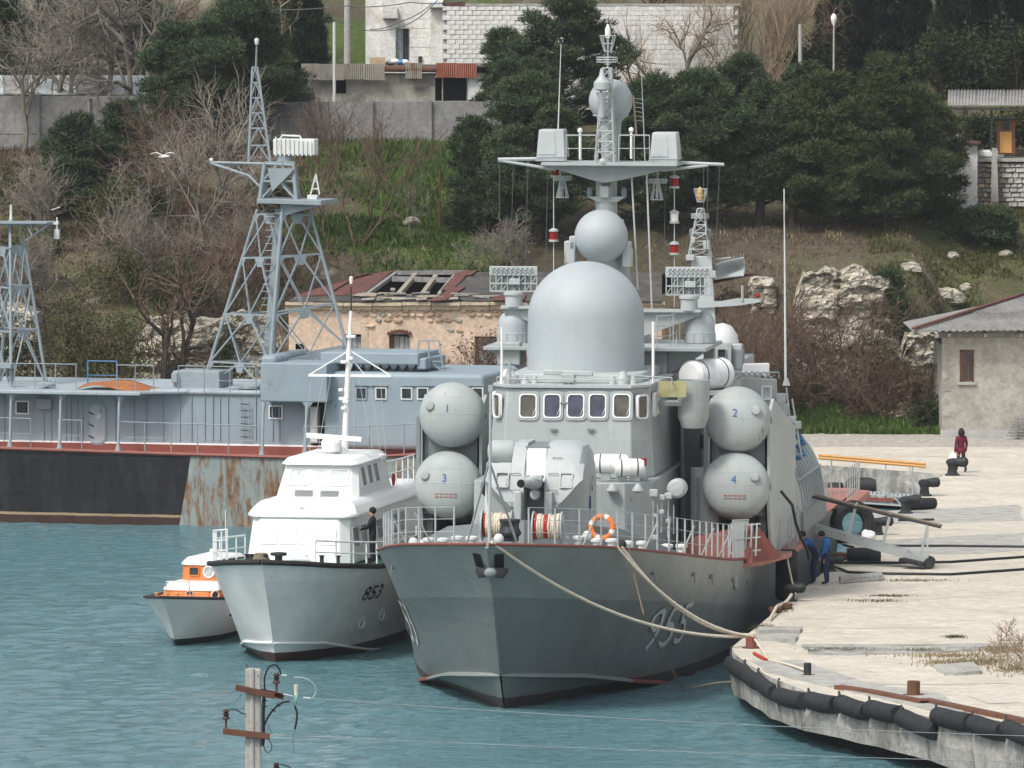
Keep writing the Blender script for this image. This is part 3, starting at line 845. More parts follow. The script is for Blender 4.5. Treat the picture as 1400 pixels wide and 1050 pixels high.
m = MB(); m.prism([Vector((5.3, 16.8, 3.0)), Vector((5.95, 18.4, 3.0)), Vector((5.32, 17.4, 4.0))], (.06, .06, 0)); m.build('blast_screen', 'red_deck', CV, smooth=0)
for i in range(3):
    m = MB(); m.prism([Vector((5.55 + .12 * i, 17.2 + .5 * i, 3.0)), Vector((6.2, 18.2 + .5 * i, 3.0)), Vector((5.6 + .12 * i, 17.8 + .5 * i, 4.1 - .25 * i))], (.05, .05, 0)); m.build('screen_rib', 'red_deck', CV, smooth=0)
m = MB().prism([Vector((3.2, 18.2, 2.99)), Vector((6.0, 18.2, 2.99)), Vector((5.7, 52, 2.82)), Vector((3.2, 52, 2.82))], (0, 0, .03)); m.build('side_deck', 'pink_deck', CV, smooth=0)

# ---- deckhouse
def plan(fb, ch, hb, a0, a1, a2):               # octagonal plan: half front, chamfer depth, half breadth
    return [(-fb, a0), (fb, a0), (hb, a1), (hb, a2), (-hb, a2), (-hb, a1)]
def block(name, p0, z0, p1, z1, mat=SG, parent=CV, bevel=.04):
    m = MB().loft([[Vector((x, y, z0)) for x, y in p0], [Vector((x, y, z1)) for x, y in p1]])
    return m.build(name, mat, parent, smooth=20, bevel=bevel)
zs = K(850, 657, 14).z; zr = K(790, 530, 15.2).z
low = block('deckhouse', plan(2.05, 0, 2.85, 12.9, 13.8, 27), 3.0, plan(2.0, 0, 2.8, 12.95, 13.85, 27), zs)
wh = block('wheelhouse', plan(2.05, 0, 2.62, 14.7, 15.7, 26.5), zs + .002, plan(1.92, 0, 2.42, 15.05, 15.95, 26.5), zr)
# eave line and roof bulwark
MB().loft([[Vector((x * 1.03, (y if y > 20 else y - .1), zr + .002)) for x, y in plan(1.92, 0, 2.42, 15.05, 15.95, 26.5)], [Vector((x * 1.03, (y if y > 20 else y - .1), zr + .08)) for x, y in plan(1.92, 0, 2.42, 15.05, 15.95, 26.5)]]).build('roof_edge', SL, wh, smooth=20)
block('roof_trunk', plan(1.7, 0, 2.1, 16.2, 16.9, 22), zr + .08, plan(1.66, 0, 2.06, 16.24, 16.94, 22), zr + .36, SL, wh)
# front windows
up = Vector((0, .35, zr - zs)).normalized()
def wh_front(x, y):
    for _ in range(1):
        p = K(x, y, 14.9); a = lerp(14.7, 15.05, (p.z - zs) / (zr - zs)); p = K(x, y, a - .015)
    return p
for i, (x, pane) in enumerate(((722, 'glass_tan'), (755, 'glass_blue'), (787, 'glass_blue'), (817, 'glass_blue'), (850, 'glass_tan'))):
    w = window(wh, wh_front(x, 555), (1, 0, 0), up, .56, .77, .13, .042, pane=pane)
    c = wh_front(x, 555)
    MB().loft([rrect(c + Vector((0, d_, .01)), (1, 0, 0), up, a_, b_, .15) for d_, a_, b_ in ((.01, .70, .92), (-.03, .70, .92), (-.03, .57, .78), (.01, .57, .78))], cap=False).build('window_surround', SG, w, smooth=40)
    MB().bar(c + Vector((.16, -.06, -.28)), c + Vector((.24, -.06, -.06)), .04, .012).build('wiper', 'white_gloss', w)
for sx in (-1, 1):                               # chamfer and side windows
    A, B = Vector((2.0 * sx, 14.85, 0)), Vector((2.53 * sx, 15.8, 0)); d = (B - A).normalized()
    c = A.lerp(B, .5) + Vector((0, 0, K(880, 556, 15.4).z)) + Vector((sx * .012, -.0, 0))
    n = Vector((d.y * sx, -d.x * sx, 0)); c += n * .0
    rt = d if sx > 0 else -d
    window(wh, c, rt, (0, 0, 1), .56, .76, .12, .05, pane='glass_tan')
    for k in range(2):
        window(wh, Vector((sx * 2.53, 16.6 + 1.1 * k, K(880, 556, 15.4).z)), (0, sx, 0), (0, 0, 1), .56, .76, .12, .05, pane='glass_tan')
# small fittings on the front
for (x, y) in ((757, 588), (808, 588), (771, 552)):
    p = wh_front(x, y); m = MB().bar(p + Vector((-.12, -.05, .02)), p + Vector((.12, -.05, .03)), .05, .04); m.cyl(p + Vector((0, .03, 0)), p + Vector((0, -.1, -.03)), .04); m.build('bracket', SD, wh)
for x in (838, 873):
    p = K(x, 668, 12.93); m = MB().lathe([(.07, .16), (.1, .1), (.19, -.03), (.19, -.06), (.1, -.12), (0, -.14)], 14, p + Vector((0, -.15, 0)), (0, 0, 1)); m.bar(p + Vector((0, .02, .1)), p + Vector((0, -.16, .1)), .06); m.build('deck_lamp', SL, low)
# navigation light with its box by the shelf
p = K(879, 640, 14.2); m = MB().lathe([(.15, zs - p.z), (.13, .02), (.1, .06)], 12, p); m.build('lamp_post', SG, low); MB().lathe([(.1, 0), (.12, .02), (.12, .22), (.1, .24)], 12, p + Vector((0, 0, .07))).build('signal_lamp', 'lamp_red', low)
# fittings cluster on the lower chamfer (fire main, pipes, ladder rungs, hose reel)
for (x0, y0, x1, y1, r) in ((893, 672, 893, 735, .03), (905, 676, 904, 728, .03), (914, 676, 913, 735, .025), (899, 690, 899, 740, .02), (921, 690, 921, 730, .02)):
    a = 13.2; MB().cyl(K(x0, y0, a + (x0 - 893) * .012), K(x1, y1, a + (x0 - 893) * .012), r, n=6).build('pipe', SL, low)
for (x, y, w_) in ((894, 674, .26), (905, 680, .2), (914, 678, .22), (895, 735, .18), (905, 700, .16), (896, 705, .14), (914, 712, .16)):
    q = K(x, y, 13.15 + (x - 893) * .012); MB().cbox(q, (w_, .2, w_ * .9)).build('valve_box', SL, low, bevel=.03)
p = K(925, 668, 13.75); MB().lathe([(.26, -.5), (.30, -.45), (.30, .05), (.22, .13), (0, .16)], 18, p, (0, -1, 0)).build('vent_cowl', SL, low)
# right-hand bridge wing: bracket tub and yellowish dodger
c = K(948, 550, 17.6)
m = MB().lathe([(.05, -.85), (.36, -.8), (.50, -.45), (.52, .7), (.49, .7), (.48, -.2)], 20, c, (0, 0, 1)); m.build('bridge_wing', SG, CV)
MB().box((2.4, 17.2, c.z - .1), (3.3, 18.4, c.z + .02)).build('wing_floor', SG, CV, smooth=0)
P = [K(900, 521, 16.8), K(938, 521, 16.8), K(938, 543, 16.8), K(900, 543, 16.8)]
MB().prism(P, (0, .04, 0)).build('wind_dodger', 'yellow_panel', CV, smooth=0)
railing(CV, [K(868, 529, 16.2), K(920, 532, 16.6), K(922, 548, 17)], .6, .35, r=.015, wires=(1.0,), wr=.015, solid=True)
railing(wh, [Vector((-2.4, 16.1, zr + .06)), Vector((-1.9, 15.1, zr + .06)), Vector((1.9, 15.1, zr + .06)), Vector((2.4, 16.1, zr + .06))], .8, .2, r=.012, wires=(1.0,), wr=.012, solid=True)
# navigation radar bar, searchlight and lumps on the wheelhouse roof
p = K(777, 517, 15.7)
MB().bar(K(743, 509, 15.7), K(811, 511, 15.7), .14, .16).build('radar_bar', SL, wh, bevel=.03)
m = MB().cbox(p, (.42, .4, .26)); m.cyl(p + Vector((0, 0, -.5)), p, .13, n=12); m.build('radar_pedestal', SG, wh, bevel=.02)
for (x, y, w_) in ((706, 520, .22), (718, 522, .3), (731, 522, .22), (852, 515, .34), (866, 520, .2), (695, 512, .5), (838, 521, .2)):
    q = K(x, y, 15.9); MB().lathe([(w_ * .55, zr - q.z + .08), (w_ * .55, -.05), (w_ * .4, .04), (w_ * .3, .16), (0, .18)], 12, q).build('roof_fitting', 'white_dirty' if x in (695,) else SL, wh)

# ---- the big radome
p0 = K(800, 517, 19.0); zb = p0.z; rr = (K(880, 480, 19.0) - K(722, 480, 19.0)).x / 2
ztop = K(800, 357, 19.0).z; cyl_h = ztop - zb - rr * .98
c = K(801, 517, 19.0)
prof = [(rr * 1.02, -.02), (rr * 1.02, .1), (rr * 1.005, .11), (rr, cyl_h)] + [(rr * cos(t * pi / 28), cyl_h + rr * .98 * sin(t * pi / 28)) for t in range(1, 14)] + [(0, cyl_h + rr * .98)]
rad = MB().lathe(prof, 48, c).build('radome', 'radome_grey', CV)
MB().lathe([(rr * 1.04, -.55), (rr * 1.04, -.02), (rr * .9, -.02)], 40, c).build('radome_base', SG, rad)
for i in range(26):
    t = 2 * pi * i / 26; q = c + Vector((rr * 1.045 * cos(t), rr * 1.045 * sin(t), .02))
    if i == 0: mo = MB().cbox((0, 0, 0), (.1, .1, .16)).build('base_clamp', SG, rad, smooth=0); mo.location = q; mo.rotation_euler = (0, 0, t)
    else:
        k_ = mo.copy(); COL.objects.link(k_); k_.parent = rad; k_.location = q; k_.rotation_euler = (0, 0, t)
# ---- tower behind it
zt = K(900, 472, 23).z
block('tower', [(-2.2, 21.6), (2.3, 21.6), (2.3, 29), (-2.2, 29)], zs, [(-2.2, 21.8), (2.3, 21.8), (2.3, 29), (-2.2, 29)], zt - .12, SD)  # shade on the front is put into the darker grey
MB().box((-3.6, 21.5, zt - .12), (3.6, 26.3, zt)).build('tower_platform', SG, CV, smooth=0, bevel=.02)
for sx in (-1, 1):
    m = MB().prism([Vector((2.3 * sx, 22.2, zt - .12)), Vector((3.6 * sx, 22.2, zt - .12)), Vector((2.3 * sx, 22.2, zt - .9))], (0, .06, 0)); m.build('platform_bracket', SG, CV, smooth=0)
railing(CV, [Vector((2.0, 21.7, zt)), Vector((2.35, 21.7, zt)), Vector((2.35, 25, zt))], .9, 1.0, r=.02, solid=True, wr=.014)
MB().cbox(K(697, 483, 22), (.75, .6, .75)).build('equipment_box', SG, CV, bevel=.05)
tw = K(830, 440, 25)
MB().loft([rrect((.0, 25.2, zt), (1, 0, 0), (0, 1, 0), 2.6, 3.0, .3), rrect((0, 25.0, K(830, 405, 25).z), (1, 0, 0), (0, 1, 0), 1.5, 1.8, .25), rrect((0, 25.0, K(830, 300, 25).z), (1, 0, 0), (0, 1, 0), .95, 1.1, .2)]).build('mast_foot', SG, CV)
# two drum radomes on the platform and two grille antennas over them
def drum(x, y0, y1, wpx, a):
    p = K(x, y0, a); r = wpx / 2 / 42.1; top = K(x, y1, a).z; h = top - p.z - r
    o = MB().lathe([(r * .95, zt - p.z), (r * .95, 0), (r, .02), (r * 1.02, h * .55), (r * 1.04, h * .57), (r, h * .6), (r, h)] + [(r * cos(t * pi / 16), h + r * sin(t * pi / 16)) for t in range(1, 8)] + [(0, h + r)], 28, p).build('drum_radome', 'radome_grey', CV)
    for i in range(10):
        t = 2 * pi * i / 10; q = p + Vector((r * 1.0 * cos(t), r * 1.0 * sin(t), h * .28)); MB().cbox((0, 0, 0), (.05, .03, h * .5), Matrix.Translation(q) @ Matrix.Rotation(t, 4, 'Z')).build('drum_rib', SG, o, smooth=0)
drum(702, 470, 423, 42, 24.0); drum(957, 469, 423, 41, 24.4)
def grille(xc, yc, w_, h_, a, arm):
    T_ = MB(); c = K(xc, yc, a); W_, H_ = w_ / 42.0, h_ / 42.0
    z1, z0 = c.z + H_ / 2, c.z - H_ / 2; zm = z1 - H_ * .38
    g = MB().box((c.x - W_ / 2, a - .04, zm), (c.x + W_ / 2, a + .02, z1)); o = g.build('grille_antenna', SL, CV, smooth=0, bevel=.02)
    for row in (0, 1):                           # zigzag stripes
        zz = lerp(zm, z1, .33 + .34 * row); n = 9
        pts = [Vector((c.x - W_ * .44 + W_ * .88 * i / (2 * n), a - .055, zz + (.05 if i % 2 else -.05))) for i in range(2 * n + 1)]
        MB().tube(pts, .014, 4).build('zigzag_dipole', SD, o)
    for yy in (z0, (z0 + zm) / 2): MB().bar((c.x - W_ / 2 * .98, a, yy), (c.x + W_ / 2 * .98, a, yy), .05).build('frame_bar', SG, o)
    for i in range(9):
        x = c.x - W_ / 2 * .97 + W_ * .97 * i / 8; MB().bar((x, a, z0), (x, a, zm), .035).build('frame_bar', SG, o)
    for i in range(4):
        x = c.x - W_ / 2 * .97 + W_ * .97 * i / 4; MB().bar((x, a + .02, z0), (x + W_ * .24, a + .02, zm), .03).build('frame_brace', SG, o)
    MB().box((c.x - W_ * .3, a + .06, z0), (c.x + W_ * .3, a + .3, zm)).build('grille_back', SD, o, smooth=0)
    MB().cbox((c.x + .05, a - .06, (z0 + zm) / 2 + .06), (.36, .1, .2)).build('feed_box', SL, o, bevel=.02)
    zp = c.z - H_ / 2; MB().lathe([(.28, -.48), (.28, -.12), (.33, -.1), (.33, -.02), (.2, .02)], 16, (c.x, a + .05, zp - .02)).build('turntable', SL, o)
    sg = 1 if c.x > 0 else -1
    m = MB().prism([Vector((c.x + sg * .35, a + .05, zp - .5)), Vector((c.x + sg * .35, a + .05, zp - .68)), Vector((sg * .6, a + .05, zp - 1.6)), Vector((sg * .6, a + .05, zp - .5))], (0, .1, 0)); m.build('antenna_arm', SG, o, smooth=0)
    MB().box((min(sg * .5, c.x + sg * .4), a - .15, zp - .56), (max(sg * .5, c.x + sg * .4), a + .35, zp - .47)).build('arm_flange', SL, o, smooth=0)
grille(702, 381, 66, 34, 23.6, -1); grille(942, 384, 64, 38, 23.8, 1)
# ---- ball radome on the mast front with its side boxes
c = K(822, 323, 23.8); r = 36.5 / 42.3
b_ = MB().ball(c, r, 32, 20).build('ball_radome', 'radome_grey', CV, smooth=60)
MB().lathe([(r * .92, 0), (r * .9, .35), (r * .5, .75), (.3, .9)], 28, c + Vector((0, .1, 0)), (0, 1, 0)).build('ball_back', SG, b_)
for (x, y, w_, h_) in ((780, 345, .36, .75), (784, 332, .22, .45), (858, 352, .3, .6), (859, 336, .18, .3)):
    MB().cbox(K(x, y, 24.0), (w_, .5, h_)).build('side_box', SL, b_, bevel=.04)
MB().cyl(c + Vector((0, .3, -r * .7)), Vector((c.x, 24.6, K(822, 400, 24).z)), .45, .6, 18).build('ball_stalk', SG, b_)
# ---- the mast: column, yoke, platform, yard, boxes, upper ball, lattice top
AM = 25.0
def M(x, y, da=0): return K(x, y, AM + da)
MB().cyl(M(829, 300), M(829, 222), .36, .34, 20).build('mast', SG, CV)
y0 = M(829, 272, -.3); m = MB().prism([M(804, 269, -.35), M(855, 269, -.35), M(843, 276, -.35), M(816, 276, -.35)], (0, .5, 0)); m.build('mast_yoke', SG, CV, smooth=0)
for x in (806, 853): MB().lathe([(.05, -.1), (.09, 0), (.09, .2), (.04, .26)], 10, M(x, 267, -.2)).build('yoke_lamp', SD, CV)
MB().cbox(M(827, 262, -.35), (.3, .3, .4)).build('mast_box', SL, CV, bevel=.04)
m = MB().prism([M(765, 222, -.7), M(890, 222, -.7), M(925, 226, -.7), M(925, 229, -.7), M(850, 246, -.7), M(826, 250, -.7), M(808, 246, -.7), M(757, 230, -.7), M(736, 224, -.7)], (0, .1, 0)); m.build('mast_platform', SG, CV, smooth=0)
MB().prism([M(740, 222, -1.2), M(925, 223, -1.2), M(925, 227, -1.2), M(740, 226, -1.2)], (0, 2.4, 0)).build('platform_floor', SL, CV, smooth=0)
for sx in (-1, 1):
    m = MB().prism([M(829 + sx * 12, 226, .6), M(829 + sx * 72, 226, .6), M(829 + sx * 16, 246, .6)], (0, .08, 0)); m.build('platform_gusset', SD, CV, smooth=0)
MB().tube([M(681, 218), M(740, 217)], .06, 8).build('yard', SL, CV); MB().tube([M(681, 219), M(760, 232)], .05, 8).build('yard_strut', SL, CV)
MB().tube([M(922, 222), M(990, 225)], .055, 8).build('yard', SL, CV); MB().tube([M(968, 226), M(905, 233)], .05, 8).build('yard_strut', SL, CV)
for (x0, x1, ya, yb) in ((734, 772, 177, 216), (889, 926, 181, 219)):
    P0, P1 = M(x0 - 1, yb, -.6), M(x1 + 1, yb, -.6); Q0, Q1 = M(x0 + 2, ya, -.6), M(x1 - 2, ya, -.6)
    m = MB().hexa([P0, P1, P1 + Vector((0, 1.1, 0)), P0 + Vector((0, 1.1, 0)), Q0 + Vector((0, .12, 0)), Q1 + Vector((0, .12, 0)), Q1 + Vector((0, .95, 0)), Q0 + Vector((0, .95, 0))]); bx = m.build('jammer_box', SL, CV, bevel=.04)
    MB().hexa([P0 + Vector((.06, -.012, .1)), P1 + Vector((-.3, -.012, .1)), P1 + Vector((-.3, .05, .1)), P0 + Vector((.06, .05, .1)), Q0 + Vector((.06, .1, -.06)), Q1 + Vector((-.3, .1, -.06)), Q1 + Vector((-.3, .16, -.06)), Q0 + Vector((.06, .16, -.06))]).build('box_face', SL, bx, smooth=0, bevel=.02)
    MB().bar(M(x0 - 1, yb + 2, -.6), M(x1 + 1, yb + 2, -.6), .5, .1).build('box_foot', SG, bx)
c = M(835, 138, .7); r = 30 / 41.9
t_ = MB().ball(c, r, 32, 20).build('upper_ball_radome', 'radome_grey', CV, smooth=60)
MB().lathe([(r * .82, -.62 * r), (r * .84, -.66 * r), (r * .7, -.72 * r), (.35, -.95 * r), (.3, (M(835, 222, .7) - c).z)], 20, c).build('ball_pedestal', SG, t_)
def lattice(parent, base, top, w0, w1, n, r=.03, mat=SL, name='lattice_mast'):
    """four legged lattice: legs, horizontals and diagonals, each its own part"""
    base, top = Vector(base), Vector(top)
    def cr(t, k):
        w = lerp(w0, w1, t) / 2; return base.lerp(top, t) + Vector(((-1, 1, 1, -1)[k] * w, (-1, -1, 1, 1)[k] * w, 0))
    for k in range(4): MB().cyl(cr(0, k), cr(1, k), r, n=6).build('lattice_leg', mat, parent)
    for i in range(n):
        t0, t1 = i / n, (i + 1) / n
        for k in range(4):
            MB().cyl(cr(t1, k), cr(t1, (k + 1) % 4), r * .7, n=5).build('lattice_bar', mat, parent)
            MB().cyl(cr(t0, k), cr(t1, (k + 1) % 4) if i % 2 else cr(t1, (k + 1) % 4), r * .6, n=5).build('lattice_brace', mat, parent)
lattice(CV, M(828, 222, -.5), M(830, 93, -.5), .62, .26, 9, .032)
MB().bar(M(835, 222, -.1), M(835, 93, -.1), .14).build('mast_rail', SL, CV)
# lamps and cages on the mast
def cage(x, y, r0, r1, h, a, mat=SL):
    p = K(x, y, a); N = 8
    m = MB()
    for k in range(N):
        t = 2 * pi * k / N; m.cyl(p + Vector((r0 * cos(t), r0 * sin(t), 0)), p + Vector((r1 * cos(t), r1 * sin(t), h)), .014, n=4)
    for (rr_, zz) in ((r0, 0), (r1, h), ((r0 + r1) / 2, h / 2)):
        m.tube([p + Vector((rr_ * cos(2 * pi * k / 16), rr_ * sin(2 * pi * k / 16), zz)) for k in range(17)], .014, 4)
    return m.build('cage_aerial', mat, CV)
cage(831, 70, .12, .26, .5, AM - .4, SL); cage(830, 85, .33, .33, .16, AM - .4, SL)
MB().lathe([(.07, -.1), (.09, 0), (.09, .2), (.03, .34), (0, .36)], 12, M(831, 48, -.4)).build('top_lamp', 'lamp_white', CV)
MB().cyl(M(831, 92, -.4), M(831, 52, -.4), .03, n=6).build('mast_tip', SL, CV)
MB().lathe([(.14, -.05), (.27, 0), (.27, .22), (.23, .26), (.1, .42), (.06, .65), (0, .68)], 16, M(823, 122, -.9)).build('mast_lantern', SL, CV)
MB().lathe([(.1, -.9), (.12, -.3), (.22, -.1)], 12, M(823, 122, -.9)).build('lantern_stalk', SL, CV)
for (x, y) in ((769, 270), (898, 273)): cage(x, y, .2, .07, .62, AM - .2); 
for (x, y) in ((769, 246), (899, 250)): cage(x, y, .3, .3, .12, AM - .2)
for x in (766, 899): MB().cyl(M(x, 270, -.2), M(x, 228, -.2), .03, n=6).build('aerial_rod', SL, CV)
for (x, y, mt) in ((793, 180, 'lamp_white'), (863, 179, 'lamp_white')): MB().lathe([(.04, -.9), (.04, -.05), (.08, 0), (.08, .08), (.03, .12)], 10, M(x, y, -.6)).build('signal_lamp', mt, CV)
railing(CV, [M(774, 221, -1.1), M(815, 221, -1.1)], .5, .85, r=.016, wires=(.5, 1.0), wr=.014, solid=True)
railing(CV, [M(846, 221, -1.1), M(888, 221, -1.1)], .5, .85, r=.016, wires=(.5, 1.0), wr=.014, solid=True)
MB().cyl(M(763, 178, -.3), M(767, 60, -.3), .025, .01, 5).build('whip_aerial', 'white_dirty', CV)
MB().cyl(M(882, 222, -.3), M(877, 100, -.3), .025, .01, 5).build('whip_aerial', SG, CV)
MB().cyl(M(870, 186, .5), M(866, 130, .5), .04, .03, 5).build('whip_aerial', 'twig_tan', CV)
for k in range(6): MB().cyl(M(866, 134 + 6 * k, .5), M(880, 136 + 6 * k, .5), .008, n=4).build('aerial_tine', SG, CV)
MB().lathe([(.05, 0), (.05, .3), (.1, .35), (.1, .45), (0, .5)], 8, M(826, 224, -1.4), (0, -1, .2)).build('mast_horn', SL, CV)
# hanging signal lamps on their halyards
def lamp_on_line(x, ys, ytop, ybot, a, mats):
    MB().cyl(K(x, ytop, a), K(x, ybot, a), .018, n=5).build('halyard', 'wire_pale', CV)
    for y, mt in zip(ys, mats):
        p = K(x, y, a - .02); o = MB().lathe([(.13, -.13), (.13, .13)], 14, p).build('signal_lantern', mt, CV); MB().lathe([(.16, -.2), (.16, -.13), (.1, -.13)], 14, p).build('lantern_base', SL, o); MB().lathe([(.16, .13), (.16, .18), (.05, .24)], 14, p).build('lantern_cap', SL, o)
lamp_on_line(757, (322,), 232, 375, AM + .2, ('lamp_red',)); lamp_on_line(922, (249, 297, 340), 230, 420, AM + .2, ('lamp_red', 'lamp_white', 'lamp_red'))
lamp_on_line(759, (234,), 228, 240, AM + .2, ('lamp_red',))
for (x0, y0_, x1, y1_) in ((683, 220, 683, 365), (702, 222, 698, 360), (722, 224, 718, 372), (749, 228, 746, 372), (962, 227, 962, 300), (984, 227, 979, 330), (968, 227, 966, 340), (910, 232, 908, 362)):
    MB().cyl(K(x0, y0_, AM), K(x1, y1_, AM), .011, n=4).build('halyard', 'wire', CV)
for (x0, y0_, x1, y1_) in ((863, 230, 872, 395), (884, 236, 892, 440)): MB().cyl(K(x0, y0_, AM - .5), K(x1, y1_, AM - .6), .03, n=5).build('mast_stay', 'wire_pale', CV)
MB().cyl(K(893, 440, 17), K(893, 528, 17), .045, n=8).build('whip_aerial', 'white_gloss', CV)
MB().cyl(K(686, 447, 15.5), K(686, 528, 15.5), .04, n=8).build('whip_aerial', 'white_gloss', CV)
MB().cyl(K(697, 495, 15.5), K(697, 525, 15.5), .05, n=8).build('whip_aerial', SG, CV)
# cable bundle down the mast neck
for k in range(6): MB().tube([M(823 + 2 * k, 228, -.45), M(820 + 3.4 * k, 240, -.5), M(824 + 1.6 * k, 256, -.42)], .02, 5).build('cable', 'dark_iron' if k % 2 else SD, CV)
# ---- after mast with lattice top, yard and dish
AA = 44.0
def A_(x, y, d=0): return K(x, y, AA + d)
MB().hexa([A_(943, 500, -.5), A_(982, 500, -.5), A_(982, 500, .8), A_(943, 500, .8), A_(945, 350, -.4), A_(973, 350, -.4), A_(973, 350, .5), A_(945, 350, .5)]).build('after_mast', SL, CV, bevel=.03)
MB().prism([A_(940, 412, -.6), A_(985, 412, -.6), A_(1008, 408, -.6), A_(1040, 409, -.6), A_(1040, 413, -.6), A_(1008, 418, -.6), A_(960, 421, -.6), A_(940, 420, -.6)], (0, .3, 0)).build('after_yard', SL, CV, smooth=0)
MB().cyl(A_(1015, 412, -.6), A_(1015, 390, -.6), .05, n=6).build('yard_post', SG, CV); MB().ball(A_(1036, 404, -.5), .09, 10, 6).build('signal_lamp', 'lamp_red', CV)
lattice(CV, A_(957, 352), A_(958, 285), .75, .2, 6, .028); cage(958, 276, .12, .24, .45, AA); cage(957, 298, .3, .3, .14, AA)
MB().lathe([(.08, -.1), (.1, 0), (.1, .22), (.03, .36), (0, .38)], 12, A_(957, 270)).build('top_lamp', 'lamp_amber', CV)
for x in (946, 969): MB().lathe([(.04, -.25), (.09, -.12), (.09, .1), (.03, .15)], 10, A_(x, 318)).build('yoke_lamp', SD, CV)
for (x, y, w_, h_) in ((944, 352, .3, .2), (948, 328, .15, .2), (966, 335, .2, .3), (975, 375, .2, .25)): MB().cbox(A_(x, y, -.5), (w_, .3, h_)).build('mast_box', SL, CV, bevel=.02)
def dishf(u, v):
    x0, x1 = 976, 1017; xx = lerp(x0, x1, u); y_t = lerp(360, 351, u); y_b = lerp(381, 376, u) + 2
    p = A_(xx, lerp(y_t, y_b, v), 0); d = .5 * (1 - (2 * v - 1) ** 2) * 1.0 + .35 * (1 - (2 * u - 1) ** 2); return p + Vector((0, d, 0))
m = MB().grid(dishf, 12, 8); o = m.build('dish_antenna', SL, CV); sm = o.modifiers.new('thick', 'SOLIDIFY'); sm.thickness = .05
MB().tube([A_(976, 355, .2), A_(1000, 352, -.5)], .03, 6).build('dish_feed', SG, o); MB().cyl(A_(975, 370, .3), A_(962, 380, .3), .12, n=8).build('dish_arm', SG, o)
for k in range(9):
    p = dishf(k / 8, 0); MB().cbox(p + Vector((0, -.02, .06)), (.03, .05, .12)).build('dish_tooth', SD, o, smooth=0)
# fire-control dome (white teardrop) and boxes right of the after mast
p = K(987, 470, 36); MB().lathe([(.55, -.55), (.62, -.3), (.6, 0), (.5, .35), (.3, .62), (0, .74)], 24, p, (.1, -.25, 1)).build('fire_control_dome', 'white_dirty', CV)
MB().hexa([K(968, 505, 35), K(1000, 505, 35), K(1000, 505, 36.5), K(968, 505, 36.5), K(972, 468, 35), K(1000, 468, 35), K(1000, 468, 36.5), K(972, 468, 36.5)]).build('director_house', SL, CV, bevel=.03)
window(CV, K(987, 483, 34.97), (1, 0, 0), (0, 0, 1), .3, .3, .03, .03, frame=SD)
MB().cbox(K(1009, 491, 35.5), (.4, .6, .7)).build('equipment_box', SD, CV, bevel=.04); MB().cbox(K(1006, 476, 35.5), (.45, .5, .3)).build('equipment_box', SL, CV, bevel=.04)
MB().box((-2.8, 30, 2.9), (2.6, 46, 7.4)).build('after_deckhouse', SG, CV, smooth=0, bevel=.06)
MB().box((-2.2, 33, 7.402), (2.6, 46, K(985, 505, 36).z)).build('after_tower', SG, CV, smooth=0, bevel=.06)
# platform with struts and gear between (910-960, 470-520)
MB().bar(K(880, 479, 28), K(968, 477, 28), .5, .26).build('cross_girder', SG, CV)
for (x0, y0_, x1, y1_) in ((905, 480, 898, 525), (935, 480, 940, 520), (912, 490, 930, 520), (948, 482, 948, 522), (925, 482, 915, 522)): MB().bar(K(x0, y0_, 28), K(x1, y1_, 28), .12).build('girder_strut', SL, CV)
MB().tube([K(925, 489, 27), K(940, 486, 27), K(955, 481, 27)], .05, 6).build('cable', 'hose_black', CV)
MB().cbox(K(970, 487, 26), (.35, .4, .55)).build('equipment_box', SG, CV, bevel=.03)
# right-hand after deckhouse with square window, seen over the launcher
MB().hexa([K(1012, 560, 30), K(1062, 560, 30), K(1062, 560, 38), K(1012, 560, 38), K(1012, 516, 30), K(1062, 518, 30), K(1062, 518, 38), K(1012, 516, 38)]).build('side_house', SL, CV, bevel=.04)
MB().hexa([K(1020, 700, 30.2), K(1085, 700, 30.2), K(1085, 700, 38), K(1020, 700, 38), K(1016, 560, 30.2), K(1070, 560, 30.2), K(1070, 560, 38), K(1016, 560, 38)]).build('side_house_lower', SG, CV, bevel=.04)
window(CV, K(1048, 537, 29.96), (1, 0, 0), (0, 0, 1), .34, .46, .06, .05, pane='glass_pale')
MB().hexa([K(1014, 514, 31), K(1052, 514, 31), K(1052, 514, 33), K(1014, 514, 33), K(1016, 497, 31), K(1052, 496, 31), K(1052, 496, 33), K(1016, 497, 33)]).build('white_locker', 'white_gloss', CV, bevel=.05)
for k in range(5): MB().tube([K(1000 + 8 * k, 518, 29.5), K(1012 + 8 * k, 508, 29.5), K(1024 + 8 * k, 517, 29.5)], .035, 6).build('pipe', SL, CV)
railing(CV, [K(985, 520, 29.4), K(1065, 518, 29.4)], .6, .22, r=.015, wires=(1.0,), wr=.015, solid=True)
for k, (x, y, w_, h_) in enumerate(((1068, 545, .3, .35), (1072, 560, .32, .4), (1078, 575, .25, .3), (1066, 585, .3, .25), (1084, 575, .2, .3), (1070, 610, .3, .3), (1080, 600, .16, .6), (1089, 581, .3, .25))):
    MB().cbox(K(x, y, 30.1), (w_, .4, h_)).build('equipment_box', (SL, SG)[k % 2], CV, bevel=.03)
for (x0, y0_, x1, y1_) in ((1060, 522, 1080, 690), (1075, 530, 1088, 640), (1068, 560, 1068, 640), (1083, 545, 1096, 625)): MB().cyl(K(x0, y0_, 30), K(x1, y1_, 30), .03, n=6).build('pipe', SL, CV)
p = K(1075, 527, 31); MB().cyl(p, p + Vector((0, 0, .25)), .14, .06, 10).build('aerial_base', SL, CV); MB().cyl(K(1074, 522, 31), K(1072, 258, 31), .045, .02, 6).build('whip_aerial', 'white_dirty', CV)
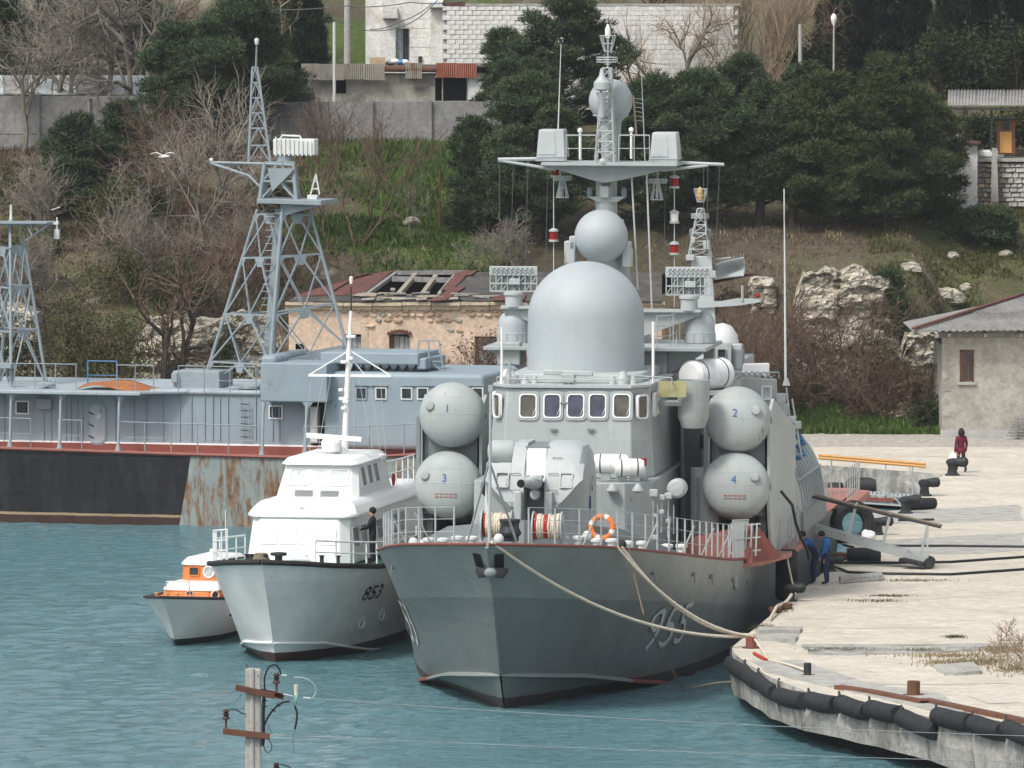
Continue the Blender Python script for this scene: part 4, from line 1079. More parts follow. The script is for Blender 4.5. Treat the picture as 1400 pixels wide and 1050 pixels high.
for k in range(7): MB().ball(K(1092 + (k % 3) * 3, 596 + 5 * k, 30.5), .12, 8, 6, (1, 1, .7)).build('canvas_bundle', 'blue_paint', CV)
# ---- missile launchers: two tubes a side, domed lids forward
EL = radians(9)
AX = Vector((0, -cos(EL), sin(EL)))              # from tail to lid
for sx, xs_, labels in ((-1, ((618, 567), (612, 662)), ('1', '3')), (1, ((1008, 573), (1006, 664)), ('2', '4'))):
    la = 18.6
    for k, ((x, y), num) in enumerate(zip(xs_, labels)):
        c = K(x, y, la + (.25 if k == 0 else 0)); c = Vector((sx * 4.62, c.y, c.z)) if False else c
        r = (44.5 if k == 0 else 45.5) / 43.0
        L = MB().lathe([(r * .90, -9.2), (r * .94, -9.0), (r * .94, -.55), (r * 1.0, -.5), (r * 1.0, -.05), (r * .985, .0)], 36, c, AX).build('missile_tube', SG, CV)
        lid = MB().lathe([(r * .99, 0), (r * 1.0, .02), (r * 1.0, .10)] + [(r * .985 * cos(t * pi / 24), .12 + r * .46 * sin(t * pi / 24)) for t in range(0, 12)] + [(0, .12 + r * .46)], 40, c, AX).build('tube_lid', SG, L, smooth=50)
        MB().tube([c + AX * (.118 + r * .46 * sqrt(max(0, 1 - (q / 20 * 2 - 1) ** 2))) + Vector((r * .985 * (q / 20 * 2 - 1), -.004, -.02)) for q in range(21)], .012, 4).build('lid_seam', SL, L)
        px = c + Vector((-sx * -.62 * r * 1.0, 0, .22 * r)) + AX * (.12 + r * .46 * .72)
        MB().lathe([(.15, -.1), (.15, .05), (.12, .09), (0, .1)], 16, px, AX).build('lid_plug', SG, L)
        bulge = lambda u, w: .128 + r * .46 * sqrt(max(0, 1 - (u * u + w * w) / (r * .985) ** 2))
        UP = Vector((0, sin(EL), cos(EL)))
        def place(tx, ty, c=c, bulge=bulge): u, w = tx - .09, ty + .02; return c + Vector((u, 0, 0)) + UP * w + AX * (bulge(u, w) + .006)
        lettering('lid_number', num, .36, place, 'number_blue', L)
        if k == 1:
            for row in (0, 1):
                for q in range(5):
                    u, w = -.32 + .15 * q, -.36 - .09 * row
                    pp = c + Vector((u, 0, 0)) + UP * w + AX * (bulge(u, w) + .004); qq = c + Vector((u + .11, 0, 0)) + UP * w + AX * (bulge(u + .11, w) + .004)
                    MB().bar(pp, qq, .012, .025, up=(0, 0, 1)).build('warning_line', 'number_red', L, smooth=0)
        for tq in (-1, 1):
            e = c + Vector((tq * r * .99, .25, -.05)); MB().cbox(e, (.1, .16, .2)).build('lid_hinge', SD, L, bevel=.02)
    # cradle between and below the tubes, side shield plates
    cu, cl = K(*xs_[0], la), K(*xs_[1], la)
    b0, b1 = (cl.x - .95, cl.x + .95)
    MB().hexa([Vector((b0 + .1, la + .7, cl.z - 1.0)), Vector((b1 - .1, la + .7, cl.z - 1.0)), Vector((b1 - .1, la + 8, cl.z - 2.0)), Vector((b0 + .1, la + 8, cl.z - 2.0)), Vector((b0 + .1, la + .7, cu.z)), Vector((b1 - .1, la + .7, cu.z)), Vector((b1 - .1, la + 8, cu.z - 1.2)), Vector((b0 + .1, la + 8, cu.z - 1.2))]).build('launcher_cradle', SD, CV, smooth=0)
    for bb in (b0 - .02, b1):
        m = MB().prism([Vector((bb, la + .35, cl.z - .6)), Vector((bb, la + .5, cu.z + .1)), Vector((bb, la + 1.6, cu.z + .55)), Vector((bb, la + 8.6, cu.z - .8)), Vector((bb, la + 8.6, 3.0)), Vector((bb, la + 1.3, 3.0)), Vector((bb, la + .6, cl.z - 1.3))], (.09, 0, 0)); m.build('launcher_shield', SL if bb > 0 else SG, CV, smooth=0)
    for aa in (la + 1.0, la + 4, la + 7.5):
        for bb in (b0 + .2, b1 - .2): MB().bar((bb, aa, 2.95), (bb, aa + .3, cl.z - .7), .22).build('launcher_leg', SD, CV)
    MB().bar((b0 - .06, la + .4, cl.z + .3), (b0 - .06, la + .5, cu.z - .1), .12).build('launcher_post', SD, CV)
# dark door, chain and pipes in the gap beside the right-hand launchers
MB().box((2.9, 20.5, 3.0), (3.3, 26, 8.2)).build('gap_screen', SD, CV, smooth=0)
q0 = K(947, 648, 18.8); MB().bar(K(945, 555, 19.4), K(950, 745, 19.4), .5, .1).build('gap_door', 'dark_iron', CV)
for k in range(14): MB().cbox(K(953, 655 + 7 * k, 18.9), (.09, .08, .1)).build('cable_clip', SD, CV, smooth=0)
MB().prism([K(955, 590, 20), K(985, 612, 20), K(955, 614, 20)], (0, 1, 0)).build('gap_bracket', 'dark_iron', CV, smooth=0)
MB().lathe([(.45, 0), (.45, 2.6)], 20, K(963, 690, 19.5) - Vector((0, 0, 1.4))).build('vent_trunk', SL, CV)
# ---- ribbed casing abaft the launchers on the right
c = Vector((4.3, 33.5, 2.95)); N = 12
m = MB(); prof = [(1.75 * cos(t * pi / 2 / N) ** .8, 2.9 * sin(t * pi / 2 / N) ** .8) for t in range(N + 1)]
rings = []
for aa in (30.2, 30.4, 37.8, 38.0):
    k = .96 if aa in (30.2, 38.0) else 1
    rings.append([Vector((c.x - .2, aa, c.z))] + [Vector((c.x - .2 + q[0] * k, aa, c.z + q[1] * k)) for q in prof])
m.loft(rings); cas = m.build('ribbed_casing', SL, CV)
for j in range(9):
    aa = 30.6 + .85 * j; m = MB(); m.tube([Vector((c.x - .2 + q[0] * 1.015, aa, c.z + q[1] * 1.015)) for q in prof], .06, 6); m.build('casing_rib', SG, cas)
for q in (prof[4], prof[8]): MB().cyl((c.x - .2 + q[0] * 1.02, 30.4, c.z + q[1] * 1.02), (c.x - .2 + q[0] * 1.02, 37.8, c.z + q[1] * 1.02), .05, n=6).build('casing_rib', SG, cas)
MB().bar((c.x + 1.56, 30.2, c.z + .3), (c.x + 1.56, 38, c.z + .3), .08, .7).build('casing_edge', SD, cas)
# salmon hatch dome with black hoops on the side deck
m = MB().lathe([(.95, 0), (.93, .3), (.75, .7), (.4, .95), (0, 1.02)], 24, Vector((5.0, 25.2, 2.9))); dm = m.build('dome_hatch', 'pink_deck', CV)
for f in (.25, .5, .78):
    rr_ = interp([(.0, .96), (.3, .94), (.7, .76), (.95, .42)], f); MB().tube([Vector((5.0 + rr_ * cos(2 * pi * k / 24), 25.2 + rr_ * sin(2 * pi * k / 24), 2.91 + f)) for k in range(25)], .025, 5).build('hoop', 'black_rubber', dm)
# hull-side tyre-like fenders and black hose curves where the men work
for (x, y, w_) in ((1097, 775, .34), (1086, 797, .3)):
    p = K(x, y, 22.0); p = Vector((6.15, p.y, p.z)); f = MB().lathe([(.28, -.55), (.36, -.45), (.36, .45), (.28, .55)], 16, p, (0, 0, 1)); aboard(tag(f.build('ship_fender', 'black_rubber'), ('taller' if x > 1090 else 'shorter') + ' black fender squeezed between the corvette and the quay', 'fender'))
hz = [K(1068, 672, 20), K(1083, 690, 20.5), K(1088, 715, 21), K(1095, 735, 22), K(1104, 752, 22.5), K(1106, 765, 23)]
aboard(tag(MB().tube([p.copy() for p in hz], .05, 8).build('hose', 'hose_black'), 'thick black hose coming down from the launcher to the workers', 'hose'))

# ---- the gun turret
TA = 9.3
tb = K(737, 735, TA).z; tt = K(737, 605, TA).z; TC = K(737, 700, TA).x
dzt = dz(TA)
MB().lathe([(1.45, dzt - .02), (1.45, tb), (1.3, tb + .02)], 32, (TC, TA, 0)).build('gun_ring', SG, CV)
H_ = tt - tb
def sect(b, k, top, fr):
    """side profile of one cheek at offset b; k pulls the front back, top lowers the roof"""
    P = [(-.55 + fr, .02), (-.95 + fr, (.26 + k) * H_), (-1.25 + fr, (.36 + k) * H_), (-1.15 + fr, max(.60, .42 + k) * H_), (-.85 + fr, .80 * H_), (-.45 + fr, (.93 - top) * H_), (-.05 + fr * .6, (1.0 - top) * H_), (1.45, (1.0 - top * 1.1) * H_), (1.75, (.86 - top) * H_), (1.75, .02)]
    return [Vector((TC + b, TA + a_, tb + z_)) for a_, z_ in P]
tur = thing('gun_turret', None, None); tur.parent = CV
m = MB().loft([sect(.32, 0, 0, 0), sect(.72, 0, .0, .0), sect(1.1, .14, .0, .0), sect(1.34, .24, .04, .05), sect(1.48, .28, .12, .17), sect(1.54, .28, .24, .36)]); m.build('turret_cheek', SL, tur, smooth=30)
m = MB().loft([sect(-.32, 0, 0, 0), sect(-.72, 0, .0, .0), sect(-.74, 0, .17, .05), sect(-1.15, .14, .17, .05), sect(-1.4, .24, .19, .12), sect(-1.54, .26, .30, .36)]); m.build('turret_cheek', SL, tur, smooth=22)
m = MB(); m.box((TC - .36, TA - .35, tb), (TC + .36, TA + 1.74, tb + H_ * .97)); m.build('turret_core', SD, tur, smooth=0)
m = MB().hexa([Vector((TC - .34, TA - 1.0, tb + H_ * .60)), Vector((TC + .34, TA - 1.0, tb + H_ * .60)), Vector((TC + .34, TA - .3, tb + H_ * .60)), Vector((TC - .34, TA - .3, tb + H_ * .60)), Vector((TC - .30, TA - .52, tb + H_ * .93)), Vector((TC + .30, TA - .52, tb + H_ * .93)), Vector((TC + .30, TA - .2, tb + H_ * .96)), Vector((TC - .30, TA - .2, tb + H_ * .96))]); m.build('mantlet_plate', 'white_gloss', tur, bevel=.03)
m = MB().box((TC - .355, TA - .9, tb + .02), (TC + .355, TA - .3, tb + H_ * .2)); m.build('turret_sill', SG, tur, smooth=0)
for sx in (-1, 1):
    MB().box((TC + sx * .47 - .12, TA - 1.42, tb + .1 * H_), (TC + sx * .47 + .12, TA - .7, tb + H_ * .52)).build('slot_guard', SL, tur, bevel=.04)
gb = Vector((TC + .02, TA - .6, tb + H_ * .60)); gd = (K(713, 661, TA - 4.6) - gb).normalized()
MB().lathe([(.2, -.3), (.24, 0), (.22, 1.0), (.17, 1.05), (.16, 2.2), (.12, 2.25), (.11, 3.9), (.135, 3.92), (.135, 4.15), (.06, 4.16), (.05, 3.9)], 20, gb, gd).build('gun_barrel', SL, tur)
MB().lathe([(.0, 4.13), (.12, 4.165)], 20, gb, gd).build('muzzle', 'dark_inside', tur, smooth=0)
for o_ in (-.2, .22): MB().cyl(gb + Vector((o_, -.5, .2)), gb + Vector((o_, -1.1, .2)), .07, n=10).build('recoil_cylinder', SL, tur)
MB().lathe([(0, .5), (.14, .48), (.17, .3), (.17, 0)], 14, gb + Vector((.02, -.3, -.36)), gd).build('ejector', SL, tur)
for sx, top in ((-1, .72), (1, .72)):            # hatches and grab rails
    p = Vector((TC + sx * .98, TA - 1.1, tb + .63 * H_)); nv = Vector((0, -1, .42)).normalized(); upv = Vector((0, .42, 1)).normalized()
    f = MB().loft([rrect(p - nv * .08, (1, 0, 0), upv, .4, .5, .03, 2), rrect(p + nv * .04, (1, 0, 0), upv, .4, .5, .03, 2), rrect(p + nv * .04, (1, 0, 0), upv, .33, .42, .03, 2), rrect(p - nv * .02, (1, 0, 0), upv, .33, .42, .03, 2)], cap=False).build('hatch_frame', SL, tur, smooth=0)
    MB().loft([rrect(p - nv * .1 - upv * .05, (1, 0, 0), upv, .31, .32, .06, 3), rrect(p + nv * .02 - upv * .05, (1, 0, 0), upv, .29, .30, .06, 3)]).build('hatch_lid', SL, f)
    for (bx_, zf) in ((.58, .70), (.56, .53), (.66, .86), (.7, .40), (.62, .15)):
        if sx < 0 and zf > .8: continue
        a_ = interp([(.02, -.58), (.3, -.98), (.42, -1.25), (.6, -1.15), (.8, -.85), (.93, -.45)], zf)
        q = Vector((TC + sx * bx_, TA + a_ - .05, tb + zf * H_)); MB().tube([q + Vector((-.14, .05, -.03)), q + Vector((-.14, -.03, 0)), q + Vector((.14, -.03, 0)), q + Vector((.14, .05, -.03))], .014, 5).build('grab_rail', SD, tur)
c = K(680, 618, TA - .2); MB().lathe([(.0, -.42), (.22, -.40), (.36, -.25), (.36, .3), (.28, .42), (0, .44)], 20, c + Vector((.1, .2, 0)), (1, 0, .0)).build('sight_hood', SL, tur)
p = Vector((TC + 1.545, TA + .35, tb + .45 * H_)); MB().prism([p + Vector((0, -.45, -.9)), p + Vector((0, .5, -.9)), p + Vector((0, .5, .55)), p + Vector((0, -.2, .25))], (.03, 0, 0)).build('side_door', SL, tur, smooth=0)
MB().cbox(p + Vector((.04, -.38, -.22)), (.03, .1, .4)).build('door_strap', 'number_blue', tur, smooth=0); MB().cbox(p + Vector((.04, .02, .2)), (.03, .08, .16)).build('door_plate', 'lamp_red', tur, smooth=0)
p = K(668, 667, TA - .3); MB().lathe([(.0, 0.04), (.3, .02), (.3, -.1)], 20, p, (-.5, -.85, 0)).build('side_port', 'dark_inside', tur)
MB().loft([[K(664, 655, TA - .5), K(668, 655, TA - .5), K(668, 655, TA)], [K(661, 735, TA - .5), K(668, 735, TA - .5), K(668, 735, TA)]]).build('side_strip', 'white_dirty', tur)
# ---- life rafts in white canisters
def canister(p, d, r, L, name, label):
    R_ = thing(name, label, 'life raft', (0, 0, 0)); aboard(R_)
    o = MB().lathe([(0, -L / 2), (r * .8, -L / 2), (r, -L / 2 + .12), (r, -.03), (r * 1.05, -.025), (r * 1.05, .025), (r, .03), (r, L / 2 - .12), (r * .8, L / 2), (0, L / 2)], 24, p, d).build('canister', 'canvas_white', R_)
    for f in (-.28, .28): MB().lathe([(r * 1.02, -.02), (r * 1.02, .02)], 24, p + Vector(d).normalized() * L * f, d).build('strap', 'seal_black', R_)
    return R_
p = K(835, 634, 13.6); canister(p, (1, .02, 0), .30, 1.1, 'life_raft', 'white life raft canister on the shelf below the bridge windows, right of the gun')
p = K(858, 638, 13.5); canister(p + Vector((.05, 0, -.02)), (.9, .2, 0), .27, .9, 'life_raft', 'white life raft canister lying at the right end of the bridge shelf')
for x in (828, 850, 868): MB().bar(K(x, 646, 13.5), K(x, 657, 13.5), .3, .1).build('raft_chock', SG, low)
p = K(966, 512, 22.5); canister(p, (.5, .85, 0), .50, 1.9, 'life_raft', 'large white canister strapped on a platform above launcher tube 2')
MB().cbox(p + Vector((0, 0, -.55)), (1.2, 1.8, .12)).build('raft_platform', SG, CV)
MB().bar(p + Vector((.1, 0, -.5)), Vector((3.1, 22.5, 3)), .2).build('raft_post', SG, CV)
# ---- foredeck: breakwater, rope reels, bollards, jackstaff, life ring, railings
for sx in (-1, 1):
    m = MB(); e = [Vector((0, 4.6, 0)), Vector((sx * 2.6, 6.6, 0)), Vector((sx * 4.2, 8.6, 0))]
    for p, q in zip(e, e[1:]):
        h0, h1 = (.95, .8) if p.x == 0 else (.8, .15)
        m.hexa([p + Vector((0, 0, dz(p.y) - .02)), q + Vector((0, 0, dz(q.y) - .02)), q + Vector((0, .06, dz(q.y) - .02)), p + Vector((0, .06, dz(p.y) - .02)), p + Vector((0, .1, dz(p.y) + h0)), q + Vector((0, .1, dz(q.y) + h1)), q + Vector((0, .16, dz(q.y) + h1)), p + Vector((0, .16, dz(p.y) + h0))])
    m.build('breakwater', SD, CV, smooth=0)
def reel(xc, yc, wpx, a, nturn, reds, label):
    p = K(xc, yc, a); L = wpx / 46.0; r = .36
    R_ = thing('rope_reel', label, 'rope reel', (0, 0, 0)); aboard(R_)
    MB().cyl(p - Vector((L / 2, 0, 0)), p + Vector((L / 2, 0, 0)), r * .75, n=16).build('drum', 'rope_dark', R_)
    for i in range(nturn):
        x = -L / 2 + L * (i + .5) / nturn; rr_ = r * R.uniform(.88, 1.02)
        MB().tube([p + Vector((x + R.uniform(-.01, .01), rr_ * cos(2 * pi * k / 18), rr_ * sin(2 * pi * k / 18))) for k in range(19)], L / nturn * .56, 6).build('rope_turn', 'rope_red' if i in reds else 'rope_pale', R_)
    for s_ in (-1, 1):
        MB().lathe([(0, -.02), (r * 1.25, -.02), (r * 1.25, .02), (0, .02)], 24, p + Vector((s_ * (L / 2 + .05), 0, 0)), (1, 0, 0)).build('reel_flange', SL, R_)
        MB().bar(p + Vector((s_ * (L / 2 + .1), 0, .1)), Vector((p.x + s_ * (L / 2 + .1), a, dz(a))), .08).build('reel_leg', SL, R_)
    return R_
reel(749, 720, 34, 1.8, 11, (4, 5, 0), 'rope reel with pale and red rope turns in front of the gun')
reel(680, 718, 36, 2.6, 12, (0,), 'rope reel of pale line left of the jackstaff foot')
m = MB().cbox(K(697, 726, 1.4), (.5, .4, .6)); m.lathe([(.3, 0), (.35, .1), (.25, .3), (.33, .5)], 14, K(697, 733, 1.4)); m.build('windlass', 'dark_iron', CV, bevel=.03)
def bollard_pair(x, y, a, parent, mat='white_dirty'):
    p = K(x, y, a); p.z = dz(a)
    for d in (-.22, .22): MB().lathe([(.15, 0), (.13, .05), (.12, .3), (.19, .33), (.19, .4), (.1, .43), (0, .43)], 14, p + Vector((d, 0, 0))).build('mooring_bitt', mat, parent)
for (x, a) in ((596, 5.5), (635, 3.4), (780, 2.2), (826, 4.2), (868, 6.5), (922, 9.5), (590, 8)): bollard_pair(x, 740, a, CV)
for (x, y, a) in ((682, 737, -.5), (803, 733, 3), (850, 745, 5), (565, 742, 8)): 
    p = K(x, y, a); MB().ball(p, .15, 12, 8, (1, .8, 1.1)).build('fairlead', 'white_dirty' if x != 850 else 'black_rubber', CV)
base = K(669, 737, -1.2); base.z = dz(-1.2)
js = MB().cyl(base, K(671, 528, -1.2), .05, .04, 10).build('jackstaff', SL, CV)
for (x, y, a) in ((637, 712, .9), (709, 712, .9)):
    q = K(x, y, a); q.z = dz(a); MB().cyl(K(669, 630, -1.2), q, .035, n=8).build('jackstaff_strut', SL, CV)
MB().cbox(K(671, 531, -1.2), (.14, .1, .2)).build('staff_lamp', SG, js)
# life ring
p = K(823, 721, 6.0); n = Vector((.05, -1, .15)).normalized(); rt = Vector((1, 0, 0)); upv = rt.cross(n) * -1
LR = thing('life_ring', 'orange and white life ring propped on the foredeck right of the gun', 'life ring', (0, 0, 0)); aboard(LR)
for k in range(8):
    t0, t1 = 2 * pi * k / 8, 2 * pi * (k + 1) / 8; w_ = k % 2 == 1
    if w_: t0 += .22; t1 -= .22
    else: t0 -= .22; t1 += .22
    MB().tube([p + (rt * cos(lerp(t0, t1, q / 6)) + upv * sin(lerp(t0, t1, q / 6))) * .33 for q in range(7)], .085 if not w_ else .0855, 10).build('ring_band' if w_ else 'ring_segment', 'canvas_white' if w_ else 'life_orange', LR)
def edge_path(s0, s1, side, n=12, inset=.16): return [hull_pt(lerp(s0, s1, i / n), 2, 1, side) - Vector((side * inset, 0, -.02)) for i in range(n + 1)]
railing(CV, edge_path(.9, 13.5, -1), 1.05, 1.1, r=.03)
railing(CV, edge_path(.9, 19.5, 1, 16), 1.05, 1.1, r=.03)
railing(CV, edge_path(16.5, 20, 1, 8, .02), .28, 1.25, r=.022, wires=(.5, .98), solid=True, wr=.016)
for (s_, side) in ((2.6, -1), (5, -1), (9, -1), (3.0, 1), (7, 1), (11, 1), (14, 1), (17, 1)):
    p = hull_pt(s_, 2, 1, side) - Vector((side * .16, 0, 0)); MB().bar(p + Vector((0, 0, .95)), p + Vector((-side * .45, .3, 0)), .04).build('rail_brace', SL, CV)
railing(CV, [Vector((5.75, 20.5, 2.95)), Vector((6.2, 22, 2.95)), Vector((6.2, 26, 2.95)), Vector((5.5, 29, 2.9)), Vector((5.4, 44, 2.85)), Vector((5.9, 46, 2.85)), Vector((5.9, 50.5, 2.85))], .9, 1.1, r=.028)
railing(CV, [Vector((5.0, 30, 2.95)), Vector((5.0, 44, 2.9))], .8, 1.15, r=.025)
# ladder steps and red netting by the launcher base
for k in range(6): MB().bar(K(1000 + 7 * k, 715, 16.9), K(998 + 7 * k, 760, 16.9), .05).build('rack_bar', SL, CV)
for k in range(3): MB().bar(K(998, 720 + 18 * k, 16.9), K(1040, 716 + 18 * k, 16.9), .04).build('rack_bar', SL, CV)
# ================================================================ THE WHITE LAUNCH
def boat_hull(LV, LEN, ss, rows, mat, parent, name='hull', transom=True):
    def pt(s, lv, f, side):
        A, B = LV[lv], LV[lv + 1]; st = lerp(A[0], B[0], f); a = st + s * (LEN - st) / LEN
        return Vector((side * lerp(interp(A[1], s), interp(B[1], s), f), a, lerp(A[2](a), B[2](a), f)))
    m = MB()
    for side in (-1, 1):
        m.grid(lambda u, v, side=side: pt(ss[round(u * (len(ss) - 1))], *rows[round(v * (len(rows) - 1))], side), len(ss) - 1, len(rows) - 1)
    tr = [pt(ss[-1], *r, -1) for r in rows] + [pt(ss[-1], *r, 1) for r in rows][::-1]
    m.v += tr; m.face(range(len(m.v) - len(tr), len(m.v)))
    return m.build(name, mat, parent, smooth=40), pt
def surf_find(pt, a, z, side, lvs):
    best = None
    for lv in lvs:
        for i in range(0, 21):
            f = i / 20
            for s in [a + d * .1 for d in range(-5, 40)]:
                if s < 0: continue
                p = pt(s, lv, f, side); e = (p.y - a) ** 2 + (p.z - z) ** 2
                if best is None or e < best[0]: best = (e, p)
    return best[1]
def flat_block(name, pl0, z0, pl1, z1, mat, parent, bevel=.05, segs=3):
    return MB().loft([[Vector((x, y, z0)) for x, y in pl0], [Vector((x, y, z1)) for x, y in pl1]]).build(name, mat, parent, smooth=30, bevel=bevel, segs=segs)
def octa(hb, a0, a1, ch, cha): return [(-hb + ch, a0), (hb - ch, a0), (hb, a0 + cha), (hb, a1), (-hb, a1), (-hb, a0 + cha)]

o1 = gnd(374, 906, 0)
LF = Frame(o1.x, o1.y, 11.5)
LN = thing('patrol_launch', 'white patrol launch numbered 853 with tall white mast beside the corvette', 'motor launch', tuple(LF.O), -LF.t)
LK = LF.K
ldz = lambda a: interp([(-1.6, 3.3), (0, 3.1), (3, 2.85), (8, 2.6), (22, 2.4)], a)
LLV = [(.7, [(0, 0), (3, .4), (8, 1.0), (30, 1.4)], lambda a: -.8),
       (-.05, [(0, 0), (.6, .75), (1.5, 1.25), (3, 1.75), (6, 2.1), (10, 2.3), (30, 2.3)], lambda a: interp([(-.1, .62), (1.5, .5), (3, .25), (5, -.02), (8, -.2), (30, -.3)], a)),
       (-.75, [(0, 0), (.5, .95), (1.5, 1.65), (3, 2.1), (6, 2.35), (10, 2.45), (30, 2.4)], lambda a: lerp(interp([(-.1, .62), (1.5, .5), (3, .25), (5, -.02), (8, -.2), (30, -.3)], a), ldz(a), .5)),
       (-1.6, [(0, 0), (.25, .75), (.7, 1.35), (1.5, 1.95), (3, 2.5), (5, 2.75), (8, 2.75), (13, 2.5), (30, 2.3)], ldz)]
lss = [0, .12, .25, .5, .8, 1.1, 1.5, 2, 2.6, 3.3, 4.2, 5.2, 6.5, 8, 10, 11.5, 13, 14.5, 15.8, 17]
lrows = [(0, 0), (0, .5), (1, 0), (1, .5), (2, 0), (2, .33), (2, .66), (2, 1)]
split_paint('launch_paint', [(.085, .03, .028), (0, 0, 1, .30, (.86, .86, .84))], .35, .22, .15)
lh, lpt = boat_hull(LLV, 17, lss, lrows, 'launch_paint', LN)
for side in (-1, 1):
    m = MB(); m.tube([lpt(s, 1, 0, side) + Vector((side * .03, -.01, .0)) for s in lss[:13]], .045, 6); m.build('chine_strip', 'white_gloss', lh)
    m = MB(); m.tube([lpt(s, 2, 1, side) + Vector((side * .02, 0, -.03)) for s in lss], .085, 8); m.build('rubbing_strake', 'black_rubber', LN)
m = MB()
for i in range(len(lss) - 1):
    m.quad(lpt(lss[i], 2, 1, -1), lpt(lss[i], 2, 1, 1), lpt(lss[i + 1], 2, 1, 1), lpt(lss[i + 1], 2, 1, -1))
m.build('deck', 'green_deck', LN, smooth=0)
_cache = {}
def lsurf(a, z, side=1):
    return surf_find(lpt, a, z, side, (1, 2))
def patchfit(a0, a1, z0, z1, side=1):            # bilinear patch of the hull for lettering
    c = {(i, j): lsurf(lerp(a0, a1, i / 2), lerp(z0, z1, j / 2), side) for i in range(3) for j in range(3)}
    def f(a, z):
        u = min(1.999, max(0, (a - a0) / (a1 - a0) * 2)); v = min(1.999, max(0, (z - z0) / (z1 - z0) * 2)); i, j = int(u), int(v); u -= i; v -= j
        return (c[i, j] * (1 - u) + c[i + 1, j] * u) * (1 - v) + (c[i, j + 1] * (1 - u) + c[i + 1, j + 1] * u) * v
    return f
pf = patchfit(2.0, 6.0, 1.6, 2.6)
lettering('hull_number', '853', .62, lambda x, y: pf(2.7 + x * 2.0 + .25 * y, 1.72 + y * 1.05) + Vector((.035, -.03, 0)), 'number_black', lh, bold=.006)
for (a, z) in ((3.4, .98), (5.3, 1.05), (8.2, 1.05)):
    p = lsurf(a, z); f = MB().lathe([(.2, -.03), (.22, .02), (.19, .04), (.15, .03), (.15, -.02)], 18, p, (1, -.25, -.12)).build('porthole', 'white_gloss', lh); MB().lathe([(.16, .0), (.16, .006)], 16, p, (1, -.25, -.12)).build('pane', 'glass_pale', f, smooth=0)
# cabin
zc0 = ldz(4) - .02; zc1 = LK(405, 706, 4.0).z
cab = flat_block('cabin', octa(1.68, 3.1, 14.5, .25, .35), zc0, octa(1.56, 3.55, 14.5, .3, .35), zc1, 'white_gloss', LN, .08)
zr1 = LK(420, 683, 4.6).z
rof = flat_block('cabin_roof', octa(1.84, 3.35, 14.9, .35, .5), zc1 - .02, octa(1.5, 4.2, 14.7, .35, .5), zr1, 'white_gloss', LN, .22, 5)
zw1 = LK(450, 636, 6.4).z
wh2 = flat_block('wheelhouse', octa(1.36, 5.9, 11, .22, .3), zr1 - .05, octa(1.18, 6.6, 10.6, .2, .25), zw1, 'white_gloss', LN, .06)
flat_block('wheelhouse_roof', octa(1.32, 6.3, 10.9, .22, .3), zw1 - .01, octa(1.1, 6.6, 10.6, .2, .25), zw1 + .24, 'white_gloss', LN, .1, 4)
fr_up = Vector((0, .7, zw1 - zr1)).normalized()
for x in (-.68, 0, .68):                         # windscreen, washed-out brightness painted into its pale panes
    zz = lerp(zr1, zw1, .60); aa = lerp(5.9, 6.6, .60) - .012
    window(wh2, (x * .98, aa, zz), (1, 0, 0), fr_up, .62, .62, .05, .03, pane='glass_pale', frame='white_gloss', depth=.02)
for k in range(3):
    yy = 7.2 + .95 * k; zz = lerp(zr1, zw1, .60); xx = lerp(1.36, 1.18, .60)
    for sx in (-1, 1): window(wh2, (sx * (xx + .012), yy, zz), (0, sx, 0), Vector((-sx * .18, 0, zw1 - zr1)), .66, .66, .05, .04, pane='glass_dark', depth=.02)
for sx in (-1, 1):
    for k in range(5):
        xx = sx * .42; q = Vector((xx, lerp(4.2, 5.6, .55) + .02 * k, zr1)); z_ = lerp(zr1 - .2, zw1, .02) + .07 * k
        MB().cbox((sx * .42, lerp(5.6, 6.3, (z_ + .08 - zr1) / (zw1 - zr1)) + .27, z_ + .08), (.62, .05, .025)).build('louvre', 'ship_grey_dark', wh2, smooth=0)
p = LK(414, 698, 3.9); MB().lathe([(.05, .0), (.12, .03), (.13, .1), (.1, .13), (.08, .06)], 14, p, (0, -1, .1)).build('fog_horn', 'white_dirty', rof)
# cabin front window row (overexposed brightness painted as white panes) and side windows
for x in (-.95, -.32, .32, .95): window(cab, (x * 1.0, 3.36, lerp(zc0, zc1, .62)), (1, 0, 0), (0, .42, zc1 - zc0), .58, .55, .05, .025, pane='canvas_white', depth=.015)
for k in range(7):
    yy = 4.5 + 1.15 * k
    window(cab, (1.62, yy, lerp(zc0, zc1, .56)), (0, 1, 0), (-.1, 0, 1), .95, .72, .06, .06, pane='glass_dark', depth=.03)
window(cab, (1.48, 3.65, lerp(zc0, zc1, .55)), Vector((.25, .35, 0)), (-.1, .2, 1), .26, .8, .04, .03, pane='glass_dark', depth=.02)
# mast
AMT = 9.0
def Q(x, y, d=0): return LK(x, y, AMT + d)
MB().cyl(Q(471, 628), Q(477, 478), .12, .08, 12).build('mast', 'white_gloss', LN); MB().cyl(Q(477, 480), Q(480, 425), .07, .05, 10).build('topmast', 'white_gloss', LN); MB().cyl(Q(480, 425), Q(480, 392), .03, .02, 8).build('mast_tip', 'dark_iron', LN)
MB().lathe([(.04, -.1), (.06, 0), (.06, .12), (0, .16)], 10, Q(480, 384)).build('masthead_lamp', 'lamp_white', LN)
MB().bar(Q(422, 513), Q(535, 514), .08).build('yard', 'white_gloss', LN)
for e in ((422, 513), (535, 514)): MB().cyl(Q(478, 479), Q(*e), .022, n=6).build('yard_stay', 'white_gloss', LN)
MB().cyl(Q(479, 488), Q(500, 514), .015, n=5).build('yard_stay', 'white_gloss', LN); MB().cyl(Q(483, 488), Q(471, 535), .03, n=6).build('yard_stay', 'white_gloss', LN)
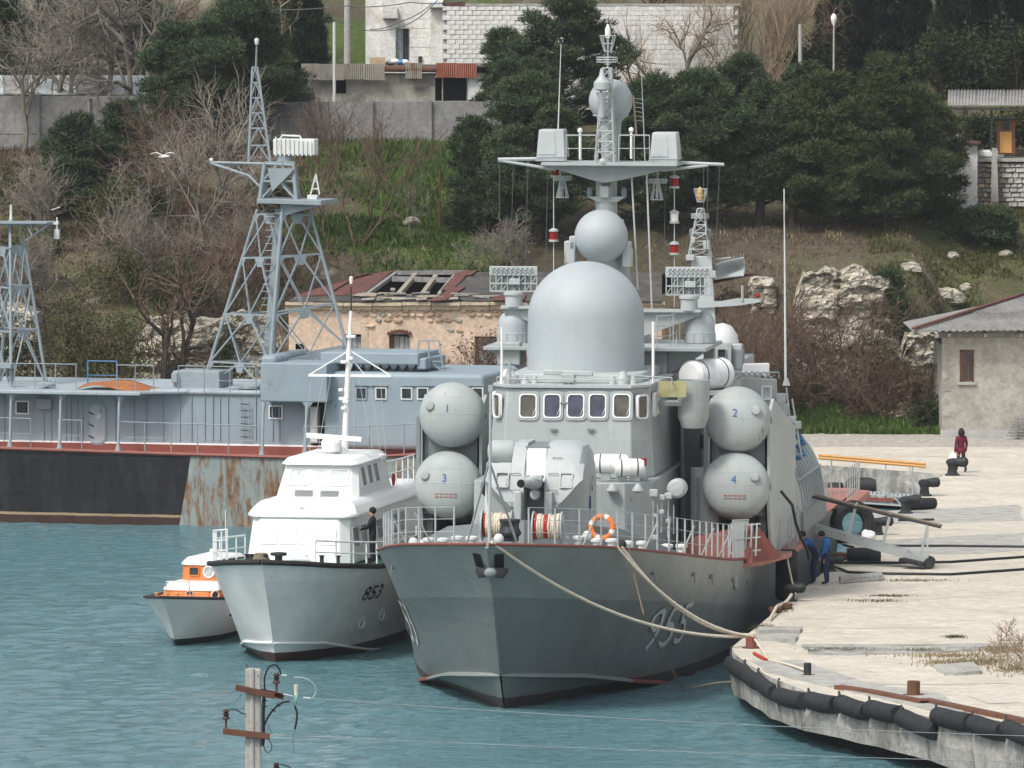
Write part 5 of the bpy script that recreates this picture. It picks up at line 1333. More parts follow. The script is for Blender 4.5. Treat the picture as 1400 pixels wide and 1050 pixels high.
for (x, y, w_) in ((470, 495, .2), (480, 490, .16), (466, 533, .14), (470, 545, .3), (473, 549, .2), (470, 558, .16), (480, 460, .3)): MB().cbox(Q(x, y, -.1), (w_, .16, .1)).build('mast_fitting', 'white_gloss', LN, bevel=.02)
MB().bar(Q(419, 595, -.8), Q(495, 601, -.8), .13, .16).build('radar_bar', 'white_gloss', LN, bevel=.02)
MB().lathe([(.2, -.45), (.16, -.25), (.3, -.2), (.34, .08), (.28, .17), (0, .19)], 20, Q(453, 608, -.8)).build('radar_pedestal', 'white_gloss', LN)
p = Q(463, 618, -.8); f = MB().lathe([(.2, -.2), (.22, 0), (.2, .06), (.17, .02)], 18, p, (0, -1, 0)).build('searchlight', 'white_gloss', LN); MB().lathe([(.18, .03), (.17, .035)], 16, p, (0, -1, 0)).build('lens', 'glass_pale', f, smooth=0)
MB().lathe([(.22, -.12), (.26, -.08), (.26, .05), (.14, .1)], 16, Q(516, 624, 1)).build('roof_vent', 'white_gloss', LN)
for (x0, y0_, x1, y1_) in ((426, 515, 412, 632), (442, 515, 420, 632), (452, 515, 432, 632), (490, 515, 513, 632), (505, 515, 522, 632), (520, 515, 528, 632), (483, 515, 484, 625)): MB().cyl(Q(x0, y0_), Q(x1, y1_), .008, n=4).build('halyard', 'wire_pale', LN)
# rails: pulpit high on the bow and side rails
def lp(s, side, ins=.12): return lpt(s, 2, 1, side) - Vector((side * ins, -.02, 0))
railing(LN, [lp(s, -1) for s in (8, 5, 3.6)], 1.3, .75, 'white_gloss', .022, (.5, 1.0), .02, solid=True)
railing(LN, [lp(s, -1) for s in (3.6, 2.6, 1.6, .8)], .55, 1.0, 'white_gloss', .024, (.35, .68, 1.0), .022, solid=True)
railing(LN, [lp(s, 1) for s in (1.0, 2, 3, 4.5, 6, 8, 10)], 1.0, .72, 'white_gloss', .024, (.5, 1.0), .02, solid=True)
railing(LN, [lp(s, 1) for s in (10, 12, 14, 15.5)], .9, 1.0, 'white_gloss', .024, (.5, 1.0), .02, solid=True)
railing(LN, [Vector((1.2, 11, zr1)), Vector((1.35, 12, zr1)), Vector((1.35, 14.4, zr1))], .8, .8, 'white_gloss', .022, (.5, 1.0), .02, solid=True)
p = LK(309, 735, 4); MB().cyl((p.x, p.y, ldz(4)), LK(308, 697, 4), .018, .01, 6).build('bow_staff', 'white_gloss', LN)
p = LK(381, 770, .4); MB().lathe([(.2, ldz(.4) - p.z), (.12, ldz(.4) - p.z + .12), (.12, .22), (.26, .25), (.26, .33), (0, .36)], 16, p).build('capstan', 'dark_iron', LN)
for (x, a) in ((344, .9), (338, 1.4), (362, .2), (440, 2.0), (462, 2.4)):
    p = LK(x, 768, a); p.z = ldz(a); MB().lathe([(.09, 0), (.07, .05), (.07, .24), (.12, .28), (0, .3)], 10, p).build('bitt', 'dark_iron', LN)
p = LK(357, 770, .3); p.z = ldz(.3)
for k in range(5): aboard_ = MB().tube([p + Vector((.28 * cos(t * pi / 8) * (1 - .1 * k), .28 * sin(t * pi / 8) * (1 - .1 * k), .05 + .06 * k)) for t in range(17)], .04, 6).build('rope_coil', 'rope_dark', LN)
MB().cbox(LK(405, 760, 2.9), (.7, .25, .1)).build('deck_step', 'white_gloss', LN)
MB().lathe([(.04, -.2), (.07, .0), (.05, .15), (0, .2)], 12, LK(538, 655, 11.2)).build('life_vest', 'red_paint', LN)
rp = MB().tube(sag(LK(500, 762, 4.6), LK(527, 784, 5.2), .35, 10), .035, 6).build('mooring_line', 'rope_pale'); rp.location = LF.O; rp.rotation_euler = (0, 0, -LF.t); tag(rp, 'short white mooring line looping from the launch rail to the corvette', 'rope')

# ================================================================ THE ORANGE CABIN BOAT
o2 = gnd(239, 882, 0)
OF = Frame(o2.x, o2.y, 17)
OB = thing('cabin_boat', 'small white boat with orange cabin lying left of the launch', 'boat', tuple(OF.O), -OF.t)
odz = lambda a: interp([(-1.3, 1.62), (1, 1.42), (7, 1.3)], a)
OLV = [(.4, [(0, 0), (2, .35), (4, .6), (8, .7)], lambda a: -.5), (0, [(0, 0), (1, .45), (2, .75), (4, .95), (8, .95)], lambda a: .05),
       (-.45, [(0, 0), (.6, .62), (1.5, .98), (3, 1.15), (8, 1.05)], lambda a: odz(a) * .55), (-1.25, [(0, 0), (.4, .58), (1, .98), (2, 1.28), (4, 1.36), (8, 1.15)], odz)]
oss = [0, .2, .4, .7, 1, 1.5, 2, 2.8, 3.6, 4.6, 5.6, 6.6]
split_paint('orange_boat_paint', [(.025, .026, .03), (0, 0, 1, .19, (.80, .80, .78))], .4, .15, .1)
oh, opt = boat_hull(OLV, 6.6, oss, [(0, 0), (1, 0), (1, .5), (2, 0), (2, .5), (2, 1)], 'orange_boat_paint', OB)
m = MB()
for i in range(len(oss) - 1): m.quad(opt(oss[i], 2, 1, -1), opt(oss[i], 2, 1, 1), opt(oss[i + 1], 2, 1, 1), opt(oss[i + 1], 2, 1, -1))
m.build('deck', 'orange_paint', OB, smooth=0)
for side in (-1, 1): MB().tube([opt(s, 2, 1, side) + Vector((side * .02, 0, .02)) for s in oss], .05, 8).build('gunwale', 'dark_iron', OB)
OK_ = OF.K
zl0, zl1, zl2 = odz(2), OK_(260, 807, 1.6).z, OK_(260, 796, 1.8).z
lc = flat_block('lower_cabin', octa(.98, 1.3, 6, .3, .25), zl0, octa(.94, 1.35, 6, .3, .25), zl1, 'orange_paint', OB, .06)
flat_block('cabin_top', octa(1.0, 1.28, 6.05, .3, .25), zl1 - .01, octa(.85, 1.5, 6, .3, .25), zl2, 'white_gloss', OB, .1, 4)
zu1, zu2 = OK_(285, 772, 2.8).z, OK_(285, 761, 3).z
ucb = flat_block('upper_cabin', octa(.74, 2.5, 5, .25, .25), zl2 - .02, octa(.70, 2.56, 5, .25, .25), zu1, 'orange_paint', OB, .05)
flat_block('upper_roof', octa(.78, 2.45, 5.05, .26, .25), zu1 - .01, octa(.6, 2.75, 4.9, .26, .25), zu2, 'white_gloss', OB, .09, 4)
MB().lathe([(.2, -.1), (.16, .1), (.1, .14), (.1, .22), (0, .24)], 14, OK_(291, 760, 3)).build('roof_lamp', 'white_gloss', OB)
window(ucb, (-.22, 2.52, lerp(zl2, zu1, .6)), (1, 0, 0), (0, .05, 1), .36, .30, .05, .03, pane='glass_dark', frame='orange_paint')
porthole(ucb, (.28, 2.52, lerp(zl2, zu1, .58)), (0, -1, .05), .2, pane='glass_pale')
porthole(lc, (.05, 1.33, lerp(zl0, zl1, .5)), (0, -1, .05), .14, frame='rope_pale'); porthole(lc, (.86, 1.45, lerp(zl0, zl1, .5)), (.6, -.7, .05), .14, frame='rope_pale'); porthole(lc, (-.75, 1.45, lerp(zl0, zl1, .45)), (-.3, -.9, .05), .1, frame='lamp_amber')
p = surf_find(opt, 2.2, .85, 1, (1, 2)); porthole(oh, p, (1, -.3, 0), .13, pane='glass_dark')
MB().tube([Vector((-.75, 1.2, odz(1))), Vector((-.7, 1.2, odz(1) + .5)), Vector((.05, 1.2, odz(1) + .55)), Vector((.1, 1.2, odz(1)))], .022, 6).build('grab_rail', 'steel', OB)
for (b_, a_) in ((-.55, -.2), (-.3, .1), (.2, -.3)): MB().lathe([(.06, 0), (.05, .12), (.09, .15), (0, .17)], 10, (b_, a_, odz(a_))).build('cleat', 'lamp_amber', OB)

# ================================================================ THE RUSTY HULK
o3 = gnd(350, 721, 0)
RF = Frame(o3.x, o3.y, 15)
RS = thing('rusty_ship', 'old blue-grey ship with black and rust-streaked hull and two lattice masts', 'ship', tuple(RF.O), -RF.t)
RK = RF.K
def rz_(b): return interp([(-40, RK(0, 613, 0).z + .45), (RK(0, 613, 0).x, RK(0, 613, 0).z), (RK(200, 620, 0).x, RK(200, 620, 0).z), (RK(400, 626, 0).x, RK(400, 626, 0).z), (RK(520, 625, 0).x, RK(520, 625, 0).z), (RK(640, 617, 0).x, RK(640, 617, 0).z), (RK(740, 600, 0).x, RK(740, 600, 0).z)], b)
BR0, BR1 = RK(615, 700, 0).x, RK(735, 700, 0).x  # where the side starts to close to the stem
BW = 8.6
def rside(b, f):                                 # a-offset of the near side at length b, height fraction f
    t = max(0, (b - BR0) / (BR1 - BR0)); return BW / 2 * min(1, t) ** 1.7 - .30 * (f - .5) + .25 * (1 - f) + (1 - f) * t * .8
split_paint('hulk_paint', [(.05, .024, .018), (0, 0, 1, .30, (.36, .27, .17)), (0, 0, 1, .40, (.010, .010, .013)), (1, 0, -.22, RK(250, 690, 0).x - .22 * 1.0, (.30, .345, .335))], .5, .35, .5, rustmask=(.46, .95))
bs = [-34] + [-30 + i * 1.5 for i in range(int((BR0 + 30) / 1.5))] + [lerp(BR0, BR1, i / 8) for i in range(9)]
m = MB()
def rp_(b, f, far): 
    z = lerp(-1.2, rz_(b), f); t = max(0, (b - BR0) / (BR1 - BR0)); bb = b + t * (1.6 * f)
    a = min(rside(b, f), BW / 2); return Vector((bb, BW - a if far else a, z))
fs_ = [0, .3, .36, .5, .75, 1]
for far in (0, 1): m.grid(lambda u, v, far=far: rp_(bs[round(u * (len(bs) - 1))], fs_[round(v * 5)], far), len(bs) - 1, 5)
tr = [rp_(bs[0], f, 0) for f in fs_] + [rp_(bs[0], f, 1) for f in fs_][::-1]; m.v += tr; m.face(range(len(m.v) - len(tr), len(m.v)))
rh = m.build('hull', 'hulk_paint', RS, smooth=30)
m = MB()
for i in range(len(bs) - 1): m.quad(rp_(bs[i], 1, 0), rp_(bs[i + 1], 1, 0), rp_(bs[i + 1], 1, 1), rp_(bs[i], 1, 1))
m.build('main_deck', 'pink_deck', RS, smooth=0)
MB().tube([rp_(b, 1, 0) + Vector((0, -.02, .02)) for b in bs], .07, 6).build('deck_edge', 'red_deck', RS)
for (x, y, r) in ((322, 645, .13), (367, 647, .13), (384, 642, .1), (388, 672, .08), (150, 668, .0)):
    if r: p = RK(x, y, 0); p.y = rside(p.x, .7) - .01; MB().lathe([(r, 0), (r, .02), (0, .021)], 16, p, (0, -1, 0)).build('hull_port', 'dark_inside', rh)
# deckhouse wall with ribs, coaming, white line, upper deck slab
AW = 1.15
def rw(x, y, a=AW): return RK(x, y, a)
xA, xB = -420, 420
zco = lambda x: rw(x, interp([(0, 604), (400, 611), (660, 608)], x)).z
bL, bR = rw(xA, 600).x, rw(425, 600).x
zTop = rw(100, 537).z
wl_ = MB().box((bL, AW, 2.2), (bR, BW - AW, zTop)).build('deckhouse', 'rusty_blue', RS, smooth=0)
MB().box((bL, AW - .03, 2.2), (rw(655, 600).x, AW + .3, rw(200, 607).z)).build('coaming', 'red_deck', RS, smooth=0)
MB().box((bL, AW - .034, rw(200, 607).z), (rw(655, 600).x, AW + .2, rw(200, 607).z + .06)).build('white_line', 'white_gloss', RS, smooth=0)
for x in (60, 70, 90, 97, 106, 113, 158, 183, 200, 223, 246, 262, 280, 291, 301, 312, 350, 373, 382, -20, 6):
    p = rw(x, 606); MB().box((p.x - .02, AW - .05, p.z + .1), (p.x + .02, AW, zTop - .06)).build('wall_rib', 'rusty_blue', wl_, smooth=0)
# upper deck edge that overhangs on the left, rounded edge on the right
b205 = rw(205, 540).x
MB().box((bL, -.1, zTop), (b205, BW + .1, zTop + .14)).build('upper_deck', 'rusty_blue_light', RS, smooth=0, bevel=.03)
MB().box((b205, AW - .12, zTop), (rw(358, 540).x, BW, zTop + .2)).build('upper_deck', 'rusty_blue_light', RS, smooth=0, bevel=.12, segs=4)
MB().prism([Vector((b205, -.1, zTop + .07)), Vector((rw(258, 540).x, AW - .12, zTop + .07)), Vector((b205, AW, zTop + .07))], (0, 0, .06)).build('deck_corner', 'rusty_blue_light', RS, smooth=0)
for x in (12, 80, 160, 357, 416, -60, -130):
    q = RK(x, 617, -.02); p = Vector((q.x, .12, rz_(q.x))); top = zTop if x < 300 else RK(x, 550, 0).z
    st = MB().tube([p, p + Vector((.05, 0, top - p.z - .3)), p + Vector((.09, .0, top - p.z))], [.06, .055, .07], 8).build('deck_post', 'rusty_blue_light', RS)
    MB().lathe([(.17, 0), (.12, .1), (.06, .3)], 10, p).build('post_foot', 'lattice_blue', st); MB().prism([p + Vector((.09 - .22, 0, top - p.z)), p + Vector((.09 + .22, 0, top - p.z)), p + Vector((.09, 0, top - p.z - .3))], (0, .04, 0)).build('post_knee', 'rusty_blue', st, smooth=0)
def door(x0, x1, y0, y1, parent, a):
    c = rw((x0 + x1) / 2, (y0 + y1) / 2, a); w, h = rw(x1, y0, a).x - rw(x0, y0, a).x, rw(x0, y0, a).z - rw(x0, y1, a).z
    o = MB().loft([rrect(c + Vector((0, .02, 0)), (1, 0, 0), (0, 0, 1), w, h, .25), rrect(c + Vector((0, -.07, 0)), (1, 0, 0), (0, 0, 1), w, h, .25)]).build('door', 'rusty_blue_light', parent)
    MB().loft([rrect(c + Vector((0, .02, 0)), (1, 0, 0), (0, 0, 1), w + .12, h + .12, .28), rrect(c + Vector((0, -.04, 0)), (1, 0, 0), (0, 0, 1), w + .12, h + .12, .28)]).build('door_rim', 'rusty_blue', o)
    for k in (.3, 0, -.3): MB().bar(c + Vector((-w / 2 - .05, -.1, h * k)), c + Vector((-w / 2 + .15, -.12, h * k - .08)), .04).build('door_dog', 'dark_iron', o)
    MB().lathe([(.12, 0), (.12, .03)], 12, c + Vector((.05, -.075, h * .2)), (0, -1, 0)).build('door_glass', 'glass_pale', o)
    return o
door(124, 144, 553, 606, wl_, AW)
for (x, y, w_, h_, a_) in ((30.5, 557, .55, .52, AW), (377, 563.5, .56, .52, AW)): window(wl_, rw(x, y, a_ - .02), (1, 0, 0), (0, 0, 1), w_, h_, .02, .045, pane='glass_dark', depth=.03)
MB().cbox(rw(61, 552, AW - .1), (.62, .3, .42)).build('vent_box', 'rusty_blue', wl_, bevel=.03)
for x in (329.5, 340.5): MB().cyl(rw(x, 548, AW - .18), rw(x, 601, AW - .18), .02, n=6).build('ladder_rail', 'rusty_blue', wl_)
for k in range(6): MB().cyl(rw(329, 552 + 9 * k, AW - .18), rw(341, 553 + 9 * k, AW - .18), .022, n=6).build('ladder_rung', 'dark_iron', wl_)
# lower deck rails (bars between posts)
for (x0, x1, n) in ((-120, 42, 3), (80, 112, 1), (162, 270, 3), (270, 355, 2), (415, 505, 2), (505, 600, 2)):
    P = [RK(x0, 610, .15), RK(x1, 612, .15)]
    for q in P: q.z = rz_(q.x)
    railing(RS, P, (P[1].x - P[0].x) / n, 1.18, 'lattice_blue', .022, (.5, 1.0), .014, solid=True)
# bridge: left wing box, front block with windows, rounded roof
zB1 = rw(400, 494).z
def hx(x0, x1, y0, y1, a0, a1, name, mat='rusty_blue', parent=None, bevel=.05, segs=2):
    p, q = RK(x0, y1, a0), RK(x1, y0, a0); return MB().box((p.x, a0, p.z), (q.x, a1, q.z)).build(name, mat, parent or RS, smooth=0 if bevel < .1 else 30, bevel=bevel, segs=segs)
wb = hx(356, 447, 497, 549, .1, 7.5, 'bridge_wing', 'rusty_blue')
hx(356, 378, 486, 500, .3, 5, 'wing_shoulder', 'rusty_blue', wb, .15)
fb = hx(442, 662, 512, 613, .75, 7.2, 'bridge', 'rusty_blue', None, .18, 4)
hx(428, 447, 549, 613, 1.5, 7, 'wing_shade_fill', 'dark_inside', None, .0)  # solid black block painting the shade beneath the wing overhang
hx(424, 434, 556, 606, 1.0, 1.4, 'white_locker', 'white_dirty', None, .03)
for (x, f) in ((494, 0), (521, 1), (556, 1), (578, 1), (653, 1)):
    w_ = window(fb, RK(x, 538, .74), (1, 0, 0), (0, 0, 1), .46, .48, .03, .05, frame='white_dirty' if f else 'rusty_blue', pane='glass_dark' if f < 2 else 'glass_blue', depth=.03)
MB().bar(RK(548, 527, .7), RK(662, 527, .7), .06, .05).build('window_eyebrow', 'rusty_blue', fb); MB().bar(RK(484, 526, .7), RK(530, 527, .7), .06, .05).build('window_eyebrow', 'rusty_blue', fb)
hx(438, 572, 483, 497, 1.5, 4.5, 'roof_box', 'rusty_blue', None, .05); hx(570, 582, 490, 505, 1.6, 4.5, 'roof_box', 'rusty_blue', None, .05)
hx(460, 575, 497, 513, 2.2, 4.2, 'roof_box_base', 'rusty_blue', None, .0)
for k in range(8):
    x = 478 + 12 * k; m = MB().prism([RK(x - 5, 498, 1.55), RK(x + 5, 498, 1.55), RK(x, 511, 2.2)], (0, .3, 0)); m.build('roof_knee', 'rusty_blue_light', RS, smooth=0)
for (x0, y0_, x1, y1_) in ((573, 466, 600, 466), (573, 466, 566, 510), (600, 466, 607, 512), (586, 466, 587, 510), (570, 494, 604, 494), (568, 508, 587, 494), (587, 494, 606, 508)): MB().bar(RK(x0, y0_, 2.4), RK(x1, y1_, 2.4), .05).build('trestle_bar', 'lattice_blue', RS)
MB().bar(RK(573, 466, 2.4), RK(573, 466, 3.4), .05).build('trestle_bar', 'lattice_blue', RS)
# ventilators and boxes on the upper deck
hx(236, 300, 508, 533, 2.2, 4.0, 'deck_box', 'lattice_blue', None, .04); hx(234, 242, 510, 523, 2.0, 2.3, 'deck_box_door', 'lattice_blue', None, .02)
for (x, y) in ((343, 530), (322, 532), (64, 527)): p = RK(x, y, 1.6); MB().lathe([(.1, zTop - p.z), (.1, -.05), (.36, -.04), (.36, .06), (.2, .13), (0, .14)], 16, p).build('mushroom_vent', 'lattice_blue', RS)
for (x0, x1) in ((20, 104), (160, 210), (244, 350)): railing(RS, [RK(x0, 537, .6) * 1 - Vector((0, 0, RK(x0, 537, .6).z - zTop - .14)), RK(x1, 537, .6) - Vector((0, 0, RK(x1, 537, .6).z - zTop - .14))], .95, 1.0, 'lattice_blue', .02, (.45, 1.0), .013, solid=True)
for (x0, x1) in ((120, 160),): railing(RS, [RK(x0, 535, 3) - Vector((0, 0, RK(x0, 535, 3).z - zTop - .14)), RK(x1, 535, 3) - Vector((0, 0, RK(x1, 535, 3).z - zTop - .14))], .95, 1.0, 'blue_paint', .03, (.45, 1.0), .015, solid=True)
m = MB(); q0, q1 = RK(108, 531, 1.0), RK(210, 527, 1.0)
m.grid(lambda u, v: Vector((lerp(q0.x, q1.x, u), .8 + 1.8 * v, zTop + .2 + .12 * sin(u * 5) + .14 * v + .05 * sin(9 * u + 3 * v))), 14, 4)
sh = m.build('rusty_sheet', 'orange_sheet'); sh.location = RF.O; sh.rotation_euler = (0, 0, -RF.t); sh.modifiers.new('thick', 'SOLIDIFY').thickness = .03; tag(sh, 'bent orange rusty metal sheet lying on the hulk\'s upper deck', 'metal sheet')
# --- lattice masts
def truss(parent, corners, ts, mat, r, gusset=True, cross=True):
    """corners: list of (bottom, top) pairs round the mast; ts: heights of the rings (0..1)"""
    n = len(corners); P = lambda k, t: corners[k % n][0].lerp(corners[k % n][1], t)
    for k in range(n): MB().tube([P(k, 0), P(k, 1)], [r * 1.25, r], 8).build('mast_leg', mat, parent)
    for j, t in enumerate(ts):
        for k in range(n): MB().bar(P(k, t), P(k + 1, t), r * 1.1).build('mast_ring_bar', mat, parent)
    lv = [0] + list(ts)
    for t0, t1 in zip(lv, lv[1:]):
        for k in range(n):
            mid = (P(k, t1) + P(k + 1, t1)) / 2
            MB().bar(P(k, t0), mid, r * .95).build('mast_brace', mat, parent); MB().bar(P(k + 1, t0), mid, r * .95).build('mast_brace', mat, parent)
            if gusset and t0: MB().bar((P(k, t0) + P(k + 1, t0)) / 2, P(k, t1), r * .7).build('mast_brace', mat, parent); MB().bar((P(k, t0) + P(k + 1, t0)) / 2, P(k + 1, t1), r * .7).build('mast_brace', mat, parent)
            if gusset:
                d = (P(k + 1, t1) - P(k, t1)).normalized(); g = .3
                MB().prism([mid - d * g, mid + d * g, mid + d * g * .5 - Vector((0, 0, g * 1.2)), mid - d * g * .5 - Vector((0, 0, g * 1.2))], Vector((d.y, -d.x, 0)) * .04).build('gusset', mat, parent, smooth=0)
                e = P(k, t1); MB().prism([e, e + d * g * .9, e - Vector((0, 0, g * 1.1)) + (P(k, t0) - e).normalized() * .01], Vector((d.y, -d.x, 0)) * .04).build('gusset', mat, parent, smooth=0)
A0 = 3.4
cb = [RK(276, 530, A0), RK(366, 528, A0 - 2.2), RK(482, 512, A0), RK(372, 528, A0 + 2.4)]
for q in cb: q.z = zTop + .1
cb[2].z = RK(480, 505, A0).z
ct = [RK(352, 286, A0), RK(386, 284, A0 - .9), RK(424, 288, A0), RK(386, 284, A0 + .9)]
tz = lambda y: (RK(370, 530, A0).z - RK(370, y, A0).z) / (RK(370, 530, A0).z - RK(370, 286, A0).z)
truss(RS, list(zip(cb, ct)), [tz(493), tz(428), tz(352), .97], 'lattice_blue', .06)
MB().bar(RK(362, 520, A0 - 1.0), RK(381, 286, A0 - .4), .24, .16).build('mast_trunk', 'lattice_blue', RS)
for k in range(24): MB().cyl(RK(352 + .55 * k, 510 - 9.3 * k, A0 - 1.2), RK(362 + .6 * k, 510 - 9.3 * k, A0 - 1.2), .018, n=5).build('mast_rung', 'lattice_blue', RS)
m = MB().prism([RK(351, 272, A0 - 1.2), RK(439, 274, A0 - 1.2), RK(439, 281, A0 - 1.2), RK(351, 278, A0 - 1.2)], (0, 2.4, 0)); m.build('mast_platform', 'lattice_blue', RS, smooth=0, bevel=.02)
m = MB().prism([RK(383, 280, A0 - .9), RK(439, 281, A0 - .9), RK(384, 296, A0 - .9)], (0, .1, 0)); m.build('platform_gusset', 'lattice_blue', RS, smooth=0); m = MB().prism([RK(383, 280, A0 + .9), RK(439, 281, A0 + .9), RK(384, 296, A0 + .9)], (0, .1, 0)); m.build('platform_gusset', 'lattice_blue', RS, smooth=0)
uc = [(RK(355, 273, A0 - .6), RK(362, 222, A0 - .5)), (RK(405, 273, A0 - .6), RK(401, 222, A0 - .5)), (RK(409, 273, A0 + .6), RK(402, 222, A0 + .5)), (RK(362, 273, A0 + .6), RK(364, 222, A0 + .5))]
truss(RS, uc, [.5, 1.0], 'lattice_blue', .07, gusset=False)
for d in (-.5, .5):
    MB().tube([RK(288, 222, A0), RK(365, 224, A0 + d), RK(402, 226, A0 + d)], .06, 6).build('yard_boom', 'lattice_blue', RS); MB().tube([RK(288, 223, A0), RK(340, 240, A0 + d), RK(362, 262, A0 + d * .8)], .055, 6).build('yard_boom', 'lattice_blue', RS)
    for k in range(4): MB().bar(RK(305 + 17 * k, 223, A0 + d * (k + 1) / 5), RK(315 + 16 * k, 230 + 4 * k, A0 + d * (k + 1) / 5), .035).build('yard_lacing', 'lattice_blue', RS)
MB().ball(RK(289, 219, A0), .09, 10, 6).build('yard_lamp', 'white_dirty', RS)
m = MB().prism([RK(366, 230, A0 - .7), RK(402, 230, A0 - .7), RK(398, 236, A0 - .7), RK(372, 262, A0 - .7)], (0, .06, 0)); m.build('yard_gusset', 'lattice_blue', RS, smooth=0)
# pole lattice
pc = [(RK(340, 222, A0 - .3), RK(345, 92, A0 - .08)), (RK(370, 222, A0 - .3), RK(352, 92, A0 - .08)), (RK(370, 222, A0 + .5), RK(352, 92, A0 + .08)), (RK(340, 222, A0 + .5), RK(345, 92, A0 + .08))]
truss(RS, pc, [.18, .36, .52, .68, .84, 1.0], 'lattice_blue', .045, gusset=False)
MB().cyl(RK(350, 92, A0), RK(351, 62, A0), .05, .03, 6).build('mast_tip', SD, RS); MB().lathe([(.06, -.12), (.09, -.02), (.09, .1), (.03, .14)], 10, RK(351, 57, A0)).build('masthead_lamp', 'white_dirty', RS)
# slatted radar panel, pedestal, small antenna
p = RK(389, 214, A0); MB().lathe([(.34, -.35), (.3, 0), (.22, .06), (.2, .25)], 16, p).build('radar_pedestal', 'lattice_blue', RS)
rp0 = MB()
rpn = hx(373, 430, 190, 212, A0 - .3, A0 + .25, 'radar_panel', 'white_dirty', None, .05)
for k in range(9):
    q = RK(377 + 6 * k, 187 + .9 * k, A0 - .34); q2 = RK(377 + 6 * k, 213, A0 - .34); MB().bar(q, q2, .06, .03).build('radar_slat', 'white_dirty', rpn)
MB().tube([RK(383, 190, A0), RK(386, 185, A0), RK(410, 186, A0), RK(412, 190, A0)], .04, 6).build('radar_rail', 'white_dirty', rpn)
for (x0, y0_, x1, y1_) in ((424, 268, 432, 238), (432, 238, 437, 266), (427, 258, 435, 258), (429, 248, 435, 248)): MB().bar(RK(x0, y0_, A0), RK(x1, y1_, A0), .05).build('antenna_bar', 'white_dirty', RS)
MB().cbox(RK(428, 270, A0), (.4, .3, .2)).build('antenna_foot', 'white_dirty', RS, bevel=.02)
# left mast, cut by the picture's edge
A1 = 3.6
lb = [RK(-52, 530, A1), RK(15, 530, A1 - 1.8), RK(64, 528, A1), RK(0, 530, A1 + 2)]
for q in lb: q.z = zTop + .1
lt = [RK(-6, 330, A1), RK(14, 334, A1 - .5), RK(33, 330, A1), RK(14, 330, A1 + .5)]
tz2 = lambda y: (530 - y) / 200
truss(RS, list(zip(lb, lt)), [tz2(452), tz2(391), .97], 'lattice_blue', .055)
MB().prism([RK(-30, 304, A1 - .8), RK(64, 304, A1 - .8), RK(64, 306, A1 - .8), RK(-30, 306, A1 - .8)], (0, 1.6, 0)).build('mast_platform', 'lattice_blue', RS, smooth=0)
for d in (-.6, .6):
    for (x0, y0_, x1, y1_) in ((66, 308, 34, 329), (-38, 308, -4, 329), (14, 332, 14, 306), (28, 330, 28, 306), (36, 306, 44, 322), (46, 306, 52, 316), (66, 307, -38, 307)): MB().bar(RK(x0, y0_, A1 + d * (.4 if y0_ > 328 else 1)), RK(x1, y1_, A1 + d * (.5 if y1_ > 325 else 1)), .055).build('yard_bar', 'lattice_blue', RS)
MB().bar(RK(60, 306, A1), RK(80, 305, A1), .1).build('yard_arm', 'white_dirty', RS); MB().cbox(RK(78, 320, A1), (.18, .18, .38)).build('yard_box', 'white_dirty', RS); MB().cyl(RK(78, 327, A1), RK(78, 297, A1), .03, n=6).build('yard_rod', 'white_dirty', RS); MB().bar(RK(70, 287, A1), RK(82, 283, A1), .03).build('yard_rod', 'white_dirty', RS)
MB().cyl(RK(15, 304, A1), RK(15, 280, A1), .07, .04, 8).build('mast_tip', 'white_dirty', RS); MB().cbox(RK(8, 500, A1 - 1.9), (.6, .5, .2)).build('mast_box', 'lattice_blue', RS, bevel=.02); MB().cyl(RK(14, 340, A1 - 1), RK(14, 300, A1), .06, n=6).build('mast_tip', 'lattice_blue', RS)
# ================================================================ BUILDINGS ON THE SHORE
def facade(Y, deg=0):
    """points of a wall that faces the camera at depth Y"""
    return lambda x, y, d=0.0: at(x, y, Y) + Vector((0, d, 0))
def wall_with_holes(name, F, x0, x1, y0, y1, holes, thick, mat, parent):
    """wall rectangle in picture columns and rows with openings cut through"""
    xs = sorted({x0, x1} | {h[0] for h in holes} | {h[1] for h in holes}); ys = sorted({y0, y1} | {h[2] for h in holes} | {h[3] for h in holes})
    m = MB()
    for xa, xb in zip(xs, xs[1:]):
        run = None
        for ya, yb in zip(ys, ys[1:]):
            cx, cy = (xa + xb) / 2, (ya + yb) / 2
            if any(h[0] < cx < h[1] and h[2] < cy < h[3] for h in holes): continue
            a, b, c, d = F(xa, yb), F(xb, yb), F(xb, ya), F(xa, ya); t = Vector((0, thick, 0))
            m.hexa([a, b, b + t, a + t, d, c, c + t, d + t])
    return m.build(name, mat, parent, smooth=0)

# ---- the ruined pink building
PF = facade(326)
PB = thing('ruined_building', 'ruined building with pinkish crumbling plaster and collapsed rusty roof', 'building', tuple(at(640, 585, 326)))
inv = lambda o: setattr(o, 'location', -PB.location) or o
H1 = [(468, 495, 457, 500), (532, 560, 457, 500), (649, 679, 460, 505), (760, 790, 460, 505), (404, 416, 470, 505)]
inv(wall_with_holes('wall', PF, 395, 905, 417, 590, H1, .5, 'plaster_pink', PB))
inv(MB().box(tuple(at(395, 590, 326.5)), tuple(at(395, 420, 333) + Vector((.4, 0, 0)))).build('side_wall', 'plaster_pink', PB, smooth=0))
inv(MB().box(tuple(at(896, 590, 326.5)), tuple(at(905, 420, 333))).build('side_wall', 'plaster_pink', PB, smooth=0))
inv(MB().box((at(396, 590, 326).x, 333, 1.6), (at(905, 590, 326).x, 333.5, 6.8)).build('back_wall', 'old_wall', PB, smooth=0))
inv(MB().box((at(396, 590, 326).x, 327.5, 1.6), (at(905, 590, 326).x, 333, 5.6)).build('dark_fill', 'dark_inside', PB, smooth=0))  # solid black block, paints the darkness behind the openings
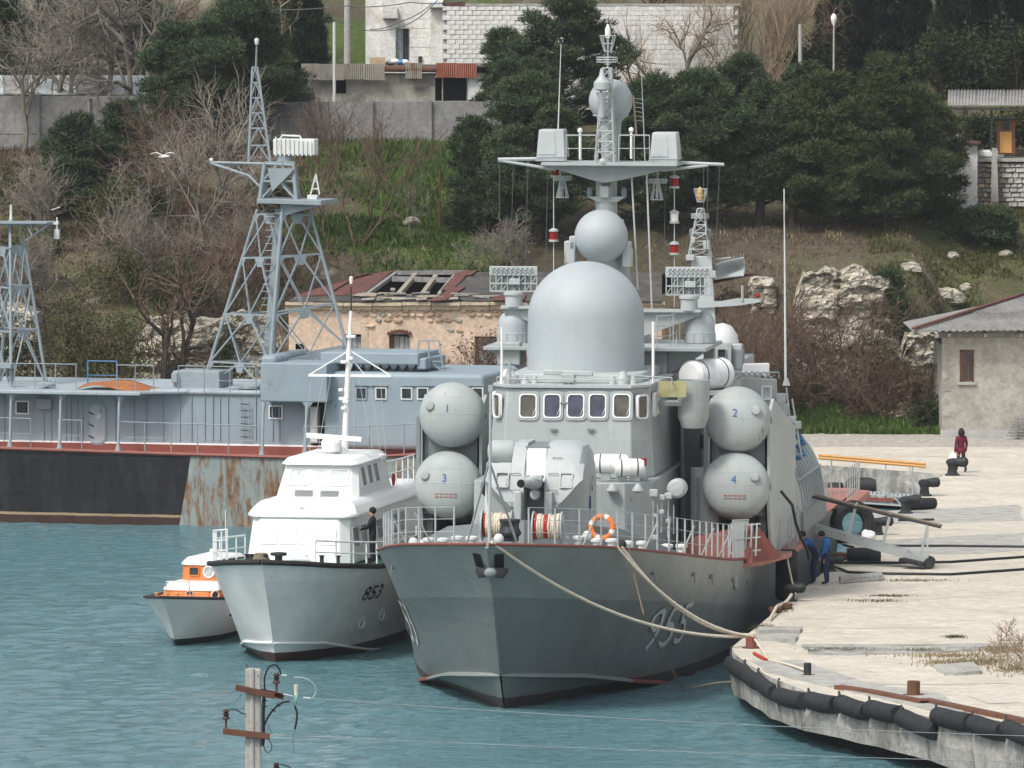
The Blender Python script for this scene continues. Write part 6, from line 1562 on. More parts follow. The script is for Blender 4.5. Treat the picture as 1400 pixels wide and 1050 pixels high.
cz = at(600, 417, 326).z
for i in range(13):                              # cornice in moulded lengths
    xa, xb = 390 + 40 * i, 390 + 40 * (i + 1) - 1.0
    p, q = at(xa, 417, 326), at(xb, 417, 326); dzz = R.uniform(-.03, .02)
    inv(MB().prism([Vector((p.x, 326, cz - .26)), Vector((p.x, 325.86, cz - .2)), Vector((p.x, 325.82, cz - .04 + dzz)), Vector((p.x, 325.7, cz + dzz)), Vector((p.x, 325.7, cz + .13 + dzz)), Vector((p.x, 326.2, cz + .13))], (q.x - p.x, 0, 0)).build('cornice', 'plaster_pale', PB, smooth=0))
# exposed rubble courses under the cornice: every stone a piece
stones = []
for k in range(4):
    rs = []
    for j in range(9): rs.append(R.uniform(.82, 1.15))
    P = [Vector((.5 * rs[j % 8] * cos(2 * pi * j / 8), 0, .5 * rs[j % 8] * sin(2 * pi * j / 8))) for j in range(8)]
    m = MB().loft([[p for p in P], [p * .92 + Vector((0, -.5, 0)) for p in P], [p * .6 + Vector((0, -.75, 0)) for p in P]])
    o = m.build('stone', ['stone_pink', 'plaster_pink', 'stone_pale', 'stone_pink'][k], PB, smooth=50); stones.append(o)
used = set()
rowsy = [(424, 7.5), (431, 7), (438, 6.5), (445, 6.0), (452, 5)]
for r_, (y, hgt) in enumerate(rowsy):
    x = 462 + R.uniform(0, 8)
    while x < 722:
        w = R.uniform(7, 15); keep = fbm(x * .02, y * .06, 3) > (-.5, -.2, .05, .2, .35)[r_] and not (466 < x < 497 and y > 450) and not (529 < x < 562 and y > 450)
        if keep and x < 720:
            k = R.randrange(4); s0 = stones[k]
            if k in used: o = s0.copy(); COL.objects.link(o)
            else: o = s0; used.add(k)
            o.parent = PB; o.location = at(x + w / 2, y + R.uniform(-1, 1), 326.0) - PB.location + Vector((0, .02, 0))
            o.scale = (w / 31.6 * .97, .13 * R.uniform(.7, 1.4), hgt / 31.6 * R.uniform(.85, 1.1)); o.rotation_euler = (0, R.uniform(-.15, .15), 0)
        x += w
for k in range(4):
    if k not in used: bpy.data.objects.remove(stones[k])
# window openings: shutters, frames, brick arch
for (x0, x1, y0, y1, kind) in ((468, 495, 457, 500, 0), (532, 560, 457, 500, 1), (649, 679, 460, 505, 2), (760, 790, 460, 505, 2)):
    p, q = PF(x0, y1), PF(x1, y0); n = 4 if kind != 2 else 5
    fr_ = inv(MB().box((p.x, 326.28, p.z), (q.x, 326.34, q.z)).build('dark_backing', 'dark_inside', PB, smooth=0))  # black sheet painting the dark opening behind the boards
    for i in range(n):
        xa, xb = lerp(p.x, q.x, i / n), lerp(p.x, q.x, (i + .88) / n)
        mt = 'shutter_grey' if not (kind == 1 and i == 0) and not (kind == 2 and i == 0) else 'door_brown'
        MB().box((xa, 326.2 + .03 * (i % 2), p.z), (xb, 326.26, q.z - R.uniform(.02, .12))).build('board', mt, fr_, smooth=0)
for i in range(7):
    t = lerp(-1, 1, i / 6); c = PF(546 + 14 * t, 456 - 3.5 * (1 - t * t)); inv(MB().cbox((0, 0, 0), (.16, .2, .14), Matrix.Translation(c) @ Matrix.Rotation(-t * .5, 4, 'Y')).build('arch_brick', 'rusty_sheet', PB, smooth=0))
inv(MB().box(tuple(PF(500, 478) + Vector((-.2, -.03, 0))), tuple(PF(503, 440) + Vector((0, .1, 0)))).build('plaster_patch', 'plaster_pale', PB, smooth=0))
# low pitched roof: plane through eave and ridge
E0, E1, RG = at(400, 412, 325.6), at(720, 412, 325.6), at(600, 372, 330.2)
rn = (E1 - E0).cross(RG - E0).normalized()
def onroof(x, y, off=0):
    d = ray(x, y); return EYE + d * ((E0 - EYE).dot(rn) / d.dot(rn)) + rn * off
def sheet(px, off, mat, name='roof_sheet', th=.03):
    P = [onroof(x, y, off) for x, y in px]; P = [p + rn * R.uniform(-.03, .04) for p in P]
    return inv(MB().prism(P, rn * -th).build(name, mat, PB, smooth=0))
bx_, tx_ = [(402, 407), (424, 406), (447, 405), (470, 404), (497, 403)], [(424, 398), (455, 390), (486, 382), (512, 376), (541, 371)]
for i in range(4): sheet([bx_[i], (bx_[i + 1][0] - .8, bx_[i + 1][1]), (tx_[i + 1][0] - .8, tx_[i + 1][1]), tx_[i]], .03 + .02 * (i % 2), 'rusty_sheet')
sheet([(500, 388), (536, 372), (541, 371), (506, 392)], .08, 'rusty_sheet')
sheet([(603, 399), (624, 374), (642, 371), (634, 383), (617, 400)], .07, 'rusty_sheet'); sheet([(584, 415), (620, 396), (637, 395), (610, 413)], .11, 'rusty_sheet'); sheet([(640, 373), (652, 372), (645, 378), (633, 379)], .09, 'rusty_sheet'); sheet([(676, 408), (720, 404), (716, 412), (672, 414)], .09, 'rusty_sheet')
sheet([(617, 400), (634, 383), (646, 372), (720, 372), (720, 411), (637, 411)], .02, 'tar_roof', 'roof_deck', .1)
sheet([(720, 372), (905, 372), (905, 412), (720, 412)], .02, 'tar_roof', 'roof_deck', .1)
sheet([(395, 411), (610, 411), (604, 403), (497, 404), (400, 408)], .0, 'tar_roof', 'roof_deck', .08)
for k in range(26):
    x = R.uniform(470, 650); y = R.uniform(402, 411); L = R.uniform(10, 40); sheet([(x, y), (x + L, y + R.uniform(-2, 2)), (x + L, y + 1.6), (x, y + 1.6)], .06 + .03 * R.random(), 'wood_pale' if k % 3 else 'wood_grey', 'roof_lath', .03)
for (x0, y0_, x1, y1_, w_, mt) in ((503, 401, 541, 373, .16, 'wood_grey'), (545, 402, 568, 375, .20, 'wood_pale'), (576, 404, 596, 377, .20, 'wood_pale'), (600, 402, 622, 376, .16, 'wood_grey'), (536, 372, 642, 371, .18, 'wood_grey'), (536, 380, 622, 382, .22, 'wood_grey'), (512, 402, 605, 404, .12, 'wood_pale')):
    inv(MB().bar(onroof(x0, y0_, -.04), onroof(x1, y1_, -.04), w_).build('rafter', mt, PB, smooth=0))
for x in (537, 585, 614): inv(MB().bar(onroof(x, 392, -.1), onroof(x, 392, -.1) + Vector((0, .6, -1.2)), .2).build('roof_post', 'wood_grey', PB, smooth=0))
inv(MB().prism([RG + Vector((-3.2, .1, -.05)), RG + Vector((14, .1, -.05)), Vector((at(905, 412, 325.6).x, 334.2, 6.9)), Vector((E0.x, 334.2, 6.9))], (0, 0, -.05)).build('rear_roof', 'rusty_sheet', PB, smooth=0))

# ---- grey plastered house on the right
HY = 316.2; HF = facade(HY)
HB = thing('grey_house', 'small grey plastered house with sagging corrugated roof at the quay\'s right edge', 'house', tuple(at(1400, 598, HY)))
hin = lambda o: setattr(o, 'location', -HB.location) or o
hin(wall_with_holes('wall', HF, 1288, 1660, 462, 602, [(1312, 1332, 478, 522)], .4, 'plaster_house', HB))
hin(MB().box(tuple(at(1288, 602, HY + .4)), tuple(at(1300, 462, HY + 7))).build('side_wall', 'plaster_house', HB, smooth=0))
hin(MB().box((HF(1300, 600).x, HY + .5, 1.6), (HF(1660, 600).x, HY + 7, HF(1300, 470).z)).build('dark_fill', 'dark_inside', HB, smooth=0))  # black filling paints the unlit interior behind the window
hin(MB().box(tuple(HF(1284, 462, -.06)), tuple(HF(1660, 454, .4))).build('wall_plate', 'wood_grey', HB, smooth=0))
hin(MB().box(tuple(HF(1286, 603, -.05)), tuple(HF(1660, 588, .2))).build('plinth', 'plaster_grey', HB, smooth=0))
for k in range(6):
    y = 476 + 17 * k; hin(MB().box(tuple(HF(1288 - .3, y + 8, -.02)), tuple(HF(1297 + 4 * (k % 2), y, .1))).build('quoin', 'plaster_house', HB, smooth=0))
p, q = HF(1312, 522), HF(1332, 478)
wf = hin(MB().box((p.x, HY + .12, p.z), (q.x, HY + .18, q.z)).build('window_pane', 'glass_dark', HB, smooth=0))
for (a, b) in (((p.x, p.z), (p.x + .12, q.z)), ((q.x - .05, p.z), (q.x, q.z)), ((p.x, p.z), (q.x, p.z + .06)), ((p.x, q.z - .07), (q.x, q.z)), ((p.x + .1, (p.z + q.z) / 2 + .1), (q.x, (p.z + q.z) / 2 + .14)), (((p.x + q.x) / 2 + .05, p.z), ((p.x + q.x) / 2 + .09, q.z))):
    MB().box((a[0], HY + .06, a[1]), (b[0], HY + .2, b[1])).build('window_bar', 'door_brown', wf, smooth=0)
hin(MB().box(tuple(HF(1309, 526, -.1)), tuple(HF(1334, 522, .1))).build('window_sill', 'concrete_block', HB, smooth=0))
# hipped corrugated roof: front slope plus the left hip edge board
e0, e1 = at(1249, 452, HY - .9), at(1680, 452, HY - .9); r0 = at(1400, 404, HY + 3.6); r1 = at(1700, 404, HY + 3.6)
def roofpt(u, v):
    p = e0.lerp(e1, u).lerp(r0.lerp(r1, u), v); return p + Vector((0, 0, .035 * sin(u * 2 * pi * 46)))
for i in range(5):                               # sheets laid side by side
    ua, ub = i / 5, (i + 1) / 5
    for (va, vb) in ((0, .52), (.5, 1)):
        o = hin(MB().grid(lambda u, v: roofpt(lerp(ua, ub, u), lerp(va, vb, v)) + Vector((0, 0, .03 if va else 0)), 74, 2).build('roof_sheet', 'asbestos_roof', HB)); o.modifiers.new('thick', 'SOLIDIFY').thickness = .03
L0 = at(1249, 452, HY - .9); hin(MB().prism([L0 + Vector((0, 0, -.03)), r0 + Vector((0, 0, -.05)), r0 + Vector((1.5, 3.6, -1.0)), L0 + Vector((0, 8.4, -.05))], (0, 0, -.05)).build('left_roof', 'asbestos_roof', HB, smooth=0))
n_ = 30
for k in range(n_):
    a, b = L0.lerp(r0, k / n_), L0.lerp(r0, (k + .92) / n_); hin(MB().bar(a + Vector((0, 0, .08)), b + Vector((0, 0, .10)), .22, .08).build('ridge_tile', 'rusty_sheet', HB, smooth=0))
for x in (1297, 1346, 1395, 1444): hin(MB().bar(HF(x, 455, .1), HF(x, 457, -.75), .14, .16).build('rafter_end', 'wood_pale', HB, smooth=0))
# stack of slatted pallets by the house
PL = thing('pallet', 'slatted wooden pallet leaning beside the grey house at the picture edge', 'pallet', tuple(gnd(1398, 602, 1.6)))
for k in range(7): o = MB().bar(at(1376 + 2 * k, 595 - 3.6 * k, HY - .6 + .05 * k), at(1430, 604 - 5.5 * k, HY - .6 + .05 * k), .12, .07).build('slat', 'wood_grey', PL, smooth=0); o.location = -PL.location
for x in (1392, 1415): o = MB().bar(at(x, 603, HY - .55), at(x, 573, HY - .3), .1).build('bearer', 'wood_grey', PL, smooth=0); o.location = -PL.location

# ---- white block building on the hill
WY = 376.0; WF = facade(WY)
WB = thing('block_building', 'white building of large limewashed blocks on the hilltop', 'building', tuple(at(700, 120, WY)))
win = lambda o: setattr(o, 'location', -WB.location) or o
win(wall_with_holes('core_wall', lambda x, y, d=0: at(x, y, WY + .06), 605, 1010, 6, 150, [], .4, 'mortar', WB))
LWY = WY + 1.2
win(wall_with_holes('painted_wall', lambda x, y, d=0: at(x, y, LWY), 500, 606, -60, 150, [(541, 560, 39, 86)], .4, 'block_white', WB))
win(MB().box(tuple(at(500, 150, LWY + .4)), tuple(at(504, -60, LWY + 9))).build('side_wall', 'block_white', WB, smooth=0))
win(MB().box((at(505, 100, LWY).x, LWY + .5, 12), (at(1010, 100, WY).x, LWY + 9, 19)).build('dark_fill', 'dark_inside', WB, smooth=0))  # black filling in place of the building's dark interior
bw, bh = 11.7, 6.6
proto = None
cnt = 0; rest = MB()
for r_ in range(20):
    y = 8 + bh * r_ + bh / 2
    for c in range(36):
        x = 605 + bw * c + (bw / 2 if r_ % 2 else 0) + bw / 2
        if x > 1004: continue
        w, h = bw / 27.4 * .97, bh / 27.4 * .95; p = at(x, y, WY) + Vector((0, R.uniform(-.012, .012), 0))
        if x < 800 and y < 108 and cnt < 290:
            if proto is None or True:
                k = cnt % 3
                if cnt < 3:
                    o = MB().cbox((0, 0, 0), (w, .16, h)).build('block', ['block_white', 'block_white', 'plaster_pale'][k] if cnt != 2 else 'block_white', WB, smooth=0, bevel=.015, segs=1); protos = (protos if cnt else []) + [o]
                else: o = protos[k].copy(); COL.objects.link(o); o.parent = WB
                o.location = p - WB.location; o.scale = (R.uniform(.95, 1.03), 1, R.uniform(.93, 1.03)); cnt += 1
        else: rest.cbox(p, (w, .16, h))
o = win(rest.build('block_courses', 'block_white', WB, smooth=0)); o['kind'] = 'stuff'
win(MB().box(tuple(at(605, 8, WY - .1)), tuple(at(636, 2, WY + .4))).build('brick_cap', 'rusty_sheet', WB, smooth=0)); win(MB().box(tuple(at(636, 8, WY - .1)), tuple(at(1012, 5, WY + .4))).build('wall_cap', 'concrete_block', WB, smooth=0))
win(MB().box(tuple(at(589, 120, WY + .4)), tuple(at(607, 9, LWY))).build('return_wall', 'block_white', WB, smooth=0)); win(MB().box(tuple(at(586, 10, WY - .1)), tuple(at(609, 2, LWY))).build('return_roof', 'white_dirty', WB, smooth=0))
p, q = at(541, 86, LWY), at(560, 39, LWY); wfr = win(MB().box((p.x, LWY + .2, p.z), (q.x, LWY + .25, q.z)).build('window_pane', 'glass_dark', WB, smooth=0))
for (a, b) in ((0, .42), (.46, .52), (.94, 1.0)): MB().box((lerp(p.x, q.x, a), LWY + .1, p.z), (lerp(p.x, q.x, b), LWY + .22, q.z)).build('window_frame', 'shutter_grey', wfr, smooth=0)
win(MB().hexa([at(523, 25, LWY - .7), at(544, 25, LWY - .7), at(544, 25, LWY), at(523, 25, LWY), at(526, 14, LWY - .5), at(543, 14, LWY - .5), at(543, 10, LWY), at(524, 10, LWY)]).build('stair_ledge', 'concrete_block', WB, smooth=0)); win(MB().box(tuple(at(519, 85, LWY - .15)), tuple(at(541, 12, LWY))).build('pilaster', 'block_white', WB, smooth=0)); win(MB().box(tuple(at(572, 86, LWY - .12)), tuple(at(577, 77, LWY))).build('wall_vent', 'dark_iron', WB, smooth=0))
for y in range(6): win(MB().box(tuple(at(560.5, 14 + 13 * y + 11.5, LWY - .02)), tuple(at(588, 14 + 13 * y, LWY + .05))).build('wall_course', 'block_white', WB, smooth=0))

# ---- low shed in front of it with a corrugated fascia
SY = 367.5; SF = facade(SY)
SH = thing('low_shed', 'low concrete shed with patchy corrugated metal fascia below the white building', 'shed', tuple(at(540, 140, SY)))
sin_ = lambda o: setattr(o, 'location', -SH.location) or o
sin_(wall_with_holes('wall', lambda x, y, d=0: at(x, y, SY + .3), 420, 662, 100, 215, [(454, 473, 106, 128), (595, 638, 104, 138)], .3, 'old_wall', SH))
sin_(MB().box((at(420, 130, SY).x, SY + .9, 12), (at(662, 130, SY).x, SY + 5, at(500, 108, SY).z)).build('dark_fill', 'dark_inside', SH, smooth=0))  # black block painting the dark within the shed openings
sin_(MB().box(tuple(at(414, 92, SY)), tuple(at(662, 88, SY + 6))).build('roof', 'tar_roof', SH, smooth=0))
def corr(x0, x1, y0, y1, mat, n, Y=SY - .15):
    p, q = at(x0, y1, Y), at(x1, y0, Y)
    o = sin_(MB().grid(lambda u, v: Vector((lerp(p.x, q.x, u), Y + .03 * sin(u * 2 * pi * n), lerp(p.z, q.z, v))), n * 8, 1).build('fascia_sheet', mat, SH))
for i, (x0, x1) in enumerate(((412, 436), (435, 470), (469, 498), (497, 526))): corr(x0, x1, 87 + (i % 2) * .5, 108.5 + (i % 2), 'corrugated_pale', int((x1 - x0) / 2.6), SY - .15 - .02 * (i % 2))
corr(554, 577, 86, 107.5, 'corrugated_pale', 9); corr(596, 624, 86, 106, 'corrugated_red', 10); corr(623, 652, 86.5, 106.5, 'corrugated_red', 10, SY - .18)
sin_(MB().cyl(at(525, 94, SY), at(600, 95, SY), .16, n=10).build('roof_pipe', 'rusty_iron', SH)); sin_(MB().box(tuple(at(640, 136, SY + .1)), tuple(at(661, 105, SY + .35))).build('white_panel', 'white_dirty', SH, smooth=0)); sin_(MB().bar(at(605, 104, SY + .2), at(605, 140, SY + .2), .06).build('door_post', 'wood_pale', SH, smooth=0)); sin_(MB().box(tuple(at(505, 90, SY)), tuple(at(527, 78, SY + .5))).build('roof_block', 'stone_pink', SH, smooth=0))
for (x, y, mt) in ((540, 84, 'canvas_white'), (548, 85, 'blue_paint'), (553, 85, 'canvas_white'), (534, 86, 'wood_grey')): sin_(MB().ball(at(x, y, SY + .6), .2, 8, 6, (1.2, 1, .7)).build('roof_rubbish', mt, SH))

# ---- concrete panel fence
def fence(name, label, xs, y_top, y_bot, Y):
    F_ = thing(name, label, 'fence', tuple(at(xs[0], y_bot, Y)))
    for i, x in enumerate(xs):
        p, q = at(x, y_bot + 8, Y - .1), at(x, y_top - 2, Y - .1); o = MB().bar(p, q, .16, .2).build('fence_post', 'concrete_fence', F_, smooth=0); o.location = -F_.location
    for xa, xb in zip(xs, xs[1:]):
        n = 3
        for k in range(n):
            ya, yb = lerp(y_top, y_bot + 6, k / n), lerp(y_top, y_bot + 6, (k + 1) / n) - .7
            p, q = at(xa, yb, Y), at(xb, ya, Y); o = MB().box((p.x + .05, Y - .03 - .02 * ((k + int(xa)) % 2), p.z), (q.x - .05, Y + .09, q.z)).build('fence_panel', 'concrete_fence', F_, smooth=0); o.location = -F_.location
    return F_
fence('concrete_fence', 'grey concrete panel fence above the green slope', [372, 428, 508, 588, 668, 748], 139, 196, 362.0)
fence('concrete_fence', 'grey concrete panel fence behind the bare trees at the left', [-90, -20, 52, 121, 190, 262], 131, 204, 361.5)
# ---- long pale roof behind the left fence
LR_ = thing('long_shed', 'long shed with pale sheet roof behind the left fence', 'shed', tuple(at(100, 150, 368)))
for i in range(9):
    xa, xb = -60 + 33 * i, -60 + 33 * (i + 1) - 1; P = [at(xa, 128 + R.uniform(-1, 1), 366), at(xb, 128, 366), at(xb, 103 + R.uniform(-1, 1), 370), at(xa, 103, 370)]
    o = MB().prism(P, (0, 0, -.05)).build('roof_sheet', ['ship_grey', 'ship_grey_light', 'asbestos_roof'][i % 3], LR_, smooth=0); o.location = -LR_.location
o = MB().box(tuple(at(-60, 175, 366.3)), tuple(at(236, 130, 369.8))).build('wall', 'old_wall', LR_, smooth=0); o.location = -LR_.location

# ---- open shelter, booth, platform and rubble wall on the right
TY = 350.0
ST = thing('open_shelter', 'open shelter with corrugated roof on posts at the upper right', 'shelter', tuple(at(1360, 215, TY)))
sti = lambda o: setattr(o, 'location', -ST.location) or o
for i in range(4):
    xa, xb = 1296 + 40 * i, 1296 + 40 * (i + 1) - 1
    a, b, c, d = at(xa, 145, TY - .4), at(xb, 145, TY - .4), at(xb + 1, 124, TY + 3.5), at(xa + 1, 124, TY + 3.5)
    o = sti(MB().grid(lambda u, v: a.lerp(b, u).lerp(d.lerp(c, u), v) + Vector((0, 0, .03 * sin(u * 2 * pi * 9))), 54, 2).build('roof_sheet', 'asbestos_roof', ST)); o.modifiers.new('thick', 'SOLIDIFY').thickness = .03
sti(MB().bar(at(1300, 149, TY), at(1470, 149, TY), .12).build('roof_beam', 'wood_grey', ST, smooth=0))
for x in (1355.5, 1450): sti(MB().bar(at(x, 207, TY), at(x, 147, TY), .1).build('roof_post', 'dark_iron', ST, smooth=0))
sti(MB().bar(at(1300, 146, TY + 3), at(1300, 200, TY + 3), .1).build('roof_post', 'dark_iron', ST, smooth=0))
BO = thing('sentry_booth', 'narrow orange booth with dark frame under the shelter roof', 'booth', tuple(at(1375, 212, TY + .6)))
boi = lambda o: setattr(o, 'location', -BO.location) or o
boi(MB().box(tuple(at(1364, 211, TY + .6)), tuple(at(1386, 164, TY + 1.6))).build('booth_body', 'door_brown', BO, smooth=0)); boi(MB().box(tuple(at(1367, 209, TY + .56)), tuple(at(1383, 180, TY + .7))).build('door_panel', 'varnish_wood', BO, smooth=0)); boi(MB().box(tuple(at(1370, 177, TY + .56)), tuple(at(1380, 167, TY + .7))).build('door_window', 'glass_dark', BO, smooth=0)); boi(MB().box(tuple(at(1362, 164, TY + .5)), tuple(at(1388, 161, TY + 1.8))).build('booth_roof', 'dark_iron', BO, smooth=0))
RW = thing('rubble_wall', 'rough brown rubble wall carrying the shelter platform', 'wall', tuple(at(1365, 275, TY - .6)))
rwi = lambda o: setattr(o, 'location', -RW.location) or o
rwi(MB().box(tuple(at(1328, 285, TY - .2)), tuple(at(1480, 221, TY + 3))).build('wall_core', 'mortar', RW, smooth=0)); rwi(MB().box(tuple(at(1326, 221, TY - .5)), tuple(at(1480, 214, TY + 3.5))).build('platform_slab', 'concrete_block', RW, smooth=0))
y = 223; r_ = 0
while y < 280:
    hh = R.uniform(5.5, 8); x = 1328 + R.uniform(-4, 0)
    while x < 1425:
        w = R.uniform(7, 15); pale = x > 1368
        m = MB().hexa([at(x + R.uniform(0, 1), y + hh - .5, TY - .42), at(x + w - R.uniform(.5, 1.3), y + hh - R.uniform(.3, 1.2), TY - .42), at(x + w - .5, y + hh, TY), at(x, y + hh, TY), at(x + R.uniform(0, 1), y + R.uniform(0, 1), TY - .42 + R.uniform(0, .12)), at(x + w - R.uniform(.5, 1.3), y + R.uniform(0, 1), TY - .42 + R.uniform(0, .12)), at(x + w - .5, y, TY), at(x, y, TY)])
        rwi(m.build('stone', R.choice(['stone_pale', 'concrete_block']) if pale else R.choice(['stone_brown', 'stone_brown', 'stone_pink']), RW, smooth=0)); x += w
    y += hh
CP = tag(MB().hexa([at(1355, 276, TY - .9), at(1365, 276, TY - .9), at(1365, 276, TY - .6), at(1355, 276, TY - .6), at(1356, 202, TY - .9), at(1363, 202, TY - .9), at(1363, 202, TY - .6), at(1356, 202, TY - .6)]).build('concrete_post', 'concrete_pole', smooth=0), 'pale concrete post standing before the rubble wall', 'post')
WS = thing('white_kiosk', 'small whitewashed hut half hidden by the pine left of the rubble wall', 'hut', tuple(at(1315, 275, TY - 1)))
wsi = lambda o: setattr(o, 'location', -WS.location) or o
wsi(MB().box(tuple(at(1300, 285, TY - 1)), tuple(at(1332, 197, TY + 1.5))).build('wall', 'block_white', WS, smooth=0)); wsi(MB().box(tuple(at(1297, 197, TY - 1.3)), tuple(at(1335, 192, TY + 1.8))).build('roof', 'rusty_sheet', WS, smooth=0)); wsi(MB().box(tuple(at(1302, 262, TY - 1.03)), tuple(at(1308, 240, TY - .9))).build('glass_block_panel', 'glass_green', WS, smooth=0))
tag(MB().cbox(at(1355, 210, TY + 1), (1.2, .6, .35)).build('canvas_bundle', 'canvas_white', bevel=.1), 'white bundle lying on the shelter platform', 'bundle')
# ---- poles and lamps
def pole(x, y0, y1, Y, r, mat, name, label, cat='pole'):
    g = at(x, y0, Y); g.z = min(g.z, hill(g.x, Y)); return tag(MB().cyl(g, at(x, y1, Y), r, r * .8, 10).build(name, mat, loc=tuple(g)), label, cat)
pole(475, 100, -20, 369, .2, 'concrete_pole', 'utility_pole', 'thick pale concrete pole left of the white building'); pole(457, 90, 30, 366, .09, 'white_dirty', 'flag_pole', 'thin white and rusty pole left of the concrete pole'); pole(1094, 140, 33, 372, .11, 'concrete_pole', 'utility_pole', 'slim grey pole rising behind the pines at the upper right'); pole(601, 340, 232, 345, .05, 'rusty_iron', 'iron_stake', 'thin rusty stake standing on the green slope', 'stake')
p0_ = at(1140, 30, 371); SLp = thing('street_lamp', 'street lamp with white globe in front of the cypresses', 'street lamp', (p0_.x, p0_.y, hill(p0_.x, p0_.y)))
o = MB().cyl((p0_.x, p0_.y, hill(p0_.x, p0_.y)), p0_, .06, .04, 8).build('lamp_pole', 'concrete_pole', SLp); o.location = -SLp.location; o = MB().lathe([(.04, -.2), (.12, 0), (.15, .15), (.15, .25), (.08, .38), (0, .42)], 14, p0_).build('lamp_globe', 'lamp_white', SLp); o.location = -SLp.location
for i, (pts, lab) in enumerate((([(330, 12), (475, 8), (560, 3), (640, 0)], 'upper black cable running past the white building'), ([(463, 28), (505, 42), (560, 32), (598, 0)], 'sagging black cable looping in front of the white wall'), ([(505, 40), (545, 30), (590, 6)], 'short black cable beside the sagging one'))):
    P = [at(x, y, 368 + i) for x, y in pts]; Q_ = []
    for a, b in zip(P, P[1:]): Q_ += sag(a, b, .12, 6)[:-1]
    Q_.append(P[-1]); tag(MB().tube(Q_, .025, 5).build('overhead_cable', 'wire'), lab, 'cable')
# ================================================================ ROCK, TREES AND SCRUB
import numpy as np
def np_mesh(name, V, F, mat, parent=None, smooth=False):
    V = np.asarray(V, dtype=np.float32); F = np.asarray(F, dtype=np.int32); n, k = F.shape
    me = bpy.data.meshes.new(name); me.vertices.add(len(V)); me.vertices.foreach_set('co', V.ravel())
    me.loops.add(n * k); me.loops.foreach_set('vertex_index', F.ravel()); me.polygons.add(n); me.polygons.foreach_set('loop_start', np.arange(n, dtype=np.int32) * k)
    me.update(calc_edges=True); me.validate()
    if not smooth: me.shade_flat()
    else: me.polygons.foreach_set('use_smooth', [True] * n)
    me.materials.append(MATS[mat]); o = bpy.data.objects.new(name, me); COL.objects.link(o); o.parent = parent
    return o
def blades(C, D, L, Wd, rng):
    """one tapered leaf face per row: base C, direction D, length L, width Wd"""
    n = len(C); D = D / np.linalg.norm(D, axis=1, keepdims=True)
    s = np.cross(D, rng.normal(size=(n, 3))); s /= np.maximum(1e-6, np.linalg.norm(s, axis=1, keepdims=True))
    V = np.empty((n, 3, 3)); V[:, 0] = C - s * Wd[:, None] / 2; V[:, 1] = C + s * Wd[:, None] / 2; V[:, 2] = C + D * L[:, None]
    return V.reshape(-1, 3), np.arange(n * 3).reshape(-1, 3)
def limb(m, p, d, L, r, rng, bend=.25, k=4, n=5, up=.0):
    pts, rad = [p.copy()], [r]; q = p.copy(); d = d.normalized()
    for i in range(k):
        d = (d + Vector(rng.normal(size=3)) * bend * .5 + Vector((0, 0, up))).normalized(); q = q + d * (L / k); pts.append(q.copy()); rad.append(r * (1 - .78 * (i + 1) / k))
    m.tube(pts, rad, n, caps=False); return pts, d
def pine(px, yb, yt, wpx, label, seed, mat='pine_needles', c0=.22, lean=0.0, dens=1.0, Y=None, name='pine_tree', shape=0):
    rng = np.random.default_rng(seed)
    if Y is None: B = on_hill(px, yb)
    else: B = at(px, yb, Y); B.z = min(B.z, hill(B.x, Y))
    top = at(px, yt, B.y).z; H = top - B.z; w = wpx * B.y / FPX / 2 * 1.12
    T = thing(name, label, 'tree', tuple(B)); m = MB()
    tr, _ = limb(m, Vector((0, 0, -.3)), Vector((lean, 0, 1)), H * .93, .12 + .018 * H, rng, .10, 7, 8)
    cx = lambda t: tr[min(7, int(t * 7))].lerp(tr[min(7, int(t * 7) + 1)], t * 7 - int(t * 7))
    C, SZ = [], []; NP_ = int(11 + 2.2 * H * (.6 + .4 * dens))
    for i in range(NP_):                         # boughs: flattened plates of tufts with gaps between
        f = ((i + rng.random()) / NP_) ** .9; t = min(.98, c0 + (1 - c0) * f)
        rm = w * (max(.16, (1 - f) ** .6 * (.6 + .4 * min(1, f * 4))) if shape == 0 else max(.2, sqrt(max(0, 1 - (2 * f - .9) ** 2 * .8))))
        rm *= .75 + .5 * rng.random(); a = i * 2.4 + rng.random() * 1.2; out = Vector((cos(a), sin(a) * .9, 0)); q0 = cx(max(.05, t - .06)); tip = cx(t) + out * rm + Vector((0, 0, .1 + .12 * rm))
        m.tube([q0, q0.lerp(tip, .5) + Vector((0, 0, -.08)), tip], [.035 + .009 * H, .04, .018], 4, caps=False)
        pr = .32 * rm + .38; sd_ = Vector((-out.y, out.x, 0))
        for j in range(int(dens * (6 + 6.5 * pr))):
            al = .35 + .75 * rng.random() ** .7; p = q0.lerp(tip, al) + sd_ * (rng.normal() * pr * .42) + Vector((0, 0, .10 + .16 * rng.normal() * pr + .1 * al)); C.append(p); SZ.append(.24 + .22 * rng.random() + .014 * H)
        if f > .85: C.append(cx(t) + Vector((0, 0, .2))); SZ.append(.35)
    m.build('trunk', 'bark_dark', T, smooth=60)
    per = 120; CC = np.repeat(np.array([tuple(p) for p in C]), per, axis=0); S_ = np.repeat(np.array(SZ), per)
    d = rng.normal(size=CC.shape); d[:, 2] = np.abs(d[:, 2]) * .75 - .22; d /= np.linalg.norm(d, axis=1, keepdims=True)
    P = CC + d * (S_ * rng.random(len(S_)) ** .45)[:, None] * np.array([1.0, 1.0, .7]); dd = d + rng.normal(size=d.shape) * .55 + np.array([0, 0, .35])
    V, F = blades(P, dd, .13 + .17 * rng.random(len(P)), .03 + .04 * rng.random(len(P)), rng)
    np_mesh('crown', V, F, mat, T)
    return T
